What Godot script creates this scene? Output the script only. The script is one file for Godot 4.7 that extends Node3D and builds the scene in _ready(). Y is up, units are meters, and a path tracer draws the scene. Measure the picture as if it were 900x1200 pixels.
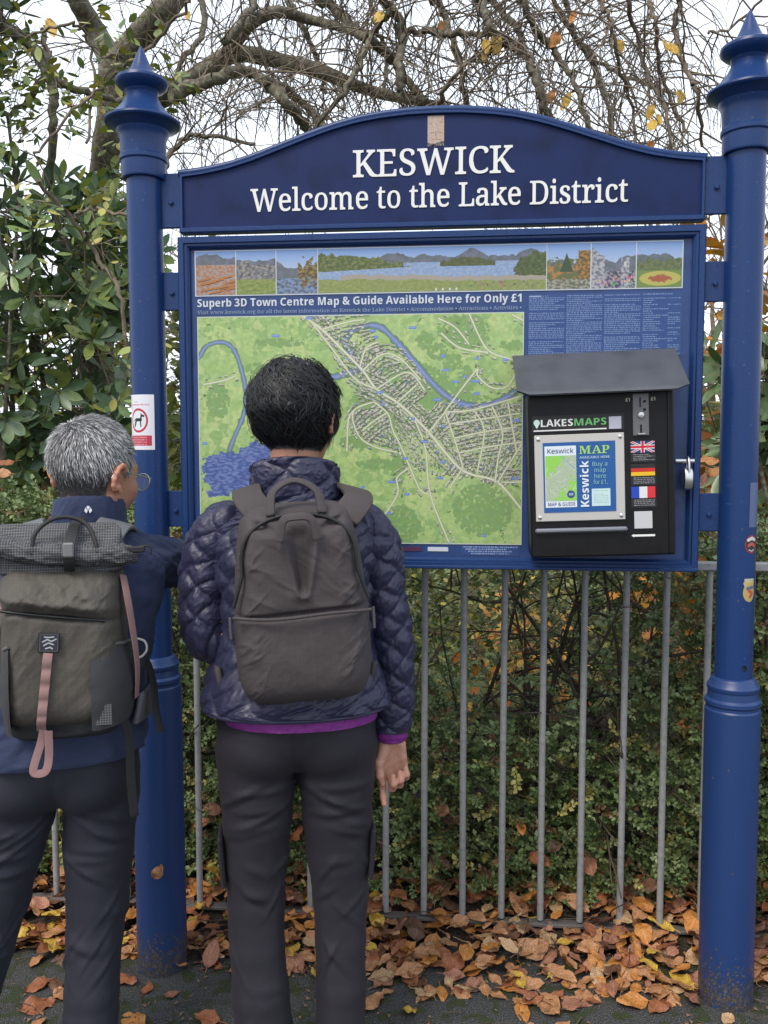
extends Node3D

var used := {}
var M := {}
var rng := RandomNumberGenerator.new()
var nz := FastNoiseLite.new()

func _ready() -> void:
	rng.seed = 20241
	nz.seed = 7
	nz.frequency = 1.0
	nz.noise_type = FastNoiseLite.TYPE_SIMPLEX_SMOOTH
	setup_view()
	make_materials()
	make_leaf_materials()
	build_ground()
	build_fence()
	build_sign()
	build_sign_stickers()
	build_dispenser()
	build_padlock()
	build_hedge()
	build_trees()
	build_shrubs()
	build_woman()
	build_man()
	build_litter()

func setup_view() -> void:
	var cam := Camera3D.new()
	cam.name = "camera"
	cam.fov = 61.93
	cam.near = 0.05
	cam.far = 400.0
	cam.position = Vector3(0.2166, 1.45, 2.2496)
	cam.rotation_degrees = Vector3(-4.12, 5.5, 0)
	add_child(cam)
	cam.current = true
	var we := WorldEnvironment.new()
	we.name = "daylight"
	var e := Environment.new()
	e.background_mode = Environment.BG_SKY
	var sky := Sky.new()
	var sm := ProceduralSkyMaterial.new()
	sm.sky_top_color = Color(0.80, 0.845, 0.90)
	sm.sky_horizon_color = Color(0.90, 0.92, 0.955)
	sm.sky_curve = 0.25
	sm.ground_bottom_color = Color(0.30, 0.30, 0.29)
	sm.ground_horizon_color = Color(0.62, 0.64, 0.66)
	sm.sun_angle_max = 1.0
	sky.sky_material = sm
	e.sky = sky
	e.tonemap_mode = Environment.TONE_MAPPER_LINEAR
	e.tonemap_exposure = 1.9
	e.sdfgi_enabled = true
	e.ssao_enabled = true
	e.ssil_enabled = true
	we.environment = e
	add_child(we)
	var sun := DirectionalLight3D.new()
	sun.name = "overcast_sun"
	sun.light_energy = 0.5
	sun.light_color = Color(1.0, 0.97, 0.93)
	sun.light_angular_distance = 25.0
	sun.shadow_enabled = true
	sun.rotation_degrees = Vector3(-52, -28, 0)
	add_child(sun)

# ---------------------------------------------------------------- objects
func numbered(called: String) -> String:
	used[called] = used.get(called, -1) + 1
	return called if used[called] == 0 else "%s_%03d" % [called, used[called]]

func tag(o: Node, label: String, category: String, group := "") -> Node:
	o.set_meta("label", label)
	o.set_meta("category", category)
	if group != "":
		o.set_meta("group", group)
	return o

func thing(called: String, label: String, category: String, at := Vector3.ZERO, group := "") -> Node3D:
	var o := Node3D.new()
	o.name = numbered(called)
	add_child(o)
	o.position = at
	tag(o, label, category, group)
	return o

func put(parent: Node, called: String, mesh: Mesh, m: Material, xf := Transform3D()) -> MeshInstance3D:
	var o := MeshInstance3D.new()
	o.name = numbered(called) if parent == self else called
	o.mesh = mesh
	o.material_override = m
	o.transform = xf
	parent.add_child(o, true)
	return o

func scatter(parent: Node, called: String, mesh: Mesh, m: Material, xfs: Array, cols: Array) -> MultiMeshInstance3D:
	var mm := MultiMesh.new()
	mm.transform_format = MultiMesh.TRANSFORM_3D
	mm.use_colors = true
	mm.mesh = mesh
	mm.instance_count = xfs.size()
	for i in xfs.size():
		mm.set_instance_transform(i, xfs[i])
		mm.set_instance_color(i, cols[i])
	var o := MultiMeshInstance3D.new()
	o.name = numbered(called) if parent == self else called
	o.multimesh = mm
	o.material_override = m
	parent.add_child(o, true)
	o.set_meta("kind", "stuff")
	return o

# ---------------------------------------------------------------- materials
func lin(r: float, g: float, b: float) -> Color:
	return Color(r, g, b).linear_to_srgb()

func mat(c: Color, rough := 0.7, metal := 0.0, spec := 0.5) -> StandardMaterial3D:
	var m := StandardMaterial3D.new()
	m.albedo_color = c.linear_to_srgb()
	m.roughness = rough
	m.metallic = metal
	m.metallic_specular = spec
	return m

# a tileable noise picture from tone lo to tone hi
func noise_tex(size: int, freq: float, stops: Array, sd := 1, octaves := 4, kind := FastNoiseLite.TYPE_SIMPLEX_SMOOTH) -> NoiseTexture2D:
	var n := FastNoiseLite.new()
	n.seed = sd
	n.frequency = freq
	n.noise_type = kind
	n.fractal_octaves = octaves
	var t := NoiseTexture2D.new()
	t.width = size
	t.height = size
	t.seamless = true
	t.noise = n
	var g := Gradient.new()
	var off := PackedFloat32Array()
	var cs := PackedColorArray()
	for s in stops:
		off.append(s[0])
		cs.append(Color(s[1], s[1], s[1]) if s[1] is float else s[1])
	g.offsets = off
	g.colors = cs
	t.color_ramp = g
	return t

func tri(m: StandardMaterial3D, tex: Texture2D, scale: float, height: Texture2D = null, relief := 0.0) -> StandardMaterial3D:
	if tex:
		m.albedo_texture = tex
	m.uv1_triplanar = true
	m.uv1_scale = Vector3.ONE * scale
	if height:
		m.heightmap_enabled = true
		m.heightmap_texture = height
		m.heightmap_scale = relief
	return m

func tinted(m: StandardMaterial3D) -> StandardMaterial3D:
	m.vertex_color_use_as_albedo = true
	return m

func make_materials() -> void:
	var soft := noise_tex(512, 0.012, [[0.0, 0.72], [0.45, 0.93], [1.0, 1.0]], 3, 5)
	var speck := noise_tex(512, 0.09, [[0.0, 0.70], [0.28, 0.94], [0.5, 1.0], [1.0, 1.0]], 5, 3)
	var bump := noise_tex(512, 0.06, [[0.0, 0.0], [1.0, 1.0]], 6, 4)
	M.soft = soft
	M.speck = speck
	M.bump = bump
	M.blue = tri(mat(Color(0.0100, 0.0365, 0.135), 0.34, 0.0, 0.40), speck, 2.0, bump, 0.008)
	M.blue_panel = tri(mat(Color(0.0085, 0.021, 0.095), 0.45, 0.0, 0.32), soft, 1.0, bump, 0.004)
	M.print_blue = tri(mat(Color(0.017, 0.052, 0.185), 0.38), soft, 1.5)
	M.white = mat(Color(0.70, 0.70, 0.68), 0.5)
	M.print_white = mat(Color(0.52, 0.56, 0.62), 0.5)
	M.print_pale = mat(Color(0.24, 0.31, 0.46), 0.5)
	M.black = tri(mat(Color(0.008, 0.0075, 0.009), 0.40, 0.0, 0.36), soft, 4.0, bump, 0.004)
	M.rubber = mat(Color(0.010, 0.010, 0.011), 0.6)
	M.steel = mat(Color(0.60, 0.60, 0.59), 0.33, 1.0)
	M.hood = tri(mat(Color(0.072, 0.078, 0.094), 0.42), soft, 1.5)
	M.galv = tri(mat(Color(0.30, 0.302, 0.305), 0.55, 0.15), noise_tex(256, 0.04, [[0.0, 0.82], [0.5, 0.95], [1.0, 1.0]], 11, 4), 3.0)
	M.pipe = tri(mat(Color(1, 1, 1), 0.34, 0.0, 0.40), noise_tex(1024, 0.035, [[0.0, lin(0.15, 0.11, 0.08)], [0.115, lin(0.12, 0.085, 0.065)], [0.14, lin(0.0100, 0.0365, 0.135)], [0.86, lin(0.0100, 0.0365, 0.135)], [0.89, lin(0.06, 0.10, 0.24)], [1.0, lin(0.09, 0.14, 0.28)]], 14, 5), 1.7)
	M.hole = mat(Color(0.004, 0.004, 0.004), 0.9)
	M.bark = tri(mat(Color(1, 1, 1), 0.9), noise_tex(512, 0.02, [[0.0, lin(0.045, 0.036, 0.028)], [0.42, lin(0.11, 0.09, 0.068)], [0.58, lin(0.16, 0.14, 0.10)], [0.70, lin(0.19, 0.20, 0.13)], [1.0, lin(0.29, 0.30, 0.23)]], 21, 5), 3.0, bump, 0.3)
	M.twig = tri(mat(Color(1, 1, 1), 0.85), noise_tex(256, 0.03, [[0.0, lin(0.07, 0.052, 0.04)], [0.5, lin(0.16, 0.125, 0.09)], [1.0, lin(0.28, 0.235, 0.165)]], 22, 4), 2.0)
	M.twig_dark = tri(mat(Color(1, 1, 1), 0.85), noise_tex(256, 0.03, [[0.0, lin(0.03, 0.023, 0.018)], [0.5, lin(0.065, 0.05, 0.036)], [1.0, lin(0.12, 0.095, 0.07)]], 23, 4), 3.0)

# ---------------------------------------------------------------- mesh building
class MB:
	var v := PackedVector3Array()
	var n := PackedVector3Array()
	var uv := PackedVector2Array()
	var c := PackedColorArray()
	var ix := PackedInt32Array()
	var col := Color.WHITE

	func p(a: Vector3, t := Vector2.ZERO) -> int:
		v.append(a)
		uv.append(t)
		c.append(col)
		return v.size() - 1

	func t3(a: int, b: int, d: int) -> void:  # counter-clockwise seen from outside
		ix.append(a)
		ix.append(d)
		ix.append(b)

	func q4(a: int, b: int, d: int, e: int) -> void:
		t3(a, b, d)
		t3(a, d, e)

	func quad(a: Vector3, b: Vector3, d: Vector3, e: Vector3) -> void:
		q4(p(a, Vector2(0, 1)), p(b, Vector2(1, 1)), p(d, Vector2(1, 0)), p(e, Vector2(0, 0)))

	func tria(a: Vector3, b: Vector3, d: Vector3) -> void:
		t3(p(a), p(b), p(d))

	func box(ctr: Vector3, size: Vector3, bev := 0.0, bs := Basis.IDENTITY) -> void:
		var h := size * 0.5
		bev = minf(bev, minf(h.x, minf(h.y, h.z)) * 0.95)
		var ax := [bs.x, bs.y, bs.z]
		var hh := [h.x, h.y, h.z]
		for a in 3:
			var b := (a + 1) % 3
			var d := (a + 2) % 3
			for s in [-1.0, 1.0]:
				var o: Vector3 = ctr + ax[a] * hh[a] * s
				var e1: Vector3 = ax[b] * (hh[b] - bev)
				var e2: Vector3 = ax[d] * (hh[d] - bev)
				if s > 0:
					quad(o - e1 - e2, o + e1 - e2, o + e1 + e2, o - e1 + e2)
				else:
					quad(o - e1 - e2, o - e1 + e2, o + e1 + e2, o + e1 - e2)
		if bev <= 0.0:
			return
		for a in 3:
			var b := (a + 1) % 3
			var d := (a + 2) % 3
			for sb in [-1.0, 1.0]:
				for sd in [-1.0, 1.0]:
					var l: Vector3 = ax[a] * (hh[a] - bev)
					var e1: Vector3 = ctr + ax[b] * hh[b] * sb + ax[d] * (hh[d] - bev) * sd
					var e2: Vector3 = ctr + ax[b] * (hh[b] - bev) * sb + ax[d] * hh[d] * sd
					if sb * sd > 0:
						quad(e1 + l, e1 - l, e2 - l, e2 + l)
					else:
						quad(e1 - l, e1 + l, e2 + l, e2 - l)
		for sx in [-1.0, 1.0]:
			for sy in [-1.0, 1.0]:
				for sz in [-1.0, 1.0]:
					var a: Vector3 = ctr + ax[0] * h.x * sx + ax[1] * (h.y - bev) * sy + ax[2] * (h.z - bev) * sz
					var b: Vector3 = ctr + ax[0] * (h.x - bev) * sx + ax[1] * h.y * sy + ax[2] * (h.z - bev) * sz
					var d: Vector3 = ctr + ax[0] * (h.x - bev) * sx + ax[1] * (h.y - bev) * sy + ax[2] * h.z * sz
					if sx * sy * sz > 0:
						tria(a, b, d)
					else:
						tria(a, d, b)

	func tube(path: PackedVector3Array, rad, segs := 8, cap := true, flat := 1.0) -> void:
		var cnt := path.size()
		if cnt < 2:
			return
		var dir := (path[1] - path[0]).normalized()
		var side := dir.cross(Vector3.UP if absf(dir.y) < 0.9 else Vector3.RIGHT).normalized()
		var base := v.size()
		var along := 0.0
		for i in cnt:
			var d := ((path[mini(i + 1, cnt - 1)] - path[maxi(i - 1, 0)])).normalized()
			side = (side - d * side.dot(d)).normalized()
			var up := d.cross(side)
			var r: float = rad if rad is float else rad[i]
			if i > 0:
				along += path[i].distance_to(path[i - 1])
			for k in segs:
				var a := TAU * k / segs
				p(path[i] + (side * cos(a) + up * sin(a) * flat) * r, Vector2(float(k) / segs, along))
		for i in cnt - 1:
			for k in segs:
				var a := base + i * segs + k
				var b := base + i * segs + (k + 1) % segs
				q4(a, b, b + segs, a + segs)
		if cap:
			for e in 2:
				var o: int = base if e == 0 else base + (cnt - 1) * segs
				var m := p(path[0 if e == 0 else cnt - 1])
				for k in segs:
					var a := p(v[o + k])
					var b := p(v[o + (k + 1) % segs])
					if e == 0:
						t3(m, b, a)
					else:
						t3(m, a, b)

	func lathe(prof: Array, segs := 32, xf := Transform3D()) -> void:
		# prof: [radius, height] from bottom to top, rings split at sharp corners
		var rows := []
		for i in prof.size():
			var a := Vector2(prof[i][0], prof[i][1])
			rows.append(a)
			if i > 0 and i < prof.size() - 1:
				var d1 := (a - Vector2(prof[i - 1][0], prof[i - 1][1])).normalized()
				var d2 := (Vector2(prof[i + 1][0], prof[i + 1][1]) - a).normalized()
				if d1.dot(d2) < 0.85:
					rows.append(null)
					rows.append(a)
		var prev := -1
		for r in rows:
			if r == null:
				prev = -1
				continue
			var start := v.size()
			for k in segs + 1:
				var an := TAU * k / segs + PI / 2
				p(xf * Vector3(cos(an) * r.x, r.y, -sin(an) * r.x), Vector2(float(k) / segs, r.y))
			if prev >= 0:
				for k in segs:
					q4(prev + k, prev + k + 1, start + k + 1, start + k)
			prev = start

	func prism(poly: PackedVector2Array, z0: float, z1: float, bev := 0.0) -> void:
		# poly counter-clockwise, front face at z1
		var front := poly
		if bev > 0.0:
			var ins := Geometry2D.offset_polygon(poly, -bev)
			if ins.size() == 1:
				front = ins[0]
		var tr := Geometry2D.triangulate_polygon(front)
		var lo := Vector2(1e9, 1e9)
		var hi := -lo
		for a in poly:
			lo = lo.min(a)
			hi = hi.max(a)
		var s := hi - lo
		var st := v.size()
		for a in front:
			p(Vector3(a.x, a.y, z1), Vector2((a.x - lo.x) / s.x, 1.0 - (a.y - lo.y) / s.y))
		var cw := Geometry2D.is_polygon_clockwise(front)
		for i in range(0, tr.size(), 3):
			var a := front[tr[i]]
			var b := front[tr[i + 1]]
			var d := front[tr[i + 2]]
			if (b - a).cross(d - a) > 0:
				t3(st + tr[i], st + tr[i + 1], st + tr[i + 2])
			else:
				t3(st + tr[i], st + tr[i + 2], st + tr[i + 1])
		tr = Geometry2D.triangulate_polygon(poly)
		st = v.size()
		for a in poly:
			p(Vector3(a.x, a.y, z0))
		for i in range(0, tr.size(), 3):
			var a := poly[tr[i]]
			var b := poly[tr[i + 1]]
			var d := poly[tr[i + 2]]
			if (b - a).cross(d - a) > 0:
				t3(st + tr[i], st + tr[i + 2], st + tr[i + 1])
			else:
				t3(st + tr[i], st + tr[i + 1], st + tr[i + 2])
		var pc := Geometry2D.is_polygon_clockwise(poly)
		var cnt := poly.size()
		for i in cnt:
			var a := poly[i]
			var b := poly[(i + 1) % cnt]
			if pc:
				var t := a
				a = b
				b = t
			quad(Vector3(a.x, a.y, z0), Vector3(b.x, b.y, z0), Vector3(b.x, b.y, z1 - bev), Vector3(a.x, a.y, z1 - bev))
		if bev > 0.0:
			var fc := front.size()
			for i in fc:
				var a := front[i]
				var b := front[(i + 1) % fc]
				if cw:
					var t := a
					a = b
					b = t
				var o := (b - a).normalized()
				o = Vector2(o.y, -o.x) * bev
				quad(Vector3(a.x + o.x, a.y + o.y, z1 - bev), Vector3(b.x + o.x, b.y + o.y, z1 - bev), Vector3(b.x, b.y, z1), Vector3(a.x, a.y, z1))

	# closed rings of equal length, joined; seam shared so that normals run round
	func rings(rs: Array, cap0 := true, cap1 := true) -> void:
		var base := v.size()
		var cnt: int = rs[0].size()
		for i in rs.size():
			for k in cnt:
				p(rs[i][k], Vector2(float(k) / cnt, float(i) / (rs.size() - 1)))
		for i in rs.size() - 1:
			for k in cnt:
				var a := base + i * cnt + k
				var b := base + i * cnt + (k + 1) % cnt
				q4(a, b, b + cnt, a + cnt)
		for e in 2:
			if (e == 0 and not cap0) or (e == 1 and not cap1):
				continue
			var r: PackedVector3Array = rs[0 if e == 0 else rs.size() - 1]
			var m := Vector3.ZERO
			for a in r:
				m += a / cnt
			var mi := p(m)
			var o: int = base if e == 0 else base + (rs.size() - 1) * cnt
			for k in cnt:
				if e == 0:
					t3(mi, o + (k + 1) % cnt, o + k)
				else:
					t3(mi, o + k, o + (k + 1) % cnt)

	func grid(pts: Array, w: int, h: int, uvs := true) -> void:
		# (w+1)*(h+1) points, row by row from bottom left, front counter-clockwise
		var base := v.size()
		for j in h + 1:
			for i in w + 1:
				p(pts[j * (w + 1) + i], Vector2(float(i) / w, 1.0 - float(j) / h))
		for j in h:
			for i in w:
				var a := base + j * (w + 1) + i
				q4(a, a + 1, a + w + 2, a + w + 1)

	func mesh() -> ArrayMesh:
		n.resize(v.size())
		n.fill(Vector3.ZERO)
		for i in range(0, ix.size(), 3):
			var a := ix[i]
			var b := ix[i + 2]
			var d := ix[i + 1]
			var f := (v[b] - v[a]).cross(v[d] - v[a])
			n[a] += f
			n[b] += f
			n[d] += f
		for i in n.size():
			n[i] = n[i].normalized()
		var arr := []
		arr.resize(Mesh.ARRAY_MAX)
		arr[Mesh.ARRAY_VERTEX] = v
		arr[Mesh.ARRAY_NORMAL] = n
		arr[Mesh.ARRAY_TEX_UV] = uv
		arr[Mesh.ARRAY_COLOR] = c
		arr[Mesh.ARRAY_INDEX] = ix
		var am := ArrayMesh.new()
		am.add_surface_from_arrays(Mesh.PRIMITIVE_TRIANGLES, arr)
		return am

func box_mesh(ctr: Vector3, size: Vector3, bev := 0.002) -> ArrayMesh:
	var b := MB.new()
	b.box(ctr, size, bev)
	return b.mesh()

func tube_mesh(path: PackedVector3Array, rad, segs := 8, flat := 1.0) -> ArrayMesh:
	var b := MB.new()
	b.tube(path, rad, segs, true, flat)
	return b.mesh()

func smooth_path(pts: Array, per := 6) -> PackedVector3Array:
	var out := PackedVector3Array()
	var n := pts.size()
	for i in n - 1:
		var a: Vector3 = pts[maxi(i - 1, 0)]
		var b: Vector3 = pts[i]
		var c: Vector3 = pts[i + 1]
		var d: Vector3 = pts[mini(i + 2, n - 1)]
		for k in per:
			out.append(b.cubic_interpolate(c, a, d, float(k) / per))
	out.append(pts[n - 1])
	return out

func lerp_list(a: Array, t: float) -> float:
	var f := t * (a.size() - 1)
	var i := clampi(int(f), 0, a.size() - 2)
	return lerpf(a[i], a[i + 1], f - i)

# lettering: a flat text body scaled to stand on (x, y) with the given width and capital height
func lettering(parent: Node, called: String, text: String, family: String, weight: int, m: Material, at: Vector3, width: float, height: float, depth := 0.0006, turn := 0.0, bold := 0.0) -> MeshInstance3D:
	var f := SystemFont.new()
	f.font_names = PackedStringArray([family])
	f.font_weight = weight
	var t := TextMesh.new()
	t.text = text
	var fv: Font = f
	if bold > 0.0:
		var e := FontVariation.new()
		e.base_font = f
		e.variation_embolden = bold
		fv = e
	t.font = fv
	t.font_size = 48
	t.pixel_size = 0.01
	t.depth = 0.01
	t.curve_step = 2.0
	t.horizontal_alignment = HORIZONTAL_ALIGNMENT_LEFT
	t.vertical_alignment = VERTICAL_ALIGNMENT_BOTTOM
	var bb := t.get_aabb()
	var cap := 0.343  # capital height of the Droid fonts at this size
	var k := Vector3(width / bb.size.x, height / cap, depth / 0.01)
	# baseline: measured with a text without descenders
	var z := TextMesh.new()
	z.text = "H"
	z.font = f
	z.font_size = 48
	z.pixel_size = 0.01
	z.depth = 0.01
	z.vertical_alignment = VERTICAL_ALIGNMENT_BOTTOM
	z.horizontal_alignment = HORIZONTAL_ALIGNMENT_LEFT
	var hb := z.get_aabb()
	k.y = height / hb.size.y
	var o := put(parent, called, t, m)
	var bs := Basis.from_scale(k)
	var off := bs * Vector3(-bb.position.x, -hb.position.y, -bb.position.z)
	var r := Basis(Vector3.BACK, turn)
	o.transform = Transform3D(r * bs, at + r * off)
	return o

# ================================================================ ground and fence
func sheet(x0: float, x1: float, z0: float, z1: float, nx: int, nz_: int, hf: Callable) -> ArrayMesh:
	var b := MB.new()
	var pts := []
	for j in nz_ + 1:
		for i in nx + 1:
			var x := lerpf(x0, x1, float(i) / nx)
			var z := lerpf(z1, z0, float(j) / nz_)
			pts.append(Vector3(x, hf.call(x, z), z))
	b.grid(pts, nx, nz_)
	return b.mesh()

func tarmac_y(x: float, z: float) -> float:
	return 0.004 * nz.get_noise_2d(x * 1.7, z * 1.7)

func bed_y(x: float, z: float) -> float:
	# soil bank under the fence and the hedge
	var t := clampf((-0.10 - z) / 0.30, 0.0, 1.0)
	return -0.02 + 0.075 * t * t * (3.0 - 2.0 * t) + t * (0.018 * nz.get_noise_2d(x * 3.1 + 9.0, z * 3.1) + 0.010 * nz.get_noise_2d(x * 11.0, z * 11.0)) + 0.05 * clampf((-z - 0.4) / 0.5, 0.0, 1.0)

func build_ground() -> void:
	var grit := noise_tex(1024, 0.11, [[0.0, lin(0.016, 0.017, 0.018)], [0.42, lin(0.034, 0.035, 0.036)], [0.60, lin(0.055, 0.056, 0.055)], [0.74, lin(0.10, 0.10, 0.096)], [1.0, lin(0.22, 0.215, 0.20)]], 31, 3)
	var rel := noise_tex(1024, 0.11, [[0.0, 0.0], [1.0, 1.0]], 31, 3)
	var m := tri(mat(Color(1, 1, 1), 0.75), grit, 1.6, rel, 0.25)
	m.roughness_texture = noise_tex(512, 0.02, [[0.0, 0.55], [1.0, 1.0]], 33, 3)
	# moss and dirt lying in patches over the tarmac
	m.detail_enabled = true
	m.detail_blend_mode = BaseMaterial3D.BLEND_MODE_MIX
	m.detail_uv_layer = BaseMaterial3D.DETAIL_UV_1
	m.detail_albedo = noise_tex(1024, 0.009, [[0.0, Color(0.14, 0.16, 0.06, 0.0)], [0.56, Color(0.14, 0.16, 0.06, 0.0)], [0.66, Color(0.16, 0.20, 0.06, 0.75)], [1.0, Color(0.20, 0.24, 0.08, 0.85)]], 35, 6)
	var o := put(self, "pavement", sheet(-12, 12, -0.16, 14, 120, 90, tarmac_y), m)
	o.set_meta("kind", "structure")
	var soil := tri(mat(Color(1, 1, 1), 0.95), noise_tex(512, 0.05, [[0.0, lin(0.010, 0.007, 0.005)], [0.5, lin(0.028, 0.020, 0.014)], [1.0, lin(0.065, 0.048, 0.034)]], 37, 5), 2.0, M.bump, 0.6)
	o = put(self, "soil_bed", sheet(-12, 12, -2.2, -0.10, 240, 40, bed_y), soil)
	o.set_meta("kind", "structure")
	var grass := tri(mat(Color(1, 1, 1), 0.95), noise_tex(512, 0.05, [[0.0, lin(0.05, 0.075, 0.022)], [0.5, lin(0.10, 0.14, 0.045)], [1.0, lin(0.17, 0.19, 0.075)]], 38, 5), 0.7, M.bump, 0.8)
	o = put(self, "park_ground", sheet(-60, 60, -160, -2.2, 60, 60, func(x, z): return 0.08 + 0.05 * nz.get_noise_2d(x * 0.3, z * 0.3) - 0.006 * (-z - 2.2)), grass)
	o.set_meta("kind", "structure")

func build_fence() -> void:
	var f := thing("railing_fence", "grey galvanised railing of thin upright bars in front of the hedge", "fence", Vector3(0, 0, -0.25))
	var top := MB.new()
	top.box(Vector3(-0.5, 1.121, 0), Vector3(7.0, 0.024, 0.036), 0.003)
	put(f, "rail", top.mesh(), M.galv)
	var bot := MB.new()
	bot.box(Vector3(-0.5, 0.036, 0), Vector3(7.0, 0.012, 0.034), 0.003)
	put(f, "rail", bot.mesh(), tri(mat(Color(0.11, 0.10, 0.095), 0.8), M.speck, 5.0))
	var b := MB.new()
	b.tube(PackedVector3Array([Vector3(0, 0.048, 0), Vector3(0, 0.6, 0), Vector3(0, 1.108, 0)]), 0.0098, 12)
	var bar := b.mesh()
	for k in range(-28, 26):
		var x := 0.0976 + 0.1163 * k
		var lean := 0.0015 * sin(k * 2.3)
		put(f, "bar", bar, M.galv, Transform3D(Basis(Vector3.BACK, lean), Vector3(x, 0, 0)))

# ================================================================ the sign
const SX0 := -0.5464
const SX1 := 0.808
const HX := 0.1315

func arch_y(x: float) -> float:
	var d := clampf(absf(x - HX) / 0.674, 0.0, 1.0)
	return lerp_list([2.315, 2.3135, 2.308, 2.298, 2.2815, 2.260, 2.2365, 2.213, 2.194, 2.182, 2.175], d)

func header_outline(ins: float) -> PackedVector2Array:
	var out := PackedVector2Array()
	out.append(Vector2(-0.541 + ins, 2.0255 + ins))
	out.append(Vector2(0.804 - ins, 2.0255 + ins))
	var steps := 56
	for i in steps + 1:
		var x := lerpf(0.804 - ins, -0.541 + ins, float(i) / steps)
		out.append(Vector2(x, arch_y(x) - ins))
	return out

func band(outer: PackedVector2Array, inner: PackedVector2Array, z0: float, z1: float) -> ArrayMesh:
	# a raised moulding between two outlines of equal point count
	var b := MB.new()
	var n := outer.size()
	for i in n:
		var j := (i + 1) % n
		var oa := outer[i]
		var ob := outer[j]
		var ia := inner[i]
		var ib := inner[j]
		var ma := oa.lerp(ia, 0.3)
		var mb := ob.lerp(ib, 0.3)
		var na := oa.lerp(ia, 0.7)
		var nb := ob.lerp(ib, 0.7)
		var L := func(p: Vector2, z: float): return Vector3(p.x, p.y, z)
		b.quad(L.call(oa, z0), L.call(ob, z0), L.call(mb, z1), L.call(ma, z1))
		b.quad(L.call(ma, z1), L.call(mb, z1), L.call(nb, z1), L.call(na, z1))
		b.quad(L.call(na, z1), L.call(nb, z1), L.call(ib, z0), L.call(ia, z0))
	return b.mesh()

func bar_frame(parent: Node, called: String, x0: float, x1: float, y0: float, y1: float, w: float, zb: float, zf: float, m: Material) -> void:
	# four mitred bars with a stepped face
	var cs := [[Vector2(x0, y0), Vector2(x1, y0)], [Vector2(x1, y0), Vector2(x1, y1)], [Vector2(x1, y1), Vector2(x0, y1)], [Vector2(x0, y1), Vector2(x0, y0)]]
	for s in cs:
		var a: Vector2 = s[0]
		var e: Vector2 = s[1]
		var d := (e - a).normalized()
		var inn := Vector2(-d.y, d.x)
		var prof := [[0.0, zb], [0.0, zf - 0.003], [0.003, zf], [w * 0.55, zf], [w * 0.62, zf - 0.005], [w * 0.80, zf - 0.005], [w, zf - 0.012], [w, zb]]
		var b := MB.new()
		for i in prof.size() - 1:
			var p0: float = prof[i][0]
			var p1: float = prof[i + 1][0]
			var q := func(pt: Vector2, sgn: float, off: float, z: float):
				var r: Vector2 = pt + inn * off + d * off * sgn
				return Vector3(r.x, r.y, z)
			b.quad(q.call(a, 1.0, p0, prof[i][1]), q.call(e, -1.0, p0, prof[i][1]), q.call(e, -1.0, p1, prof[i + 1][1]), q.call(a, 1.0, p1, prof[i + 1][1]))
		put(parent, called, b.mesh(), m)

func dirty_sleeve() -> StandardMaterial3D:
	# blue paint with splashes of dried mud at the foot and a few rust spots, as in the photograph
	var im := Image.create(512, 1024, false, Image.FORMAT_RGB8)
	im.fill(lin(0.0100, 0.0365, 0.135))
	var r := RandomNumberGenerator.new()
	r.seed = 91
	var mud := [lin(0.050, 0.041, 0.034), lin(0.075, 0.060, 0.044), lin(0.038, 0.032, 0.028), lin(0.100, 0.078, 0.054)]
	for k in 3400:
		var p := Vector2(r.randf() * 512.0, 1024.0 - absf(r.randfn()) * 62.0)
		disc(im, p, r.randf_range(0.8, 3.6), mud[r.randi() % 4])
	for k in 60:
		var p := Vector2(r.randf() * 512.0, r.randf() * 1000.0)
		disc(im, p, r.randf_range(0.7, 2.6), lin(0.13, 0.085, 0.05))
	for k in 40:
		var p := Vector2(r.randf() * 512.0, r.randf() * 1000.0)
		stroke(im, [p, p + Vector2(r.randf_range(-6, 6), r.randf_range(4, 26))], r.randf_range(1.0, 1.8), lin(0.045, 0.085, 0.21))
	var m := mat(Color(1, 1, 1), 0.42)
	m.albedo_texture = ImageTexture.create_from_image(im)
	m.uv1_scale = Vector3(1, -1.0 / 0.9, 1)
	m.uv1_offset = Vector3(0, 1, 0)
	return m

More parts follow.
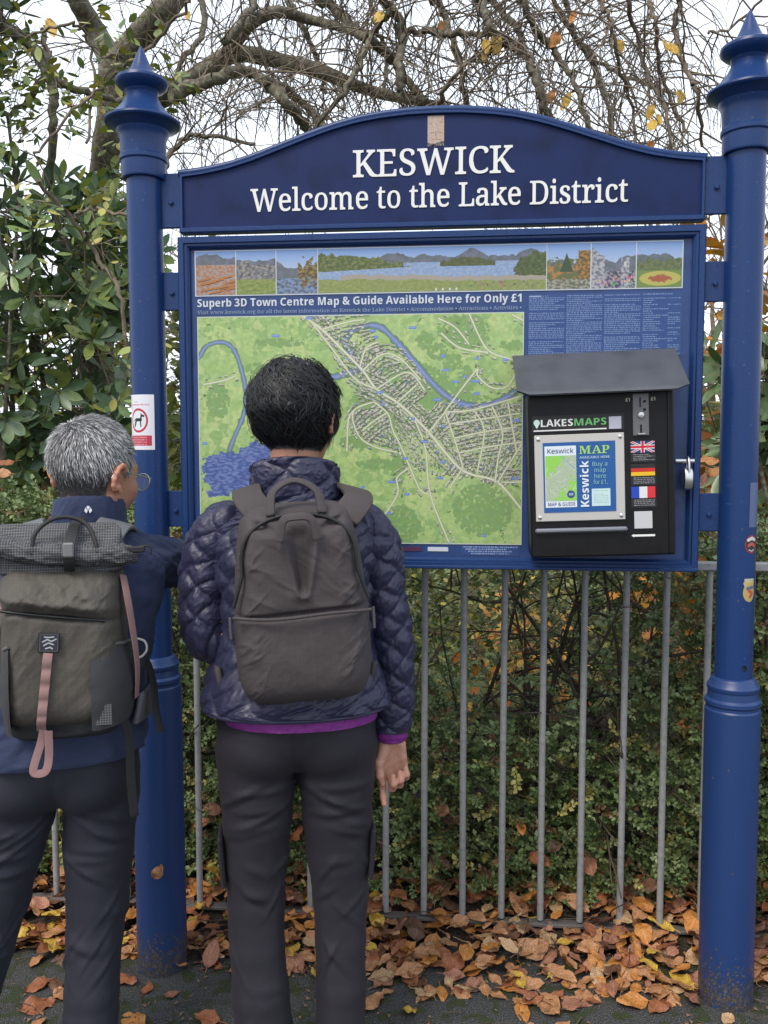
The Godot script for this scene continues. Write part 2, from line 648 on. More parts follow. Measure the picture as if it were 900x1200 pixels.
func build_post(s: Node, x: float, lean: float, sl: float, tip: float) -> Node3D:
	var post := Node3D.new()
	post.name = "post"
	s.add_child(post, true)
	post.transform = Transform3D(Basis(Vector3.BACK, lean), Vector3(x, 0, 0))
	var b := MB.new()
	b.lathe([[0.0462, sl - 0.03], [0.0462, tip - 0.335]], 40)
	put(post, "pipe", b.mesh(), M.pipe)
	b = MB.new()
	b.lathe([[0.0685, -0.02], [0.0685, sl - 0.085], [0.0655, sl - 0.081], [0.0655, sl - 0.074], [0.0690, sl - 0.069], [0.0690, sl - 0.060], [0.0630, sl - 0.054], [0.0615, sl - 0.036], [0.0645, sl - 0.031], [0.0645, sl - 0.023], [0.0590, sl - 0.016], [0.0560, sl - 0.008], [0.0530, sl - 0.003], [0.0470, sl]], 44)
	put(post, "base_sleeve", b.mesh(), M.sleeve)
	var t := tip
	b = MB.new()
	b.lathe([[0.047, t - 0.343], [0.0555, t - 0.343], [0.0580, t - 0.338], [0.0585, t - 0.300], [0.0625, t - 0.296], [0.0625, t - 0.286], [0.0590, t - 0.281], [0.0600, t - 0.240], [0.0660, t - 0.228], [0.0690, t - 0.219], [0.0840, t - 0.207], [0.0955, t - 0.203], [0.0985, t - 0.199], [0.0975, t - 0.194], [0.0820, t - 0.184], [0.0640, t - 0.166], [0.0500, t - 0.148], [0.0420, t - 0.132], [0.0400, t - 0.124], [0.0440, t - 0.116], [0.0590, t - 0.108], [0.0660, t - 0.101], [0.0680, t - 0.094], [0.0660, t - 0.087], [0.0560, t - 0.081], [0.0420, t - 0.079], [0.0350, t - 0.072], [0.0240, t - 0.050], [0.0150, t - 0.028], [0.0080, t - 0.012], [0.0035, t - 0.002], [0.0, t]], 40)
	put(post, "finial", b.mesh(), M.pipe)
	# drain hole just above the sleeve
	b = MB.new()
	b.lathe([[0.0, 0.0], [0.006, 0.0], [0.0065, 0.0022]], 14)
	put(post, "bolt_hole", b.mesh(), M.hole, Transform3D(Basis(Vector3.RIGHT, PI / 2), Vector3(0.012 if x > 0 else 0.001, sl + 0.032, 0.0450)))
	return post

func build_sign() -> void:
	M.sleeve = dirty_sleeve()
	var s := thing("welcome_sign", "tall blue welcome sign with arched header and town map between two finial posts", "sign")
	build_post(s, -0.630, 0.0044, 0.888, 2.508)
	build_post(s, 0.912, 0.0042, 0.868, 2.526)
	# header
	var hp := MB.new()
	hp.prism(header_outline(0.001), -0.016, 0.004)
	var header := put(s, "header_panel", hp.mesh(), M.blue_panel)
	put(header, "moulding", band(header_outline(-0.002), header_outline(0.013), -0.018, 0.013), M.blue)
	var cap := MB.new()
	var ol := header_outline(-0.004)
	var cp := PackedVector3Array()
	for i in range(2, ol.size()):
		cp.append(Vector3(ol[i].x, ol[i].y, -0.002))
	cap.tube(cp, 0.0105, 8, true, 1.0)
	put(header, "top_edge", cap.mesh(), M.blue)
	put(header, "bottom_rail", box_mesh(Vector3(0.1315, 2.0285, 0.0), Vector3(1.345, 0.014, 0.034), 0.003), M.blue)
	lettering(header, "town_name", "KESWICK", "Droid Serif", 400, M.white, Vector3(-0.080, 2.154, 0.0045), 0.413, 0.0665, 0.0018, 0.0, 0.28)
	lettering(header, "welcome_line", "Welcome to the Lake District", "Droid Serif", 400, M.white, Vector3(-0.3505, 2.0735, 0.0045), 0.967, 0.0585, 0.0018, 0.0, 0.28)
	# map board
	var board := put(s, "map_board", box_mesh(Vector3((SX0 + SX1) / 2, 1.5765, -0.010), Vector3(1.33, 0.85, 0.016), 0.001), M.print_blue)
	bar_frame(s, "frame_bar", SX0, SX1, 1.1405, 2.0115, 0.029, -0.030, 0.018, M.blue)
	put(s, "frame_sill", box_mesh(Vector3((SX0 + SX1) / 2, 1.1455, 0.022), Vector3(1.352, 0.009, 0.012), 0.002), M.blue)
	# brackets with their bolts
	for side in 2:
		for y in [[2.1105, 0.142], [1.874, 0.100], [1.292, 0.098]]:
			var x0: float = -0.600 if side == 0 else 0.800
			var x1: float = -0.5455 if side == 0 else 0.872
			if y[0] > 2.0:
				x0 = -0.600 if side == 0 else 0.8045
				x1 = -0.5415 if side == 0 else 0.872
			else:
				x0 = -0.598 if side == 0 else 0.8085
				x1 = -0.547 if side == 0 else 0.872
			var br := put(s, "bracket", box_mesh(Vector3((x0 + x1) / 2, y[0], -0.006), Vector3(x1 - x0, y[1], 0.010), 0.002), M.blue)
			var bt := MB.new()
			bt.lathe([[0.0085, 0.0], [0.0085, 0.0015], [0.006, 0.0015], [0.006, 0.005], [0.004, 0.0068], [0.0, 0.0072]], 12)
			put(br, "bolt", bt.mesh(), M.blue, Transform3D(Basis(Vector3.RIGHT, PI / 2), Vector3((x0 + x1) / 2 + (0.004 if side == 0 else -0.004), y[0] - 0.006, -0.001)))
	# printed sheets on the board
	var prints := [
		["photo", -0.5025, -0.3950, 0], ["photo", -0.3925, -0.2870, 1], ["photo", -0.2845, -0.1755, 2], ["photo", -0.1735, 0.4165, 3],
		["photo", 0.4185, 0.5275, 4], ["photo", 0.5300, 0.6400, 5], ["photo", 0.6425, 0.7540, 6]]
	for a in prints:
		var q := MB.new()
		q.box(Vector3((a[1] + a[2]) / 2, 1.9185, -0.0010), Vector3(a[2] - a[1], 0.1135, 0.002), 0.0)
		var pm := mat(Color(0.82, 0.82, 0.82), 0.45)
		pm.albedo_texture = ImageTexture.create_from_image(photo_print(a[3], int(1400 * (a[2] - a[1])), 160))
		var face := MB.new()
		face.quad(Vector3(a[1], 1.8618, 0.0004), Vector3(a[2], 1.8618, 0.0004), Vector3(a[2], 1.9752, 0.0004), Vector3(a[1], 1.9752, 0.0004))
		put(board, "photo", face.mesh(), pm)
	var strip := MB.new()
	strip.box(Vector3(0.1257, 1.9185, -0.0012), Vector3(1.262, 0.119, 0.0022), 0.0)
	put(board, "photo_border", strip.mesh(), M.print_white)
	lettering(board, "guide_heading", "Superb 3D Town Centre Map & Guide Available Here for Only £1", "Droid Sans", 700, M.print_white, Vector3(-0.500, 1.8315, -0.0012), 0.855, 0.0205)
	lettering(board, "guide_subheading", "Visit www.keswick.org for all the latest information on Keswick the Lake District • Accommodation • Attractions • Activities •", "Droid Serif", 400, M.print_pale, Vector3(-0.500, 1.8128, -0.0012), 0.855, 0.0092)
	var mm := mat(Color(0.80, 0.80, 0.80), 0.42)
	mm.albedo_texture = ImageTexture.create_from_image(map_print())
	var mf := MB.new()
	mf.quad(Vector3(-0.501, 1.203, 0.0004), Vector3(0.362, 1.203, 0.0004), Vector3(0.362, 1.8055, 0.0004), Vector3(-0.501, 1.8055, 0.0004))
	put(board, "town_map", mf.mesh(), mm)
	var tm := mat(Color(1, 1, 1), 0.45)
	tm.albedo_texture = ImageTexture.create_from_image(text_print(720, 300))
	var tf := MB.new()
	tf.quad(Vector3(0.372, 1.690, -0.0008), Vector3(0.757, 1.690, -0.0008), Vector3(0.757, 1.8505, -0.0008), Vector3(0.372, 1.8505, -0.0008))
	put(board, "information_text", tf.mesh(), tm)
	# credits under the map
	var cr := MB.new()
	cr.box(Vector3(0.075, 1.1895, -0.0012), Vector3(0.050, 0.012, 0.0022), 0.0)
	put(board, "credit_plate", cr.mesh(), mat(Color(0.07, 0.02, 0.06), 0.5))
	cr = MB.new()
	cr.box(Vector3(0.1435, 1.1895, -0.0012), Vector3(0.054, 0.011, 0.0022), 0.0)
	put(board, "credit_plate", cr.mesh(), M.print_white)
	var cm := mat(Color(1, 1, 1), 0.45)
	cm.albedo_texture = ImageTexture.create_from_image(credit_print())
	cr = MB.new()
	cr.quad(Vector3(0.205, 1.174, -0.0008), Vector3(0.357, 1.174, -0.0008), Vector3(0.357, 1.1995, -0.0008), Vector3(0.205, 1.1995, -0.0008))
	put(board, "credit_text", cr.mesh(), cm)

# ---------------------------------------------------------------- print on the board
func text_rows(im: Image, x0: int, x1: int, y0: int, y1: int, pitch: int, tall: int, c: Color, r: RandomNumberGenerator, holes := 0.1) -> void:
	# rows of print too small to read in the photograph: strokes of uneven tone
	var y := y0
	while y + tall <= y1:
		if r.randf() < holes:
			y += pitch
			continue
		var x := x0
		var last := x1 if r.randf() < 0.8 else int(lerpf(x0, x1, r.randf_range(0.4, 0.9)))
		while x < last:
			var w := r.randi_range(4, 15)
			for i in range(x, mini(x + w, last)):
				var t := tall - (1 if r.randf() < 0.5 else 0)
				im.fill_rect(Rect2i(i, y + tall - t, 1, t), im.get_pixel(i, y).lerp(c, r.randf_range(0.35, 0.95)))
			x += w + r.randi_range(2, 4)
		y += pitch

func text_print(w: int, h: int) -> Image:
	var r := RandomNumberGenerator.new()
	r.seed = 5
	var im := Image.create(w, h, false, Image.FORMAT_RGB8)
	im.fill(lin(0.017, 0.052, 0.185))
	var c := lin(0.26, 0.33, 0.48)
	for k in 3:
		var x := 4 + k * 178
		text_rows(im, x, x + 168, 8, h - 4, 9, 5, c, r, 0.06)
	im.fill_rect(Rect2i(5, 8, 56, 6), c)
	text_rows(im, 540, 712, 6, 14, 9, 6, c, r, 0.0)
	var y := 26
	while y < h - 12:
		text_rows(im, 540, 540 + r.randi_range(40, 120), y, y + 7, 9, 5, c, r, 0.1)
		if r.randf() < 0.6:
			text_rows(im, 655, 712, y, y + 7, 9, 5, c, r, 0.0)
		y += 10
	return im

func credit_print() -> Image:
	var r := RandomNumberGenerator.new()
	r.seed = 8
	var im := Image.create(280, 48, false, Image.FORMAT_RGB8)
	im.fill(lin(0.017, 0.052, 0.185))
	for k in 4:
		text_rows(im, 6 + k * 14, 274 - k * 14, 2 + k * 11, 10 + k * 11, 10, 7, lin(0.40, 0.46, 0.60), r, 0.0)
	return im

func stroke(im: Image, pts: Array, w: float, c: Color, jitter := 0.0) -> void:
	for i in pts.size() - 1:
		var a: Vector2 = pts[i]
		var b: Vector2 = pts[i + 1]
		var n := maxi(1, int(a.distance_to(b) / 1.5))
		for k in n + 1:
			var p := a.lerp(b, float(k) / n)
			var ww := w * (1.0 + jitter * nz.get_noise_2d(p.x * 0.05, p.y * 0.05))
			disc(im, p, ww * 0.5, c)

func disc(im: Image, p: Vector2, r: float, c: Color) -> void:
	var y0 := int(floor(p.y - r))
	var y1 := int(ceil(p.y + r))
	for y in range(y0, y1 + 1):
		var dy := y - p.y
		var hw := sqrt(maxf(0.0, r * r - dy * dy))
		if hw < 0.5:
			continue
		var x0 := int(round(p.x - hw))
		im.fill_rect(Rect2i(x0, y, maxi(1, int(round(hw * 2.0))), 1), c)

func curve2(pts: Array) -> Array:
	var out := []
	var n := pts.size()
	for i in n - 1:
		var a: Vector2 = pts[maxi(i - 1, 0)]
		var b: Vector2 = pts[i]
		var c: Vector2 = pts[i + 1]
		var d: Vector2 = pts[mini(i + 2, n - 1)]
		for k in 6:
			out.append(b.cubic_interpolate(c, a, d, k / 6.0))
	out.append(pts[n - 1])
	return out

func map_print() -> Image:
	var W := 1000
	var H := 700
	var r := RandomNumberGenerator.new()
	r.seed = 77
	var im := Image.create(W, H, false, Image.FORMAT_RGB8)
	var cell := FastNoiseLite.new()
	cell.noise_type = FastNoiseLite.TYPE_CELLULAR
	cell.frequency = 0.0060
	cell.seed = 12
	cell.cellular_return_type = FastNoiseLite.RETURN_CELL_VALUE
	cell.domain_warp_enabled = true
	cell.domain_warp_amplitude = 22.0
	cell.domain_warp_frequency = 0.006
	var edge: FastNoiseLite = cell.duplicate()
	edge.cellular_return_type = FastNoiseLite.RETURN_DISTANCE2_SUB
	var fine := FastNoiseLite.new()
	fine.frequency = 0.05
	fine.fractal_octaves = 3
	var P := func(x: float, y: float): return Vector2((x - 231.0) / 382.0 * W, (y - 371.0 + (x - 231.0) * 0.0236) / 267.5 * H)
	var greens := [Color(0.31, 0.46, 0.16), Color(0.37, 0.51, 0.19), Color(0.27, 0.42, 0.15), Color(0.43, 0.54, 0.22), Color(0.34, 0.49, 0.19)]
	for y in H:
		for x in W:
			var cv := cell.get_noise_2d(x, y)
			var c: Color = greens[int((cv + 1.0) * 7.3) % 5]
			var f := fine.get_noise_2d(x, y)
			c = c.lerp(c * 1.25, clampf(f + 0.3, 0.0, 0.6))
			if edge.get_noise_2d(x, y) < -0.945 and f > -0.15:
				c = Color(0.11, 0.21, 0.07)
			im.set_pixel(x, y, c.linear_to_srgb())
	# woods: many small dark crowns
	var woods := [[567, 590, 34, 30], [473, 612, 22, 24], [500, 395, 10, 10], [515, 408, 12, 9], [532, 420, 11, 10], [548, 440, 10, 16], [470, 545, 8, 20], [450, 540, 30, 6], [420, 515, 20, 8], [538, 462, 40, 6], [600, 400, 14, 5], [255, 470, 14, 20], [300, 430, 20, 5], [330, 400, 30, 4], [480, 460, 60, 40], [440, 480, 30, 30], [400, 600, 30, 20], [545, 385, 30, 20]]
	for w in woods:
		for k in int(w[2] * w[3] * 0.7):
			var a := r.randf() * TAU
			var q := sqrt(r.randf())
			var p: Vector2 = P.call(w[0] + cos(a) * q * w[2], w[1] + sin(a) * q * w[3])
			disc(im, p, r.randf_range(2.5, 6.5), lin(r.randf_range(0.20, 0.25), r.randf_range(0.34, 0.40), r.randf_range(0.11, 0.15)))
	# the lake
	var lake := PackedVector2Array()
	for a in [[236, 535], [262, 531], [285, 525], [300, 516], [325, 520], [330, 566], [290, 572], [262, 582], [246, 584], [234, 562]]:
		lake.append(P.call(a[0], a[1]))
	for y in range(330, 580):
		for x in range(0, 270):
			if Geometry2D.is_point_in_polygon(Vector2(x + 22.0 * fine.get_noise_2d(x * 0.5, y * 0.7), y + 16.0 * fine.get_noise_2d(x * 0.6 + 90.0, y * 0.6)), lake):
				var f := fine.get_noise_2d(x * 0.9, y * 2.2)
				im.set_pixel(x, y, lin(0.065, 0.11, 0.34).lerp(lin(0.18, 0.24, 0.48), clampf(f * 1.8 + 0.4 + 0.8 * fine.get_noise_2d(x * 0.3, y * 0.3), 0.0, 1.0)))
	var river := lin(0.16, 0.22, 0.44)
	var rivers := [
		[[613, 447], [604, 453], [577, 467], [551, 469], [529, 461], [508, 443], [487, 419], [465, 395], [449, 381], [433, 379], [415, 385], [408, 400], [420, 419], [425, 429], [407, 435], [391, 439], [360, 436], [330, 445]],
		[[233, 419], [242, 405], [261, 400], [275, 409], [284, 433], [289, 461], [286, 484], [275, 510], [268, 527]]]
	for k in 2:
		var pts := []
		for a in rivers[k]:
			pts.append(P.call(a[0], a[1]))
		pts = curve2(pts)
		stroke(im, pts, 21.0 - k * 6.0, lin(0.13, 0.24, 0.09), 0.5)
		stroke(im, pts, 15.0 - k * 5.0, river, 0.3)
		stroke(im, pts, 6.0 - k * 2.0, lin(0.25, 0.32, 0.54), 0.5)
	# houses: roofs with a dark wall edge, set out along the streets
	var roads := [
		[[354, 366], [380, 384], [401, 404], [428, 431], [444, 452], [468, 467], [487, 483], [505, 501], [521, 520], [540, 541], [556, 549], [585, 557], [612, 587]],
		[[524, 477], [551, 475], [577, 468], [611, 457]], [[524, 477], [535, 509], [545, 541]], [[529, 491], [569, 484], [609, 477]], [[535, 507], [569, 499], [604, 493]],
		[[559, 477], [569, 499], [561, 547]], [[578, 470], [590, 500], [585, 530], [582, 557]], [[596, 466], [606, 520]], [[540, 524], [575, 516], [612, 510]], [[612, 512], [595, 540], [585, 557]],
		[[441, 467], [420, 475], [416, 488], [425, 509], [444, 520], [468, 525]], [[441, 467], [457, 480], [463, 499], [471, 515], [484, 544], [495, 568], [505, 573]],
		[[487, 483], [501, 520], [507, 573], [529, 629]], [[481, 544], [468, 555], [469, 573], [455, 597]], [[551, 365], [572, 405], [604, 419], [596, 445], [577, 448], [561, 435], [559, 429], [529, 469], [524, 477]],
		[[519, 387], [540, 403], [572, 408]], [[409, 525], [411, 488], [420, 475]], [[428, 431], [450, 412], [470, 415], [495, 440]], [[444, 452], [480, 432], [500, 452]], [[468, 467], [490, 447]],
		[[455, 480], [440, 490], [428, 500]], [[380, 384], [410, 375], [430, 372]], [[365, 372], [395, 410], [418, 440], [444, 452]], [[425, 425], [432, 405], [445, 398]], [[545, 541], [535, 556], [530, 565]], [[590, 557], [612, 556]], [[505, 501], [524, 477]],
		[[516, 370], [535, 380], [550, 398]], [[238, 450], [262, 445], [275, 440]], [[600, 365], [613, 372]]]
	var smooth := []
	for rd in roads:
		var pts := []
		for a in rd:
			pts.append(P.call(a[0], a[1]))
		smooth.append(curve2(pts))
	var town := PackedVector2Array()
	for a in [[360, 366], [432, 366], [440, 398], [470, 400], [500, 440], [524, 466], [575, 472], [613, 462], [613, 558], [575, 560], [545, 548], [516, 552], [500, 545], [480, 548], [468, 528], [440, 522], [412, 505], [408, 480], [425, 465], [400, 440], [392, 410]]:
		town.append(P.call(a[0], a[1]))
	for pts in smooth:
		for i in pts.size() - 1:
			var a: Vector2 = pts[i]
			var d: Vector2 = (pts[i + 1] - a).normalized()
			var nrm := Vector2(-d.y, d.x)
			for row in [-3, -2, -1, 1, 2, 3]:
				for k in 2:
					var p: Vector2 = a + d * r.randf_range(0, 14) + nrm * (row * 12.0 + r.randf_range(-2.5, 2.5))
					var inside := Geometry2D.is_point_in_polygon(p, town)
					if not inside and (absi(row) > 1 or r.randf() < 0.75):
						continue
					var tone := r.randf()
					var c := lin(0.36, 0.35, 0.32).lerp(lin(0.70, 0.68, 0.58), tone)
					if r.randf() < 0.12:
						c = lin(0.14, 0.24, 0.09)
					elif r.randf() < 0.05:
						c = lin(0.18, 0.25, 0.52)
					var L := r.randf_range(4, 10)
					for t in int(L):
						var e: Vector2 = p + d * t
						im.fill_rect(Rect2i(int(e.x), int(e.y), 5, 4), lin(0.12, 0.14, 0.09))
					for t in int(L):
						var e: Vector2 = p + d * t
						im.fill_rect(Rect2i(int(e.x), int(e.y) - 2, 4, 3), c)
	for i in smooth.size():
		stroke(im, smooth[i], 8.5 if i == 0 else 6.0, lin(0.30, 0.32, 0.20))
		stroke(im, smooth[i], 6.5 if i == 0 else 4.2, lin(0.72, 0.71, 0.57))
	# little blue name plates
	for a in [[448, 456], [452, 470], [487, 486], [500, 512], [515, 463], [521, 494], [522, 535], [519, 554], [478, 532], [480, 574], [459, 597], [486, 381], [521, 413], [524, 429], [536, 442], [547, 436], [558, 441], [560, 455], [560, 415], [592, 416], [606, 485], [605, 552], [543, 467], [530, 631], [462, 560], [428, 567], [325, 392], [238, 520], [412, 365], [365, 371], [440, 385], [444, 392], [570, 620]]:
		var p: Vector2 = P.call(a[0], a[1])
		var ww := r.randi_range(10, 24)
		im.fill_rect(Rect2i(int(p.x) - ww / 2, int(p.y) - 3, ww, 8), lin(0.13, 0.22, 0.62))
		for t in range(2, ww - 2, 2):
			im.fill_rect(Rect2i(int(p.x) - ww / 2 + t, int(p.y) - 1, 1, 3), lin(0.5, 0.58, 0.8))
	# pale edge of the sheet
	for e in [Rect2i(0, 0, W, 3), Rect2i(0, H - 3, W, 3), Rect2i(0, 0, 3, H), Rect2i(W - 3, 0, 3, H)]:
		im.fill_rect(e, lin(0.55, 0.62, 0.55))
	return im

func photo_print(kind: int, w: int, h: int) -> Image:
	# small printed holiday views: sky, hills, water, grass and what stands in them
	var im := Image.create(w, h, false, Image.FORMAT_RGB8)
	var f := FastNoiseLite.new()
	f.seed = 40 + kind
	f.frequency = 0.03
	f.fractal_octaves = 5
	var horizon: float = [0.30, 0.35, 0.52, 0.34, 0.55, 0.55, 0.50][kind] * h
	for y in h:
		for x in w:
			var n := f.get_noise_2d(x, y)
			var n2 := f.get_noise_2d(x * 1.7, y * 2.4)
			var sky := lin(0.20, 0.34, 0.66).lerp(lin(0.52, 0.60, 0.72), float(y) / h * 1.6)
			var c := sky
			var hill: float = horizon - h * 0.10 - h * 0.16 * absf(f.get_noise_2d(x * 0.14, 10.0)) * 2.0
			if y > hill:
				c = lin(0.16, 0.17, 0.24).lerp(lin(0.10, 0.13, 0.12), clampf(n + 0.4, 0, 1))
			match kind:
				0:
					if y > horizon:
						c = lin(0.34, 0.30, 0.30).lerp(lin(0.42, 0.16, 0.05), clampf(n2 * 2.0 + 0.35, 0, 1))
				1:
					if y > horizon + h * 0.3:
						c = lin(0.14, 0.22, 0.05).lerp(lin(0.32, 0.34, 0.10), clampf(n2 + 0.5, 0, 1))
					elif (y > h * 0.22 and x < w * 0.35 and x > w * 0.1) or (y > h * 0.34 and fmod(x, w * 0.16) > w * 0.05) or (y > h * 0.32 and y < h * 0.42):
						c = lin(0.30, 0.28, 0.25).lerp(lin(0.08, 0.08, 0.10), clampf(n2 * 1.6 + 0.3, 0, 1))
				2:
					if y > horizon + h * 0.12:
						c = lin(0.20, 0.27, 0.42).lerp(lin(0.06, 0.07, 0.09), clampf(n2 * 1.5 + 0.2, 0, 1))
					if x > w * 0.52 and absf(y - h * 0.52) < h * 0.34 * (0.7 + n):
						c = lin(0.30, 0.20, 0.06).lerp(lin(0.08, 0.07, 0.03), clampf(n2 * 2.0 + 0.5, 0, 1))
				3:
					var shore: float = h * (0.74 - 0.12 * (1.0 - float(x) / w) + 0.05 * f.get_noise_2d(x * 0.4, 3.0)) + 0.06 * h
					if y > horizon:
						c = lin(0.22, 0.32, 0.52).lerp(lin(0.34, 0.42, 0.58), clampf(n2 + 0.4, 0, 1))
					var trees: float = horizon + h * (0.14 - 0.38 * clampf(1.0 - x / (w * 0.42), 0, 1) ** 0.5 + 0.10 * n)
					if x < w * 0.42 and y > trees and y < horizon + h * 0.18 - 0.2 * h * x / w:
						c = lin(0.07, 0.11, 0.03).lerp(lin(0.20, 0.21, 0.07), clampf(n2 * 1.6 + 0.4, 0, 1))
					if absf(x - w * 0.66) < w * 0.12 and y > horizon - h * 0.06 * (1.0 - absf(x - w * 0.66) / (w * 0.12)) * 2.0 - 0.04 * h * n and y < horizon + h * 0.10:
						c = lin(0.06, 0.09, 0.03).lerp(lin(0.14, 0.13, 0.05), clampf(n2 + 0.4, 0, 1))
					if Vector2((x - w * 0.985) / (w * 0.12), (y - h * 0.55) / (h * 0.40)).length() < 1.0 + 0.2 * n:
						c = lin(0.05, 0.08, 0.025).lerp(lin(0.13, 0.16, 0.05), clampf(n2 + 0.4, 0, 1))
					if y > shore - h * 0.10 and y <= shore and x > w * 0.10:
						c = lin(0.36, 0.32, 0.27)
					if y > shore:
						c = lin(0.20, 0.26, 0.07).lerp(lin(0.30, 0.33, 0.12), clampf(n2 + 0.5, 0, 1))
				4:
					if y > h * (0.40 + 0.25 * n):
						c = lin(0.12, 0.14, 0.05).lerp(lin(0.40, 0.20, 0.06), clampf(n * 2.0 + 0.4, 0, 1))
					if absf(x - w * 0.45) < (y - h * 0.2) * 0.35 and y > h * 0.2 and y < h * 0.62:
						c = lin(0.04, 0.08, 0.04)
					if x > w * 0.72 and y > h * 0.15:
						c = lin(0.38, 0.20, 0.05).lerp(lin(0.12, 0.08, 0.03), clampf(n2 * 2.0 + 0.5, 0, 1))
					if y > h * 0.78:
						c = lin(0.34, 0.32, 0.28).lerp(lin(0.10, 0.12, 0.06), clampf(n2 * 2.0 + 0.4, 0, 1))
				5:
					if y > h * 0.62:
						c = lin(0.30, 0.28, 0.32).lerp(lin(0.06, 0.06, 0.09), clampf(n2 * 2.5 + 0.4, 0, 1))
					if (x < w * 0.30 and y > h * (0.10 + 0.7 * x / w)) or (absf(x - w * 0.76) < w * 0.09 and y > h * 0.32):
						c = lin(0.42, 0.42, 0.44).lerp(lin(0.14, 0.15, 0.2), clampf(n2 * 2.0 + 0.3, 0, 1))
					if absf(x - w * 0.76) < w * 0.03 and y > h * 0.42 and y < h * 0.52:
						c = lin(0.55, 0.54, 0.5)
				6:
					if y > h * (0.38 + 0.2 * n):
						c = lin(0.08, 0.12, 0.05).lerp(lin(0.18, 0.20, 0.08), clampf(n2 + 0.5, 0, 1))
					if y > h * 0.62:
						c = lin(0.16, 0.24, 0.06)
						var e := Vector2((x - w * 0.52) / (w * 0.46), (y - h * 0.80) / (h * 0.16)).length()
						if e < 1.0:
							c = lin(0.46, 0.42, 0.10)
						if e < 0.5 + 0.3 * n2:
							c = lin(0.36, 0.10, 0.05)
			im.set_pixel(x, y, c)
	# boats, people, railings as small strokes
	var r := RandomNumberGenerator.new()
	r.seed = 90 + kind
	if kind == 0:
		for k in 14:
			var p := Vector2(r.randf_range(0, w * 0.9), h * r.randf_range(0.6, 0.98))
			stroke(im, [p, p + Vector2(w * 0.35, -h * 0.06)], h * 0.035, lin(0.42, 0.17, 0.04))
			stroke(im, [p + Vector2(0, h * 0.03), p + Vector2(w * 0.33, -h * 0.03)], h * 0.018, lin(0.08, 0.03, 0.02))
	if kind == 3:
		for k in 26:
			var p := Vector2(w * r.randf_range(0.62, 0.97), h * r.randf_range(0.80, 0.90))
			im.fill_rect(Rect2i(int(p.x), int(p.y), r.randi_range(2, 12), r.randi_range(3, 9)), lin(r.randf_range(0.05, 0.4), r.randf_range(0.05, 0.25), r.randf_range(0.05, 0.25)))
		for k in 4:
			im.fill_rect(Rect2i(int(w * (0.52 + 0.03 * k)), int(h * 0.93), 7, 10), lin(0.6, 0.6, 0.62))
	if kind == 5:
		for k in 30:
			im.fill_rect(Rect2i(r.randi_range(0, w), int(h * r.randf_range(0.72, 0.95)), 4, 8), lin(r.randf(), r.randf() * 0.5, r.randf() * 0.6))
	return im

# ---------------------------------------------------------------- padlock, stickers
func build_padlock() -> void:
	var t := thing("padlock", "small silver padlock hanging on a hasp at the sign frame beside the black box", "padlock", Vector3(0.772, 1.415, 0.030))
	put(t, "hasp", tube_mesh(PackedVector3Array([Vector3(-0.030, 0.008, 0.0), Vector3(0.016, 0.009, 0.0)]), 0.0065, 10), M.steel)
	var sh := []
	for k in 13:
		var a := PI * k / 12.0
		sh.append(Vector3(0.0, -0.012 + 0.030 * sin(a), 0.012 * cos(a) + 0.004))
	sh.push_front(Vector3(0, -0.030, 0.016))
	sh.append(Vector3(0, -0.030, -0.008))
	put(t, "shackle", tube_mesh(PackedVector3Array(sh), 0.0038, 8), M.steel)
	var b := MB.new()
	b.lathe([[0.0, -0.012], [0.014, -0.012], [0.018, -0.009], [0.019, 0.0], [0.018, 0.009], [0.014, 0.012], [0.0, 0.012]], 24, Transform3D(Basis(Vector3.BACK, PI / 2) * Basis.from_scale(Vector3(1.55, 1.0, 0.95)), Vector3(0, -0.036, 0.004)))
	put(t, "lock_body", b.mesh(), M.steel)

func curved_patch(r: float, a0: float, a1: float, y0: float, y1: float, off := 0.0008) -> ArrayMesh:
	var pts := []
	var n := 10
	for j in 2:
		for i in n + 1:
			var a := lerpf(a0, a1, float(i) / n)
			pts.append(Vector3(sin(a) * (r + off), lerpf(y0, y1, j), cos(a) * (r + off)))
	var b := MB.new()
	b.grid(pts, n, 1)
	return b.mesh()

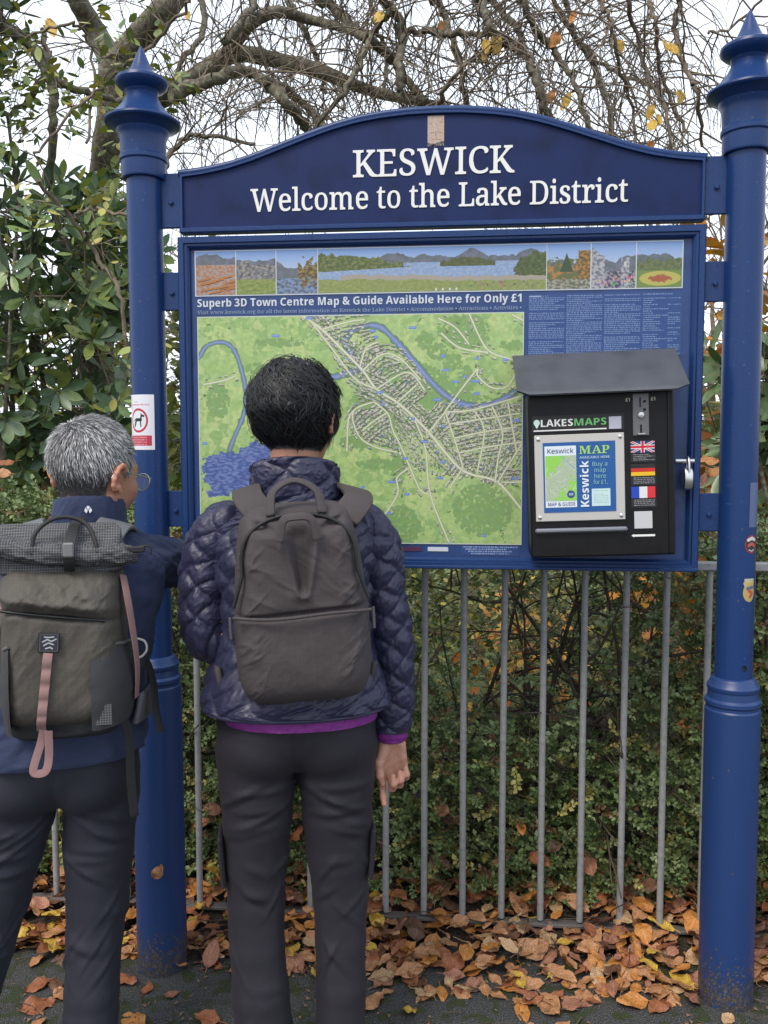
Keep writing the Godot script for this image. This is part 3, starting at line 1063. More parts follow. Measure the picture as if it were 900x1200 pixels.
func build_sign_stickers() -> void:
	# notice wrapped on the post
	var t := thing("dog_notice", "white notice with a black dog in a red ring on the blue post", "notice", Vector3(-0.630 - 0.0044 * 1.525, 1.525, 0))
	var im := Image.create(200, 300, false, Image.FORMAT_RGB8)
	im.fill(lin(0.66, 0.67, 0.72))
	var r := RandomNumberGenerator.new()
	r.seed = 3
	text_rows(im, 60, 90, 36, 44, 9, 6, lin(0.3, 0.32, 0.36), r, 0.0)
	text_rows(im, 16, 170, 50, 62, 12, 9, lin(0.50, 0.10, 0.14), r, 0.0)
	disc(im, Vector2(94, 140), 66, lin(0.42, 0.02, 0.05))
	disc(im, Vector2(94, 140), 54, lin(0.64, 0.66, 0.70))
	var k := lin(0.012, 0.014, 0.014)
	stroke(im, [Vector2(76, 136), Vector2(112, 136)], 17, k)
	stroke(im, [Vector2(112, 134), Vector2(117, 112), Vector2(132, 116)], 11, k)
	stroke(im, [Vector2(116, 110), Vector2(113, 102)], 5, k)
	stroke(im, [Vector2(74, 140), Vector2(64, 158), Vector2(66, 172)], 8, k)
	stroke(im, [Vector2(80, 140), Vector2(74, 160), Vector2(60, 172)], 6, k)
	stroke(im, [Vector2(110, 140), Vector2(112, 172)], 8, k)
	stroke(im, [Vector2(70, 132), Vector2(60, 142)], 5, k)
	im.fill_rect(Rect2i(6, 222, 176, 56), lin(0.45, 0.03, 0.06))
	for q in 4:
		text_rows(im, 12, 150, 228 + q * 13, 237 + q * 13, 12, 8, lin(0.62, 0.42, 0.42), r, 0.0)
	var m := mat(Color(1, 1, 1), 0.4)
	m.albedo_texture = ImageTexture.create_from_image(im)
	put(t, "notice_face", curved_patch(0.0462, -1.15, 0.62, -0.073, 0.073), m)
	# round and long stickers on the other post
	t = thing("round_sticker", "round red, white and black sticker on the blue post beside the fence rail", "sticker", Vector3(0.9065, 1.215, 0))
	im = Image.create(128, 128, false, Image.FORMAT_RGBA8)
	im.fill(Color(0, 0, 0, 0))
	disc(im, Vector2(64, 64), 62, lin(0.30, 0.03, 0.03))
	disc(im, Vector2(64, 64), 54, lin(0.03, 0.025, 0.03))
	stroke(im, [Vector2(30, 34), Vector2(64, 22), Vector2(98, 34)], 22, lin(0.55, 0.53, 0.52))
	stroke(im, [Vector2(34, 72), Vector2(64, 58), Vector2(96, 74)], 20, lin(0.42, 0.09, 0.07))
	stroke(im, [Vector2(38, 100), Vector2(64, 110), Vector2(90, 98)], 8, lin(0.45, 0.42, 0.42))
	m = mat(Color(1, 1, 1), 0.35)
	m.albedo_texture = ImageTexture.create_from_image(im)
	m.transparency = BaseMaterial3D.TRANSPARENCY_ALPHA_SCISSOR
	put(t, "sticker_face", curved_patch(0.0462, 0.12, 1.0, -0.024, 0.024), m)
	t = thing("label_sticker", "small worn yellow and red sticker with a round foot on the blue post", "sticker", Vector3(0.9065, 1.098, 0))
	im = Image.create(128, 160, false, Image.FORMAT_RGBA8)
	im.fill(Color(0, 0, 0, 0))
	im.fill_rect(Rect2i(14, 4, 100, 60), lin(0.42, 0.40, 0.30))
	disc(im, Vector2(64, 92), 60, lin(0.40, 0.30, 0.10))
	stroke(im, [Vector2(14, 34), Vector2(114, 30)], 18, lin(0.45, 0.34, 0.12))
	stroke(im, [Vector2(40, 66), Vector2(100, 60)], 20, lin(0.07, 0.12, 0.20))
	stroke(im, [Vector2(56, 80), Vector2(96, 100), Vector2(70, 120)], 22, lin(0.42, 0.07, 0.04))
	m = mat(Color(1, 1, 1), 0.4)
	m.albedo_texture = ImageTexture.create_from_image(im)
	m.transparency = BaseMaterial3D.TRANSPARENCY_ALPHA_SCISSOR
	put(t, "sticker_face", curved_patch(0.0462, 0.08, 0.92, -0.032, 0.032), m)
	t = thing("clear_tape", "strip of faded clear tape stuck along the blue post above the stickers", "tape", Vector3(0.9065, 1.32, 0))
	put(t, "tape_face", curved_patch(0.0462, 0.35, 1.15, -0.062, 0.050, 0.0006), tri(mat(Color(0.085, 0.12, 0.25), 0.3), M.speck, 6.0))
	# torn paper sticker on the header
	t = thing("paper_sticker", "torn faded beige paper sticker at the crown of the sign header", "sticker", Vector3(0.134, 2.262, 0.0046))
	im = Image.create(96, 160, false, Image.FORMAT_RGBA8)
	im.fill(lin(0.44, 0.33, 0.27))
	for y in 160:
		for x in 96:
			var n := nz.get_noise_2d(x * 0.06, y * 0.06)
			var c := lin(0.46, 0.35, 0.29).lerp(lin(0.36, 0.26, 0.21), clampf(n + 0.3, 0, 1))
			if absf(x - 40) < 2:
				c = c.lightened(0.15)
			if y > 130 + 6 * sin(x * 0.05):
				c = lin(0.04, 0.035, 0.04) if nz.get_noise_2d(x * 0.2, y * 0.03) > -0.15 else lin(0.36, 0.33, 0.36)
			if y > 138 + 18 * nz.get_noise_2d(x * 0.09, 4.0) + 10:
				c.a = 0.0
			im.set_pixel(x, y, c)
	for a in [[16, 84, 70, 6], [20, 118, 60, 4], [72, 36, 14, 10], [12, 40, 12, 8], [44, 96, 6, 14]]:
		stroke(im, [Vector2(a[0], a[1]), Vector2(a[0] + a[2] * 0.5, a[1] - a[3]), Vector2(mini(a[0] + a[2], 92), a[1])], 4, lin(0.24, 0.18, 0.16))
	m = mat(Color(1, 1, 1), 0.7)
	m.albedo_texture = ImageTexture.create_from_image(im)
	m.transparency = BaseMaterial3D.TRANSPARENCY_ALPHA_SCISSOR
	var b := MB.new()
	b.quad(Vector3(-0.0215, -0.042, 0.001), Vector3(0.0205, -0.042, 0.001), Vector3(0.0205, 0.039, 0.0016), Vector3(-0.0215, 0.039, 0.0016))
	put(t, "sticker_face", b.mesh(), m)

# ================================================================ the vending box
func flat(parent: Node, called: String, x0: float, x1: float, y0: float, y1: float, z: float, m: Material, thick := 0.001) -> MeshInstance3D:
	var b := MB.new()
	b.box(Vector3((x0 + x1) / 2, (y0 + y1) / 2, z + thick / 2), Vector3(x1 - x0, y1 - y0, thick), 0.0)
	return put(parent, called, b.mesh(), m)

func build_dispenser() -> void:
	var t := thing("map_dispenser", "black coin-operated map box with grey sloping hood hung on the sign", "vending box", Vector3(0.5475, 1.3935, 0.0))
	t.rotation.z = deg_to_rad(2.1)
	var zf := 0.112
	var body := put(t, "body", box_mesh(Vector3(0, -0.002, 0.059), Vector3(0.350, 0.404, 0.106), 0.004), M.black)
	put(body, "door_edge", box_mesh(Vector3(0.160, -0.004, zf + 0.001), Vector3(0.0035, 0.392, 0.005), 0.001), M.black)
	# hood: one bent sheet with rounded lower corners
	var hb := MB.new()
	var n := 14
	var prof := [Vector2(0.004, 0.308), Vector2(0.020, 0.300), Vector2(0.150, 0.208), Vector2(0.157, 0.197)]
	for side in 2:
		var pts := []
		for j in prof.size():
			for i in n + 1:
				var x := lerpf(-0.203, 0.203, float(i) / n)
				var q: Vector2 = prof[prof.size() - 1 - j]
				var e := 0.0
				if j == 0:
					e = 0.011 * pow(absf(x) / 0.203, 24.0)
				pts.append(Vector3(x, q.y + e - side * 0.003, q.x - side * 0.002))
		if side == 0:
			hb.grid(pts, n, prof.size() - 1)
		else:
			var rev := []
			for j in prof.size():
				for i in n + 1:
					rev.append(pts[j * (n + 1) + n - i])
			hb.grid(rev, n, prof.size() - 1)
	put(t, "hood", hb.mesh(), M.hood)
	for sx in [-1.0, 1.0]:
		var cb := MB.new()
		cb.prism(PackedVector2Array([Vector2(0.006, 0.200), Vector2(0.108, 0.200), Vector2(0.108, 0.232), Vector2(0.022, 0.294), Vector2(0.006, 0.300)]), -0.002, 0.002)
		put(t, "hood_cheek", cb.mesh(), M.hood, Transform3D(Basis(Vector3(0, 0, 1), Vector3(0, 1, 0), Vector3(-1, 0, 0)), Vector3(sx * 0.165, 0, 0)))
	# name strip
	var white := mat(Color(0.72, 0.72, 0.70), 0.5)
	var green := mat(Color(0.13, 0.42, 0.14), 0.5)
	var strip := flat(t, "name_strip", -0.166, 0.056, 0.106, 0.146, zf, M.rubber, 0.0008)
	lettering(strip, "lettering", "LAKES", "Droid Sans", 700, white, Vector3(-0.1445, 0.1195, zf + 0.0010), 0.0775, 0.0172)
	lettering(strip, "lettering", "MAPS", "Droid Sans", 700, green, Vector3(-0.0635, 0.1195, zf + 0.0010), 0.0770, 0.0172)
	flat(strip, "underline", -0.1625, 0.0135, 0.1085, 0.1115, zf + 0.0010, white)
	var pin := MB.new()
	var pp := PackedVector2Array()
	for k in 20:
		var a := -0.6 + (PI + 1.2) * k / 19.0
		pp.append(Vector2(cos(a) * 0.0075 - 0.1545, sin(a) * 0.0075 + 0.130))
	pp.append(Vector2(-0.1545, 0.1150))
	pin.prism(pp, zf + 0.0010, zf + 0.0018)
	put(strip, "pin_emblem", pin.mesh(), mat(Color(0.55, 0.72, 0.66), 0.5))
	flat(strip, "pale_sticker", 0.0195, 0.0490, 0.1085, 0.1385, zf + 0.0010, mat(Color(0.42, 0.42, 0.52), 0.5))
	# framed poster
	var pf := put(t, "poster_frame", box_mesh(Vector3(-0.0535, -0.0075, zf + 0.002), Vector3(0.2165, 0.213, 0.004), 0.0012), mat(Color(0.52, 0.50, 0.47), 0.45, 0.3))
	for sx in [-1.0, 1.0]:
		for sy in [-1.0, 1.0]:
			var sc := MB.new()
			sc.lathe([[0.0048, 0.0], [0.0046, 0.0016], [0.003, 0.0026], [0.0, 0.0028]], 12)
			put(pf, "screw", sc.mesh(), M.steel, Transform3D(Basis(Vector3.RIGHT, PI / 2), Vector3(-0.0535 + sx * 0.0985, -0.0075 + sy * 0.0965, zf + 0.004)))
	var pz := zf + 0.0042
	var poster := flat(t, "poster", -0.1415, 0.0330, -0.0925, 0.0800, pz, mat(Color(0.012, 0.085, 0.29), 0.35), 0.0008)
	var px := func(x: float): return lerpf(-0.1415, 0.0330, (x - 150.0) / 355.0)
	var py := func(y: float): return lerpf(0.0800, -0.0925, (y - 440.0) / 352.0)
	var pale := mat(Color(0.64, 0.70, 0.76), 0.45)
	var navy := mat(Color(0.03, 0.05, 0.16), 0.45)
	flat(poster, "leaflet_card", px.call(158.0), px.call(313.0), py.call(766.0), py.call(458.0), pz + 0.0008, pale, 0.0006)
	var mm := mat(Color(1, 1, 1), 0.4)
	mm.albedo_texture = ImageTexture.create_from_image(leaflet_print())
	var mf := MB.new()
	mf.quad(Vector3(px.call(161.0), py.call(733.0), pz + 0.0019), Vector3(px.call(313.0), py.call(733.0), pz + 0.0019), Vector3(px.call(313.0), py.call(506.0), pz + 0.0019), Vector3(px.call(161.0), py.call(506.0), pz + 0.0019))
	put(poster, "leaflet_map", mf.mesh(), mm)
	var tz := pz + 0.0016
	lettering(poster, "lettering", "Keswick", "Droid Sans", 400, navy, Vector3(px.call(172.0), py.call(494.0), tz), 0.063, 0.0115)
	lettering(poster, "lettering", "MAP & GUIDE", "Droid Sans", 400, navy, Vector3(px.call(170.0), py.call(758.0), tz), 0.066, 0.0085)
	lettering(poster, "lettering", "MAP", "Droid Serif", 700, mat(Color(0.30, 0.56, 0.16), 0.4), Vector3(px.call(328.0), py.call(501.0), tz), 0.0725, 0.0195)
	lettering(poster, "lettering", "AVAILABLE HERE", "Droid Sans", 700, mat(Color(0.36, 0.50, 0.66), 0.4), Vector3(px.call(329.0), py.call(525.0), tz), 0.0725, 0.0058)
	lettering(poster, "lettering", "Keswick", "Droid Sans", 700, pale, Vector3(px.call(372.0), py.call(766.0), tz), 0.1130, 0.0200, 0.0006, PI / 2)
	var teal := mat(Color(0.22, 0.46, 0.48), 0.4)
	var lines := [["Buy a", 392.0, 464.0, 564.0], ["map", 401.0, 456.0, 594.0], ["here", 400.0, 457.0, 624.0], ["for £1.", 395.0, 464.0, 654.0]]
	for a in lines:
		lettering(poster, "lettering", a[0], "Droid Sans", 400, teal, Vector3(px.call(a[1]), py.call(a[3]), tz), px.call(a[2]) - px.call(a[1]), 0.0105)
	var card := mat(Color(1, 1, 1), 0.45)
	var im := Image.create(96, 92, false, Image.FORMAT_RGB8)
	im.fill(lin(0.50, 0.66, 0.66))
	var r := RandomNumberGenerator.new()
	r.seed = 2
	text_rows(im, 10, 86, 10, 84, 9, 4, lin(0.22, 0.32, 0.36), r, 0.1)
	card.albedo_texture = ImageTexture.create_from_image(im)
	var cb2 := MB.new()
	cb2.quad(Vector3(px.call(386.0), py.call(764.0), tz), Vector3(px.call(477.0), py.call(764.0), tz), Vector3(px.call(477.0), py.call(677.0), tz), Vector3(px.call(386.0), py.call(677.0), tz))
	put(poster, "small_print", cb2.mesh(), card)
	# tray lip
	put(t, "tray_lip", box_mesh(Vector3(-0.0530, -0.1370, zf + 0.006), Vector3(0.224, 0.0115, 0.012), 0.004), mat(Color(0.22, 0.23, 0.27), 0.4, 0.5))
	# coin mechanism
	var coin := put(t, "coin_mechanism", box_mesh(Vector3(0.0955, 0.1405, zf + 0.002), Vector3(0.0385, 0.102, 0.004), 0.001), mat(Color(0.15, 0.15, 0.15), 0.45, 0.6))
	flat(coin, "coin_slot", 0.0925, 0.0955, 0.158, 0.182, zf + 0.0035, M.hole, 0.0012)
	flat(coin, "coin_slot", 0.0930, 0.0975, 0.096, 0.116, zf + 0.0035, M.hole, 0.0012)
	var bt := MB.new()
	bt.lathe([[0.0085, 0.0], [0.0085, 0.003], [0.0068, 0.0052], [0.0, 0.006]], 18)
	put(coin, "push_button", bt.mesh(), M.steel, Transform3D(Basis(Vector3.RIGHT, PI / 2), Vector3(0.0955, 0.1395, zf + 0.004)))
	for y in [0.172, 0.152]:
		var hs := MB.new()
		hs.lathe([[0.0034, 0.0], [0.0032, 0.0012], [0.0, 0.0012]], 10)
		put(coin, "rivet", hs.mesh(), M.hole, Transform3D(Basis(Vector3.RIGHT, PI / 2), Vector3(0.1045, y, zf + 0.004)))
	put(coin, "return_lip", box_mesh(Vector3(0.0955, 0.0935, zf + 0.007), Vector3(0.020, 0.005, 0.010), 0.0015), M.steel)
	var cream := mat(Color(0.55, 0.55, 0.42), 0.5)
	lettering(coin, "lettering", "£1", "Droid Sans", 700, cream, Vector3(0.0600, 0.1735, zf + 0.0006), 0.0105, 0.0080)
	lettering(coin, "lettering", "£1", "Droid Sans", 700, cream, Vector3(0.1200, 0.1735, zf + 0.0006), 0.0105, 0.0080)
	# flag stickers with lines of small print below each
	for k in 3:
		var y1: float = [0.0765, 0.0200, -0.0345][k]
		var fm := mat(Color(1, 1, 1), 0.4)
		fm.albedo_texture = ImageTexture.create_from_image(flag_print(k))
		var fb := MB.new()
		fb.box(Vector3(0.0990, y1 - 0.0145, zf + 0.0003), Vector3(0.0585, 0.0290, 0.0006), 0.0)
		var st := put(t, "flag_sticker", fb.mesh(), M.rubber)
		var ff := MB.new()
		ff.quad(Vector3(0.0705, y1 - 0.0285, zf + 0.0012), Vector3(0.1275, y1 - 0.0285, zf + 0.0012), Vector3(0.1275, y1 - 0.0005, zf + 0.0012), Vector3(0.0705, y1 - 0.0005, zf + 0.0012))
		put(st, "flag", ff.mesh(), fm)
		var tm := mat(Color(1, 1, 1), 0.5)
		var ti := Image.create(128, 44, false, Image.FORMAT_RGB8)
		ti.fill(lin(0.010, 0.010, 0.011))
		text_rows(ti, 14, 120, 3, 42, 9, 5, lin(0.45, 0.45, 0.46), r, 0.0)
		tm.albedo_texture = ImageTexture.create_from_image(ti)
		var tb := MB.new()
		tb.quad(Vector3(0.0700, y1 - 0.0515, zf + 0.0008), Vector3(0.1300, y1 - 0.0515, zf + 0.0008), Vector3(0.1300, y1 - 0.0305, zf + 0.0008), Vector3(0.0700, y1 - 0.0305, zf + 0.0008))
		put(st, "small_print", tb.mesh(), tm)
	flat(t, "pale_sticker", 0.0765, 0.1195, -0.1375, -0.0955, zf, mat(Color(0.50, 0.50, 0.52), 0.5))
	var ar := MB.new()
	ar.prism(PackedVector2Array([Vector2(0.0690, -0.1550), Vector2(0.0750, -0.1590), Vector2(0.0750, -0.1575), Vector2(0.1255, -0.1575), Vector2(0.1255, -0.1525), Vector2(0.0750, -0.1525), Vector2(0.0750, -0.1510)]), zf, zf + 0.0008)
	put(t, "white_arrow", ar.mesh(), white)

func leaflet_print() -> Image:
	var im := Image.create(200, 300, false, Image.FORMAT_RGB8)
	var r := RandomNumberGenerator.new()
	r.seed = 4
	for y in 300:
		for x in 200:
			var a := nz.get_noise_2d(x * 0.02, y * 0.02)
			var f := nz.get_noise_2d(x * 0.16, y * 0.16)
			var c := lin(0.20, 0.52, 0.05).lerp(lin(0.34, 0.60, 0.14), clampf(f + 0.4, 0, 1))
			if absf(x * 0.7 + (y - 150) * 0.62 - 70 + a * 60) < 62.0:
				c = lin(0.52, 0.58, 0.46) if f > 0.05 else lin(0.26, 0.34, 0.22)
			im.set_pixel(x, y, c)
	for k in 12:
		var p := Vector2(r.randf_range(0, 200), r.randf_range(40, 260))
		stroke(im, [p, p + Vector2(r.randf_range(-60, 60), r.randf_range(-50, 50))], 3, lin(0.62, 0.64, 0.52))
	stroke(im, curve2([Vector2(100, 0), Vector2(150, 50), Vector2(190, 90)]), 5, lin(0.2, 0.3, 0.6))
	disc(im, Vector2(162, 258), 26, lin(0.03, 0.06, 0.20))
	for q in [[150, 250, 8, 16], [162, 250, 4, 16], [170, 250, 6, 16]]:
		im.fill_rect(Rect2i(q[0], q[1], q[2], q[3]), lin(0.45, 0.52, 0.66))
	return im

func flag_print(k: int) -> Image:
	var im := Image.create(120, 60, false, Image.FORMAT_RGB8)
	if k == 0:
		im.fill(lin(0.012, 0.03, 0.16))
		var w := lin(0.66, 0.66, 0.66)
		var rd := lin(0.50, 0.01, 0.03)
		for s in [[Vector2(0, 0), Vector2(120, 60)], [Vector2(0, 60), Vector2(120, 0)]]:
			stroke(im, s, 12, w)
		for s in [[Vector2(0, 0), Vector2(120, 60)], [Vector2(0, 60), Vector2(120, 0)]]:
			stroke(im, s, 5, rd)
		im.fill_rect(Rect2i(0, 20, 120, 20), w)
		im.fill_rect(Rect2i(50, 0, 20, 60), w)
		im.fill_rect(Rect2i(0, 24, 120, 12), rd)
		im.fill_rect(Rect2i(54, 0, 12, 60), rd)
	elif k == 1:
		im.fill_rect(Rect2i(0, 0, 120, 20), lin(0.010, 0.010, 0.010))
		im.fill_rect(Rect2i(0, 20, 120, 20), lin(0.52, 0.02, 0.01))
		im.fill_rect(Rect2i(0, 40, 120, 20), lin(0.72, 0.44, 0.01))
	else:
		im.fill_rect(Rect2i(0, 0, 40, 60), lin(0.008, 0.05, 0.42))
		im.fill_rect(Rect2i(40, 0, 40, 60), lin(0.66, 0.66, 0.68))
		im.fill_rect(Rect2i(80, 0, 40, 60), lin(0.62, 0.02, 0.03))
	return im

# ================================================================ plants
func rv(a: float, b: float) -> float:
	return rng.randf_range(a, b)

func rdir() -> Vector3:
	var z := rv(-1, 1)
	var a := rv(0, TAU)
	var q := sqrt(1.0 - z * z)
	return Vector3(q * cos(a), z, q * sin(a))

# one leaf blade lying along +z from its stalk, face up, folded along the midrib and curled
func leaf_mesh(length: float, width: float, fold: float, curl: float, point: float, rows := 6, wave := 0.0, sd := 0, stalk := 0.0) -> ArrayMesh:
	var b := MB.new()
	var cols := 4 if wave > 0.0 else 2
	var base := b.v.size()
	for j in rows + 1:
		var t := float(j) / rows
		var w := width * 0.5 * pow(maxf(sin(PI * pow(t, point)), 0.0), 0.75)
		if wave > 0.0:
			w *= 1.0 + 0.22 * nz.get_noise_2d(j * 2.7, sd * 5.0)
		if j == 0 or j == rows:
			w = width * 0.015
		var a := curl * (t - 0.3)
		for i in cols + 1:
			var s := float(i) / cols * 2.0 - 1.0
			var y := absf(s) * w * fold + wave * length * (nz.get_noise_2d(s * 1.3 + sd * 7.3, t * 2.3 + sd) * 1.2 + 0.4 * s * s * nz.get_noise_2d(t * 3.0, sd * 3.1 + s * 0.4))
			var p := Vector3(s * w, y + length * (-cos(a) + cos(curl * 0.3)) / maxf(absf(curl), 0.05) * signf(curl) * 0.5, length * t * (1.0 - 0.08 * absf(curl)))
			b.col = Color(1, 1, 1) if absf(s) > 0.1 else Color(1.25, 1.25, 1.1)
			b.p(p, Vector2(s * 0.5 * w / (width * 0.5) + 0.5, t))
	for j in rows:
		for i in cols:
			var a := base + j * (cols + 1) + i
			b.q4(a, a + cols + 1, a + cols + 2, a + 1)
	if stalk > 0.0:
		b.tube(PackedVector3Array([Vector3(0, 0.0, -stalk), Vector3(0, 0.002, -stalk * 0.5), Vector3(0, 0, 0.01)]), 0.0012, 4, false)
	return b.mesh()

func frame_to(at: Vector3, fwd: Vector3, up: Vector3, s := 1.0) -> Transform3D:
	var z := fwd.normalized()
	var x := up.cross(z)
	if x.length() < 0.01:
		x = Vector3.RIGHT.cross(z)
	x = x.normalized()
	return Transform3D(Basis(x, z.cross(x), z).scaled_local(Vector3.ONE * s), at)

func wander(start: Vector3, dir: Vector3, length: float, n: int, turn: float, droop: float) -> PackedVector3Array:
	var out := PackedVector3Array([start])
	var d := dir.normalized()
	var p := start
	for i in n:
		d = (d + rdir() * turn + Vector3.DOWN * droop * (i + 1.0) / n).normalized()
		p += d * length / n
		out.append(p)
	return out

func taper(n: int, r0: float, r1: float) -> Array:
	var o := []
	for i in n:
		o.append(lerpf(r0, r1, float(i) / maxf(n - 1, 1)))
	return o

func twigs_on(mb: MB, path: PackedVector3Array, step: float, l0: float, l1: float, r: float, droop: float, tips: Array, deep := 1) -> void:
	var acc := rv(0, step)
	for i in path.size() - 1:
		var seg := path[i + 1] - path[i]
		var L := seg.length()
		while acc < L:
			var at := path[i] + seg * (acc / L)
			var side := rdir()
			side = (side - seg.normalized() * side.dot(seg.normalized())).normalized()
			var d := (side + seg.normalized() * rv(0.1, 0.9)).normalized()
			var len := rv(l0, l1)
			var tw := wander(at, d, len, 6, 0.28, droop)
			mb.tube(tw, taper(tw.size(), r, r * 0.4), 4, false)
			tips.append(tw[tw.size() - 1])
			if deep > 0:
				for k in rng.randi_range(2, 4):
					var q := rng.randi_range(1, tw.size() - 2)
					var dd := ((tw[q + 1] - tw[q]).normalized() + rdir() * 0.9).normalized()
					var sub := wander(tw[q], dd, len * rv(0.3, 0.6), 4, 0.30, droop * 0.7)
					mb.tube(sub, taper(sub.size(), r * 0.55, r * 0.25), 3, false)
					tips.append(sub[sub.size() - 1])
			acc += step * rv(0.5, 1.5)
		acc -= L

func build_hedge() -> void:
	var h := thing("clipped_hedge", "small-leaved evergreen hedge with dark stems behind the grey railing", "hedge", Vector3.ZERO)
	# stems
	for k in 60:
		var x := rv(-2.6, 2.3)
		var z := rv(-0.80, -0.45)
		var b := MB.new()
		var lean := Vector3(rv(-0.45, 0.45), 1.0, rv(-0.15, 0.15))
		var st := wander(Vector3(x, 0.0, z), lean, rv(0.9, 1.2), 8, 0.16, -0.06)
		var r := rv(0.006, 0.016)
		b.tube(st, taper(st.size(), r, r * 0.35), 6, false)
		var tips := []
		twigs_on(b, st, 0.11, 0.18, 0.45, r * 0.40, -0.05, tips, 1)
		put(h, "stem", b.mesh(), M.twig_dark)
	# sprigs of small leaves
	var sb := MB.new()
	sb.col = Color(0.9, 0.7, 0.5)
	sb.tube(PackedVector3Array([Vector3(0, 0, -0.02), Vector3(0.003, 0.003, 0.03), Vector3(0, 0.0, 0.06)]), [0.0012, 0.001, 0.0006], 3, false)
	for k in 15:
		var t := 0.05 + 0.95 * k / 14.0
		var at := Vector3(0, 0.001, 0.062 * t)
		var an := k * 2.4 + rv(-0.5, 0.5)
		var fw := Vector3(cos(an), sin(an) * 0.8, rv(0.2, 1.1))
		var f := frame_to(at, fw, Vector3(rv(-0.7, 0.7), 1, rv(-0.7, 0.7)), rv(0.65, 1.3))
		sb.col = Color(1, 1, 1) * rv(0.75, 1.25)
		var l := 0.0165
		var w := 0.0060
		var q := [Vector3(0, 0, 0), Vector3(w, 0.0012, l * 0.45), Vector3(0, -0.0006, l * 0.5), Vector3(-w, 0.0012, l * 0.45), Vector3(0, -0.001, l)]
		var ids := []
		for c in q:
			ids.append(sb.p(f * c))
		sb.t3(ids[0], ids[2], ids[1])
		sb.t3(ids[0], ids[3], ids[2])
		sb.t3(ids[1], ids[2], ids[4])
		sb.t3(ids[2], ids[3], ids[4])
	var sprig := sb.mesh()
	var m := tinted(mat(Color(1, 1, 1), 0.48))
	m.backlight_enabled = true
	m.backlight = Color(0.35, 0.4, 0.2)
	var xs := []
	var cs := []
	var tries := 0
	while xs.size() < 26000 and tries < 190000:
		tries += 1
		var x := rv(-2.9, 2.6)
		var y := rv(0.03, 1.30)
		var z := rv(-0.98, -0.31)
		var top := 1.24 + 0.05 * nz.get_noise_2d(x * 2.0, 3.0)
		if x < -0.85:
			top += 0.09
		if y > top:
			continue
		# dense faces, open heart; a thin see-through stretch in the middle
		var dens := 0.25 + 0.75 * smoothstep(-0.62, -0.42, z) * smoothstep(0.95, 0.45, y) + 0.7 * smoothstep(top - 0.16, top, y)
		var g := Vector2((x - 0.36) / 0.46, (y - 0.86) / 0.36).length()
		if g < 1.0:
			dens *= lerpf(0.07, 0.8, g * g * g)
		dens *= clampf(0.75 + 2.2 * nz.get_noise_3d(x * 5.0, y * 5.0, z * 5.0), 0.02, 1.6)
		dens *= lerpf(0.55, 1.0, smoothstep(0.02, 0.22, y))
		if rng.randf() > dens:
			continue
		var d := (Vector3(rv(-1, 1), rv(-0.5, 0.9), rv(-0.2, 1.0))).normalized()
		xs.append(frame_to(Vector3(x, y, z), d, Vector3(rv(-0.6, 0.6), 1, rv(-0.2, 0.9)), rv(0.6, 1.15)))
		var c: Color = [Color(0.115, 0.175, 0.06), Color(0.145, 0.21, 0.075), Color(0.18, 0.25, 0.095), Color(0.23, 0.30, 0.13), Color(0.36, 0.33, 0.10), Color(0.11, 0.16, 0.055), Color(0.13, 0.19, 0.07), Color(0.17, 0.10, 0.05)][rng.randi() % (8 if rng.randf() < 0.6 else 4)]
		cs.append(c)
	scatter(h, "foliage", sprig, m, xs, cs)

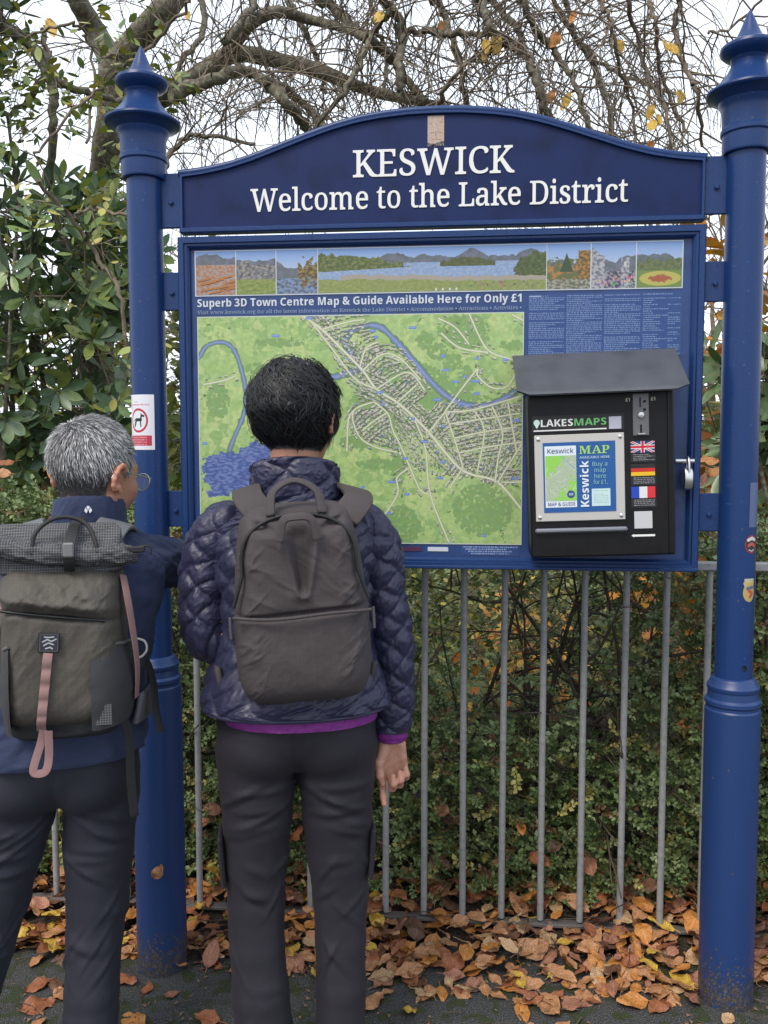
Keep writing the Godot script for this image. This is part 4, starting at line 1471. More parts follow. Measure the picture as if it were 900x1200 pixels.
const LIMBS := [
	[[-1.58,1.90,-1.78,0.0850],[-1.61,2.29,-1.92,0.0750],[-1.63,2.71,-2.01,0.0700],[-1.51,3.00,-1.85,0.0660],[-1.45,3.28,-1.80,0.0700]],
	[[-1.50,3.31,-1.90,0.0620],[-1.64,3.53,-2.02,0.0520],[-1.67,3.62,-1.87,0.0450],[-1.71,3.73,-1.79,0.0400]],
	[[-1.54,3.36,-2.00,0.0660],[-1.38,3.48,-1.95,0.0600],[-1.19,3.52,-1.78,0.0550],[-1.08,3.71,-1.88,0.0450]],
	[[-1.48,3.07,-1.91,0.0400],[-1.20,3.11,-1.73,0.0360],[-1.09,3.15,-1.71,0.0340],[-1.03,3.28,-1.89,0.0320],[-0.91,3.36,-1.87,0.0300],[-0.77,3.38,-1.69,0.0280],[-0.66,3.46,-1.76,0.0260],[-0.55,3.50,-1.92,0.0220],[-0.37,3.40,-1.81,0.0180],[-0.24,3.29,-1.68,0.0120]],
	[[-1.48,3.13,-2.01,0.0500],[-1.09,3.23,-1.88,0.0460],[-0.94,3.40,-2.02,0.0400],[-0.72,3.40,-2.12,0.0360],[-0.52,3.28,-1.95,0.0340],[-0.42,3.22,-1.90,0.0320],[-0.32,3.24,-2.07,0.0280],[-0.19,3.20,-2.08,0.0240],[-0.05,3.10,-1.90,0.0200],[0.10,3.08,-1.94,0.0140]],
	[[-1.12,3.04,-1.61,0.0300],[-0.91,3.13,-1.64,0.0260],[-0.81,3.22,-1.81,0.0240],[-0.71,3.13,-1.74,0.0240],[-0.60,3.00,-1.58,0.0240],[-0.55,2.95,-1.70,0.0220],[-0.50,2.92,-1.82,0.0180]],
	[[-0.69,3.11,-1.64,0.0200],[-0.61,3.11,-1.80,0.0180],[-0.53,3.05,-1.85,0.0160],[-0.42,2.89,-1.67,0.0120]],
	[[-0.16,3.38,-1.49,0.0180],[-0.12,3.39,-1.65,0.0180],[-0.08,3.32,-1.70,0.0190],[-0.08,3.10,-1.52,0.0180],[-0.08,2.97,-1.52,0.0160]],
	[[-0.11,3.33,-1.52,0.0120],[-0.21,3.30,-1.67,0.0110],[-0.25,3.13,-1.55,0.0100],[-0.31,2.96,-1.43,0.0090],[-0.46,2.87,-1.58,0.0080]],
	[[-0.50,3.62,-1.87,0.0220],[-0.47,3.63,-2.02,0.0220],[-0.36,3.47,-1.90,0.0220],[-0.28,3.35,-1.78,0.0240],[-0.15,3.31,-1.93,0.0220],[-0.08,3.24,-2.01,0.0200],[0.02,3.06,-1.84,0.0160]],
	[[-0.09,3.35,-1.78,0.0140],[0.02,3.35,-1.78,0.0130],[0.20,3.25,-1.60,0.0110],[0.37,3.26,-1.65,0.0080]],
	[[0.23,3.52,-1.72,0.0140],[0.27,3.37,-1.56,0.0140],[0.31,3.21,-1.49,0.0140],[0.39,3.23,-1.66,0.0130],[0.45,3.21,-1.69,0.0140],[0.50,3.01,-1.51,0.0140],[0.54,2.87,-1.53,0.0130],[0.58,2.81,-1.71,0.0100]],
	[[0.43,3.53,-1.75,0.0130],[0.44,3.37,-1.58,0.0130],[0.51,3.29,-1.68,0.0130],[0.60,3.26,-1.82,0.0120],[0.66,3.09,-1.69,0.0100],[0.73,2.83,-1.58,0.0090],[0.79,2.74,-1.74,0.0070]],
	[[0.84,3.34,-1.43,0.0080],[0.85,3.26,-1.41,0.0080],[0.92,3.21,-1.59,0.0070],[0.96,3.06,-1.57,0.0070],[1.01,2.78,-1.39,0.0060],[1.06,2.60,-1.46,0.0050]],
	[[1.06,3.30,-1.38,0.0090],[1.08,3.31,-1.52,0.0090],[1.09,3.22,-1.62,0.0090],[1.10,3.00,-1.45,0.0080],[1.13,2.88,-1.40,0.0070],[1.20,2.74,-1.58,0.0050]],
	[[0.04,3.54,-1.74,0.0120],[0.06,3.55,-1.91,0.0120],[0.12,3.41,-1.83,0.0120],[0.18,3.14,-1.68,0.0110],[0.21,2.96,-1.80,0.0090]],
	[[0.30,3.74,-2.15,0.0130],[0.33,3.69,-2.20,0.0130],[0.44,3.45,-2.02,0.0120],[0.55,3.19,-2.02,0.0100],[0.64,3.06,-2.20,0.0080]],
	[[0.07,2.90,-1.62,0.0080],[0.10,2.94,-1.50,0.0080],[0.16,2.99,-1.38,0.0080],[0.22,3.10,-1.53,0.0080],[0.36,3.19,-1.61,0.0080],[0.43,3.09,-1.44,0.0070]],
	[[0.80,3.57,-1.88,0.0070],[0.83,3.34,-1.70,0.0070],[0.87,3.18,-1.75,0.0070],[0.97,3.02,-1.91,0.0060],[0.98,2.76,-1.82,0.0050]],
	[[1.02,3.56,-1.86,0.0090],[1.04,3.34,-1.79,0.0080],[1.11,3.19,-1.97,0.0070],[1.22,2.96,-1.99,0.0060]],
	[[0.66,3.69,-2.08,0.0110],[0.73,3.50,-2.19,0.0100],[0.87,3.35,-2.32,0.0090],[0.92,3.04,-2.18,0.0080],[0.93,2.80,-2.08,0.0060]],
	[[0.60,3.81,-2.31,0.0100],[0.84,3.55,-2.49,0.0090],[1.02,3.40,-2.46,0.0080],[1.24,3.24,-2.29,0.0060]],
	[[-1.70,3.19,-1.22,0.0220],[-1.64,3.16,-1.31,0.0200],[-1.45,2.90,-1.15,0.0180],[-1.43,2.73,-1.10,0.0170],[-1.53,2.52,-1.28,0.0120],[-1.48,2.31,-1.28,0.0100]],
	[[-1.81,3.32,-1.41,0.0140],[-1.61,3.15,-1.33,0.0140],[-1.43,2.94,-1.18,0.0140],[-1.34,2.93,-1.30,0.0120],[-1.24,2.95,-1.42,0.0090]],
	[[-1.63,3.28,-1.45,0.0080],[-1.53,3.03,-1.27,0.0100],[-1.59,2.94,-1.27,0.0100],[-1.78,2.94,-1.45,0.0080],[-1.81,2.91,-1.40,0.0070]],
	[[-1.48,3.03,-1.00,0.0040],[-1.25,3.01,-0.88,0.0040],[-1.26,3.05,-1.03,0.0040],[-1.26,2.99,-1.11,0.0045],[-1.21,2.60,-0.94,0.0040]],
	[[-1.38,2.54,-0.85,0.0040],[-1.24,2.71,-0.90,0.0040],[-1.17,2.90,-1.07,0.0045],[-0.96,2.97,-0.97,0.0050],[-0.77,3.05,-0.83,0.0050]],
	[[-1.34,2.43,-0.79,0.0060],[-1.28,2.31,-0.97,0.0070],[-1.19,2.17,-0.99,0.0070],[-1.05,2.02,-0.81,0.0060],[-1.03,1.82,-0.83,0.0060]],
	[[-1.24,2.33,-0.89,0.0050],[-1.23,2.39,-1.02,0.0050],[-1.07,2.33,-0.88,0.0050],[-0.95,2.29,-0.78,0.0040]],
	[[-1.24,3.95,-2.40,0.0140],[-1.18,3.70,-2.35,0.0130],[-1.25,3.46,-2.18,0.0110],[-1.35,3.35,-2.28,0.0100]],
	[[-0.75,3.56,-1.71,0.0120],[-0.76,3.33,-1.53,0.0130],[-0.85,3.22,-1.51,0.0140]],
	[[-0.78,3.94,-2.41,0.0120],[-0.65,3.65,-2.28,0.0120],[-0.59,3.53,-2.42,0.0100],[-0.57,3.40,-2.52,0.0080]],
	[[-0.33,3.96,-2.51,0.0120],[-0.29,3.75,-2.54,0.0110],[-0.25,3.69,-2.71,0.0100],[-0.26,3.43,-2.64,0.0090]],
	[[-1.09,2.61,-1.39,0.0120],[-1.11,2.77,-1.55,0.0100],[-1.00,2.86,-1.60,0.0080],[-0.69,2.75,-1.42,0.0050]],
	[[1.16,3.10,-1.37,0.0040],[1.30,3.19,-1.52,0.0040],[1.39,3.26,-1.40,0.0040]],

]

func build_trees() -> void:
	var tree := thing("weeping_tree", "bare weeping tree with tangled mossy limbs and last yellow leaves over the sign", "tree", Vector3(-1.55, 0.05, -1.9))
	var near := thing("lichened_tree", "slender grey tree with lichen-crusted limbs among the glossy leaves", "tree", Vector3(-2.2, 0.05, -1.25))
	var tw := MB.new()
	var ntw := MB.new()
	var tips := []
	var ntips := []
	var tb := MB.new()
	var tp := smooth_path([Vector3(-1.50, -0.1, -1.9), Vector3(-1.52, 0.5, -1.88), Vector3(-1.56, 1.2, -1.84), Vector3(-1.58, 1.9, -1.78)], 5)
	tb.tube(tp, taper(tp.size(), 0.14, 0.085), 12, false)
	put(tree, "trunk", tb.mesh(), M.bark, Transform3D(Basis(), -tree.position))
	tb = MB.new()
	tp = smooth_path([Vector3(-2.2, -0.1, -1.25), Vector3(-2.15, 1.0, -1.3), Vector3(-2.0, 2.0, -1.25), Vector3(-2.05, 2.8, -1.25), Vector3(-1.95, 3.3, -1.2)], 5)
	tb.tube(tp, taper(tp.size(), 0.055, 0.024), 10, false)
	put(near, "trunk", tb.mesh(), M.bark, Transform3D(Basis(), -near.position))
	# crown arches above the frame from which the hanging limbs come down
	for a in [[Vector3(-1.08, 3.71, -1.88), Vector3(-0.5, 4.1, -1.8), Vector3(0.4, 4.3, -1.75), Vector3(1.4, 4.25, -1.7), Vector3(2.2, 3.95, -1.6)], [Vector3(-1.71, 3.73, -1.79), Vector3(-1.2, 4.3, -2.1), Vector3(-0.2, 4.5, -2.3), Vector3(0.9, 4.45, -2.3), Vector3(1.9, 4.2, -2.2)]]:
		tb = MB.new()
		var p := smooth_path(a, 6)
		tb.tube(p, taper(p.size(), 0.045, 0.018), 8, false)
		put(tree, "limb", tb.mesh(), M.bark, Transform3D(Basis(), -tree.position))
	for li in LIMBS.size():
		var raw: Array = LIMBS[li]
		var pts := []
		var rs := []
		var is_near: bool = raw[1][2] > -1.48 and raw[1][0] < -0.9
		if raw[0][1] > 3.40 and li > 2 and not is_near:
			pts.append(Vector3(raw[0][0] - 0.05, 4.32, raw[0][2]))
			rs.append(raw[0][3] * 1.15)
		for a in raw:
			pts.append(Vector3(a[0], a[1], a[2]))
			rs.append(a[3] * (1.3 if a[3] < 0.016 else 1.05))
		var per := 7
		var path := smooth_path(pts, per)
		var rad := []
		for i in path.size():
			rad.append(lerp_list(rs, float(i) / (path.size() - 1)) * (1.0 + 0.12 * nz.get_noise_1d(i * 1.7 + li * 9.0)))
			if rs[0] < 0.04:
				path[i] += Vector3(nz.get_noise_2d(i * 0.9, li * 3.0), nz.get_noise_2d(i * 0.9, li * 3.0 + 50.0), nz.get_noise_2d(i * 0.9, li * 3.0 + 90.0)) * 0.022
		var b := MB.new()
		b.tube(path, rad, 9 if rs[0] > 0.03 else 6)
		var host: Node3D = near if is_near else tree
		put(host, "limb", b.mesh(), M.bark if rs[0] > 0.012 else M.twig, Transform3D(Basis(), -host.position))
		if is_near:
			twigs_on(ntw, path, 0.16, 0.12, 0.40, 0.0032, 0.18, ntips, 1)
		else:
			var dn := 0.040 if li > 2 else 0.12
			twigs_on(tw, path, dn, 0.18, 0.66, 0.0042, 0.34, tips, 1)
	var o := put(tree, "twigs", tw.mesh(), M.twig, Transform3D(Basis(), -tree.position))
	o.set_meta("kind", "stuff")
	o = put(near, "twigs", ntw.mesh(), M.twig, Transform3D(Basis(), -near.position))
	o.set_meta("kind", "stuff")
	var nx := []
	var nc := []
	for tip in ntips:
		for k in 5:
			nx.append(frame_to(tip + rdir() * 0.07, Vector3(rv(-1, 1), rv(-0.9, 0.3), rv(-0.5, 1)), Vector3(rv(-0.6, 0.6), 1, rv(-0.3, 0.8)), rv(0.6, 1.2)) )
			nx[nx.size() - 1].origin -= near.position
			nc.append([Color(0.17, 0.23, 0.07), Color(0.24, 0.28, 0.08), Color(0.13, 0.19, 0.07), Color(0.34, 0.31, 0.08)][rng.randi() % 4] * rv(0.8, 1.2))
	var nm := tinted(mat(Color(1, 1, 1), 0.5))
	nm.backlight_enabled = true
	nm.backlight = Color(0.5, 0.5, 0.25)
	scatter(near, "foliage", leaf_mesh(0.055, 0.028, 0.2, 0.6, 0.95, 4), nm, nx, nc)
	# last leaves hanging on the tree
	var lm := [leaf_mesh(0.115, 0.055, 0.25, 0.9, 0.85, 8, 0.10, 1, 0.02), leaf_mesh(0.105, 0.06, 0.15, -0.7, 0.9, 8, 0.12, 2, 0.02), leaf_mesh(0.09, 0.045, 0.4, 1.3, 0.8, 8, 0.10, 3, 0.02)]
	var hung := [[0.29, 3.18, -1.50, 0], [0.32, 3.20, -1.50, 0], [0.28, 3.12, -1.50, 0], [0.35, 3.21, -1.60, 0], [0.60, 3.24, -1.60, 1], [0.67, 3.32, -1.60, 1], [0.64, 2.95, -1.50, 0], [0.58, 3.00, -1.60, 1], [1.02, 3.14, -1.50, 0], [1.04, 3.13, -1.50, 0], [0.96, 2.85, -1.40, 0], [0.98, 2.81, -1.40, 0], [0.96, 2.79, -1.40, 0], [1.09, 2.94, -1.50, 0], [0.98, 2.74, -1.50, 1], [0.99, 2.70, -1.50, 0], [0.79, 2.81, -1.60, 1], [0.57, 2.83, -1.50, 0], [0.09, 3.41, -1.80, 1], [-0.15, 3.31, -1.50, 0], [-1.07, 3.45, -1.70, 0], [-1.39, 3.10, -1.00, 0], [0.88, 3.29, -1.80, 0], [-1.40, 2.88, -1.20, 1], [1.06, 2.68, -1.50, 0], [0.25, 2.90, -1.50, 1]]
	for i in hung.size():
		var a: Array = hung[i]
		var lm_i: ArrayMesh = lm[i % 3]
		var mm: StandardMaterial3D = M.leaf_yellow if a[3] == 0 else M.leaf_orange
		var f := frame_to(Vector3(a[0], a[1], a[2]), Vector3(rv(-0.6, 0.6), -1.0, rv(-0.2, 0.6)), Vector3(rv(-0.6, 0.6), 0.2, 1), rv(0.62, 0.92))
		f.origin -= tree.position
		put(tree, "leaf", lm_i, mm, f)
	# bare trees farther back in the park
	var spots := [[1.6, -7.0, 4.2], [3.4, -9.0, 5.0], [0.2, -10.5, 5.2], [-3.6, -12.0, 6.0], [5.6, -12.0, 6.4], [-6.5, -9.0, 5.5], [2.4, -14.0, 6.5]]
	var words := ["bare young tree standing in the park just behind the hedge", "bare rounded tree in the park behind the stickered blue post", "bare thin tree in the park behind the middle of the sign", "tall bare tree far behind the post with the dog notice", "large bare tree deep in the park past the stickered blue post", "bare tree in the park behind the evergreen leaves", "distant bare tree in the park, the farthest one"]
	for i in spots.size():
		var a: Array = spots[i]
		var t := thing("bare_tree", words[i], "tree", Vector3(a[0], 0.05, a[1]), "bare trees in the park")
		var hb := MB.new()
		var trunk := wander(Vector3.ZERO, Vector3.UP, a[2] * 0.35, 5, 0.06, 0.0)
		hb.tube(trunk, taper(trunk.size(), 0.10, 0.07), 8, false)
		put(t, "trunk", hb.mesh(), M.bark)
		var cb := MB.new()
		var ends := [[trunk[trunk.size() - 1], Vector3.UP, a[2] * 0.30, 0.055]]
		for lev in 5:
			var nxt := []
			for e in ends:
				for c in ([4, 3, 3, 3, 3][lev]):
					var d: Vector3 = (e[1] + rdir() * [0.8, 0.7, 0.7, 0.8, 0.9][lev] + Vector3.UP * 0.12).normalized()
					var p := wander(e[0], d, e[2] * rv(0.7, 1.15), 4, 0.14, 0.0)
					cb.tube(p, taper(p.size(), e[3], e[3] * 0.6), 5 if lev < 2 else 3, false)
					nxt.append([p[p.size() - 1 - (c % 2)], (p[p.size() - 1] - p[p.size() - 2]).normalized(), e[2] * 0.66, maxf(e[3] * 0.52, 0.004)])
			ends = nxt
		put(t, "crown", cb.mesh(), M.twig).set_meta("kind", "stuff")

# glossy evergreen: rosettes of long leaves; the nearest leaves are parts, the rest one mass
func rosette_shrub(called: String, label: String, at: Vector3, blobs: Array, count: int, singles: int, tones: Array, length: float) -> void:
	var s := thing(called, label, "shrub", at)
	var lms := [leaf_mesh(length, length * 0.36, 0.22, 0.5, 1.25, 6, 0.0, 0, 0.012), leaf_mesh(length * 0.9, length * 0.36, 0.12, 0.9, 1.3, 6, 0.0, 0, 0.012), leaf_mesh(length * 1.05, length * 0.33, 0.3, 0.25, 1.2, 6, 0.0, 0, 0.012)]
	var all := []
	var wood := MB.new()
	for k in count:
		var bl: Array = blobs[k % blobs.size()]
		var c: Vector3 = bl[0]
		var rad: Vector3 = bl[1]
		var u := rdir()
		var q := pow(rng.randf(), 0.45)
		var p := c + Vector3(u.x * rad.x, u.y * rad.y, u.z * rad.z) * q
		var axis := (u * 0.6 + Vector3(rv(-0.5, 0.5), rv(0.1, 0.9), rv(0.0, 0.9))).normalized()
		var stem := wander(p - axis * 0.22 + rdir() * 0.05, axis, 0.22, 4, 0.12, 0.0)
		wood.tube(stem, taper(stem.size(), 0.0045, 0.003), 4, false)
		p = stem[stem.size() - 1]
		var n := rng.randi_range(5, 9)
		var a0 := rv(0, TAU)
		var side := axis.cross(Vector3.UP if absf(axis.y) < 0.9 else Vector3.RIGHT).normalized()
		var up := axis.cross(side)
		for i in n:
			var a := a0 + TAU * i / n + rv(-0.25, 0.25)
			var rd := side * cos(a) + up * sin(a)
			var open := rv(0.7, 1.35)
			var fw := (rd * sin(open) + axis * cos(open) + Vector3.DOWN * rv(0.0, 0.35)).normalized()
			all.append([frame_to(p + fw * 0.008 - axis * rv(0, 0.03), fw, axis * sin(open) - rd * cos(open), rv(0.7, 1.15)), rng.randi() % tones.size(), rng.randi() % 3])
	for t in 14:
		var bl: Array = blobs[t % blobs.size()]
		var c: Vector3 = bl[0] + Vector3(rv(-0.2, 0.2), rv(-0.1, 0.3), rv(-0.2, 0.2))
		var path := smooth_path([Vector3(rv(-0.15, 0.15), -at.y - 0.03, rv(-0.15, 0.15)), c * 0.5 + Vector3(rv(-0.15, 0.15), -at.y * 0.5, rv(-0.1, 0.1)), c + Vector3(0, bl[1].y * 0.5, 0)], 7)
		var b := MB.new()
		b.tube(path, taper(path.size(), 0.018, 0.006), 7, false)
		put(s, "branch", b.mesh(), M.bark)
	put(s, "twigs", wood.mesh(), M.twig).set_meta("kind", "stuff")
	var eye := Vector3(0.2166, 1.45, 2.2496) - at
	all.sort_custom(func(a, b): return a[0].origin.distance_squared_to(eye) < b[0].origin.distance_squared_to(eye))
	var mats := []
	for c in tones:
		var m := tri(tinted(mat(c, 0.36)), noise_tex(128, 0.03, [[0.0, 0.75], [1.0, 1.0]], 61, 4), 5.0)
		m.backlight_enabled = true
		m.backlight = Color(0.25, 0.32, 0.12)
		mats.append(m)
	var xs := [[], [], []]
	var cs := [[], [], []]
	for i in all.size():
		var a: Array = all[i]
		if i < singles:
			put(s, "leaf", lms[a[2]], mats[a[1]], a[0])
		else:
			xs[a[2]].append(a[0])
			cs[a[2]].append(tones[a[1]] * rv(0.8, 1.2))
	var fm := tinted(mat(Color(1, 1, 1), 0.36))
	fm.backlight_enabled = true
	fm.backlight = Color(0.25, 0.32, 0.12)
	for k in 3:
		if xs[k].size():
			scatter(s, "foliage", lms[k], fm, xs[k], cs[k])

func leafy_shrub(called: String, label: String, at: Vector3, rad: Vector3, count: int, lm: ArrayMesh, tones: Array, stems := 9) -> void:
	var s := thing(called, label, "shrub", at)
	for k in stems:
		var b := MB.new()
		var st := wander(Vector3(rv(-0.1, 0.1), -0.03, rv(-0.1, 0.1)), Vector3(rv(-0.6, 0.6) * rad.x, 1.0, rv(-0.4, 0.4)), rad.y * rv(1.2, 1.9), 7, 0.14, 0.0)
		b.tube(st, taper(st.size(), 0.011, 0.003), 5, false)
		var tips := []
		twigs_on(b, st, 0.12, 0.15, 0.45, 0.003, 0.0, tips, 1)
		put(s, "stem", b.mesh(), M.twig)
	var xs := []
	var cs := []
	for k in count:
		var u := rdir() * pow(rng.randf(), 0.4)
		var p := Vector3(u.x * rad.x, rad.y + u.y * rad.y, u.z * rad.z)
		if nz.get_noise_3d(p.x * 3.0 + at.x, p.y * 3.0, p.z * 3.0) < -0.12:
			continue
		xs.append(frame_to(p, Vector3(rv(-1, 1), rv(-0.9, 0.4), rv(-0.6, 1)), Vector3(rv(-0.6, 0.6), 1, rv(-0.3, 0.9)), rv(0.6, 1.3)))
		cs.append(tones[rng.randi() % tones.size()] * rv(0.75, 1.25))
	var m := tinted(mat(Color(1, 1, 1), 0.55))
	m.backlight_enabled = true
	m.backlight = Color(0.7, 0.7, 0.35)
	scatter(s, "foliage", lm, m, xs, cs)

func build_shrubs() -> void:
	var dark := [Color(0.105, 0.175, 0.075), Color(0.135, 0.21, 0.09), Color(0.075, 0.13, 0.065), Color(0.22, 0.31, 0.10), Color(0.16, 0.23, 0.14), Color(0.28, 0.33, 0.09)]
	rosette_shrub("evergreen_shrub", "big glossy evergreen with rosettes of oval leaves behind the grey-haired person", Vector3(-1.55, 0.05, -1.2), [
		[Vector3(0.02, 2.10, 0.0), Vector3(0.42, 0.42, 0.35)], [Vector3(-0.15, 1.72, 0.1), Vector3(0.5, 0.35, 0.3)], [Vector3(-0.30, 2.45, 0.0), Vector3(0.35, 0.4, 0.3)], [Vector3(0.20, 1.62, 0.05), Vector3(0.30, 0.30, 0.25)], [Vector3(-0.55, 2.0, 0.0), Vector3(0.45, 0.5, 0.4)], [Vector3(-0.55, 3.2, 0.1), Vector3(0.30, 0.25, 0.2)], [Vector3(0.22, 2.2, -0.2), Vector3(0.22, 0.3, 0.2)], [Vector3(-0.2, 1.45, 0.0), Vector3(0.6, 0.2, 0.3)], [Vector3(-0.9, 2.4, 0.0), Vector3(0.5, 0.8, 0.4)], [Vector3(-0.45, 2.95, -0.1), Vector3(0.40, 0.45, 0.3)], [Vector3(0.10, 2.35, -0.35), Vector3(0.32, 0.35, 0.2)], [Vector3(-0.25, 3.28, 0.1), Vector3(0.32, 0.22, 0.2)], [Vector3(-0.55, 3.05, 0.0), Vector3(0.35, 0.35, 0.2)]], 520, 300, dark, 0.115)
	rosette_shrub("laurel_shrub", "glossy evergreen with pale green leaves behind the stickered blue post", Vector3(1.75, 0.05, -1.35), [
		[Vector3(-0.35, 1.50, 0.1), Vector3(0.30, 0.22, 0.25)], [Vector3(0.05, 1.55, 0.0), Vector3(0.45, 0.35, 0.35)], [Vector3(0.4, 1.3, 0.0), Vector3(0.5, 0.4, 0.3)], [Vector3(-0.30, 1.75, 0.0), Vector3(0.25, 0.2, 0.2)]], 110, 200, [Color(0.14, 0.22, 0.085), Color(0.20, 0.27, 0.13), Color(0.10, 0.16, 0.06)], 0.13)
	var small := leaf_mesh(0.050, 0.030, 0.2, 0.6, 0.9, 4)
	var mid := leaf_mesh(0.085, 0.050, 0.2, 0.7, 0.9, 4)
	var ylw := [Color(0.30, 0.29, 0.05), Color(0.20, 0.24, 0.05), Color(0.40, 0.34, 0.06), Color(0.14, 0.19, 0.05)]
	var orange := [Color(0.50, 0.22, 0.03), Color(0.46, 0.30, 0.05), Color(0.40, 0.14, 0.03), Color(0.30, 0.22, 0.06)]
	var olive := [Color(0.12, 0.15, 0.04), Color(0.18, 0.20, 0.06), Color(0.09, 0.12, 0.035), Color(0.24, 0.24, 0.08)]
	leafy_shrub("yellow_shrub", "thin shrub of yellowing leaves behind the glossy evergreen and the grey-haired person", Vector3(-1.75, 0.05, -2.6), Vector3(1.0, 1.28, 0.5), 5200, mid, ylw, 12)
	leafy_shrub("yellow_shrub", "yellowing shrub seen through the gap in the hedge", Vector3(-0.1, 0.05, -2.3), Vector3(0.9, 0.66, 0.4), 4200, small, ylw + olive, 8)
	leafy_shrub("orange_shrub", "orange autumn shrub glowing through the gap in the hedge", Vector3(0.50, 0.05, -1.65), Vector3(0.34, 0.42, 0.25), 520, small, orange, 7)
	leafy_shrub("olive_shrub", "olive green shrub behind the hedge under the black box", Vector3(1.1, 0.05, -2.3), Vector3(0.8, 0.64, 0.4), 4200, small, olive, 8)
	leafy_shrub("green_shrub", "slender leafy green shrub behind the post with the dog notice", Vector3(-0.98, 0.05, -1.7), Vector3(0.36, 1.22, 0.3), 1500, mid, [Color(0.16, 0.22, 0.06), Color(0.24, 0.28, 0.07), Color(0.32, 0.31, 0.08), Color(0.12, 0.17, 0.06)], 9)
	leafy_shrub("orange_bush", "tall bush with large orange leaves beside the stickered blue post", Vector3(1.40, 0.05, -1.75), Vector3(0.50, 1.36, 0.3), 760, leaf_mesh(0.12, 0.075, 0.2, 0.6, 0.9, 5), [Color(0.52, 0.22, 0.03), Color(0.46, 0.26, 0.05), Color(0.36, 0.15, 0.04)], 12)
	leafy_shrub("yellow_shrub", "tall thin yellow-green shrub behind the stickered blue post", Vector3(2.1, 0.05, -2.7), Vector3(0.9, 1.15, 0.5), 4200, mid, ylw + olive, 12)
	leafy_shrub("park_bush", "dark green bush deep in the park behind the glossy evergreen", Vector3(-3.6, 0.05, -4.6), Vector3(1.5, 1.0, 0.9), 2600, mid, olive + ylw, 8)
	leafy_shrub("park_bush", "broad green bush deep in the park behind the hedge", Vector3(0.6, 0.05, -4.4), Vector3(2.4, 0.66, 0.8), 6500, mid, olive, 8)
	leafy_shrub("park_bush", "green bush deep in the park past the stickered blue post", Vector3(3.6, 0.05, -4.2), Vector3(1.5, 0.95, 0.9), 2600, mid, olive, 8)

	# far wood closing the park
	var cb := MB.new()
	for k in 90:
		var u := rdir() * pow(rng.randf(), 0.4)
		var f := frame_to(u * Vector3(1.0, 0.8, 1.0), rdir(), rdir(), rv(0.6, 1.4))
		cb.col = Color(1, 1, 1) * rv(0.7, 1.3)
		cb.tria(f * Vector3(-0.09, 0, 0), f * Vector3(0.09, 0, 0), f * Vector3(0, 0.03, 0.24))
		cb.tria(f * Vector3(0.09, 0, 0), f * Vector3(-0.09, 0, 0), f * Vector3(0, -0.03, -0.24))
	var clump := cb.mesh()
	var xs := []
	var cs := []
	for k in 1500:
		var a := rv(-1.35, 1.35)
		var d := rv(38.0, 52.0)
		var top := 2.6 + 1.9 * nz.get_noise_1d(a * 9.0) + 1.0 * nz.get_noise_1d(a * 41.0)
		xs.append(Transform3D(Basis(Vector3.UP, rv(0, TAU)).scaled(Vector3.ONE * rv(0.7, 1.3)), Vector3(sin(a) * d, rv(-0.3, top), -cos(a) * d)))
		var tones := [Color(0.08, 0.10, 0.045), Color(0.13, 0.13, 0.05), Color(0.18, 0.13, 0.06), Color(0.07, 0.085, 0.05)]
		cs.append(tones[int(absf(nz.get_noise_1d(a * 25.0)) * 9.0) % 4] * rv(0.8, 1.2))
	var wood := scatter(self, "far_wood", clump, tinted(mat(Color(1, 1, 1), 0.8)), xs, cs)
	tag(wood, "low autumn wood closing the park in the distance", "wood")

# ================================================================ fallen leaves
func leaf_texture(sd: int, dark: float) -> ImageTexture:
	var im := Image.create(96, 160, false, Image.FORMAT_RGB8)
	for y in 160:
		for x in 96:
			var u := (x / 95.0 - 0.5) * 2.0
			var v := y / 159.0
			var n := nz.get_noise_2d(x * 0.045 + sd * 31.0, y * 0.045)
			var f := nz.get_noise_2d(x * 0.22 + sd * 11.0, y * 0.22)
			var t := 0.86 + 0.16 * n + 0.07 * f
			var vein := absf(fmod(v * 9.0 - absf(u) * 2.2 + 20.0, 1.0) - 0.5)
			if vein < 0.07:
				t *= 0.80
			if absf(u) < 0.05:
				t *= 1.18
			if n > 0.42:
				t *= 1.0 - dark * clampf((n - 0.42) * 7.0, 0.0, 1.0)
			var c := Color(t, t * (0.97 + 0.06 * f), t * 0.95)
			im.set_pixel(x, y, c.clamp())
	return ImageTexture.create_from_image(im)

func make_leaf_materials() -> void:
	var tx := [leaf_texture(1, 0.55), leaf_texture(2, 0.35), leaf_texture(3, 0.65)]
	M.leaf_tex = tx
	var hues := {"russet": Color(0.38, 0.145, 0.065), "tan": Color(0.54, 0.28, 0.135), "brown": Color(0.17, 0.085, 0.050), "orange": Color(0.60, 0.265, 0.065), "yellow": Color(0.70, 0.48, 0.08), "rose": Color(0.42, 0.20, 0.13), "pale": Color(0.60, 0.41, 0.23)}
	var i := 0
	for k in hues:
		var m := mat(hues[k], 0.58)
		m.albedo_texture = tx[i % 3]
		m.backlight_enabled = true
		m.backlight = Color(0.25, 0.2, 0.12)
		M["leaf_" + k] = m
		i += 1

func heap_y(x: float, z: float) -> float:
	# height of what the leaves lie on
	return maxf(tarmac_y(x, z) + 0.002, bed_y(x, z) + 0.004)

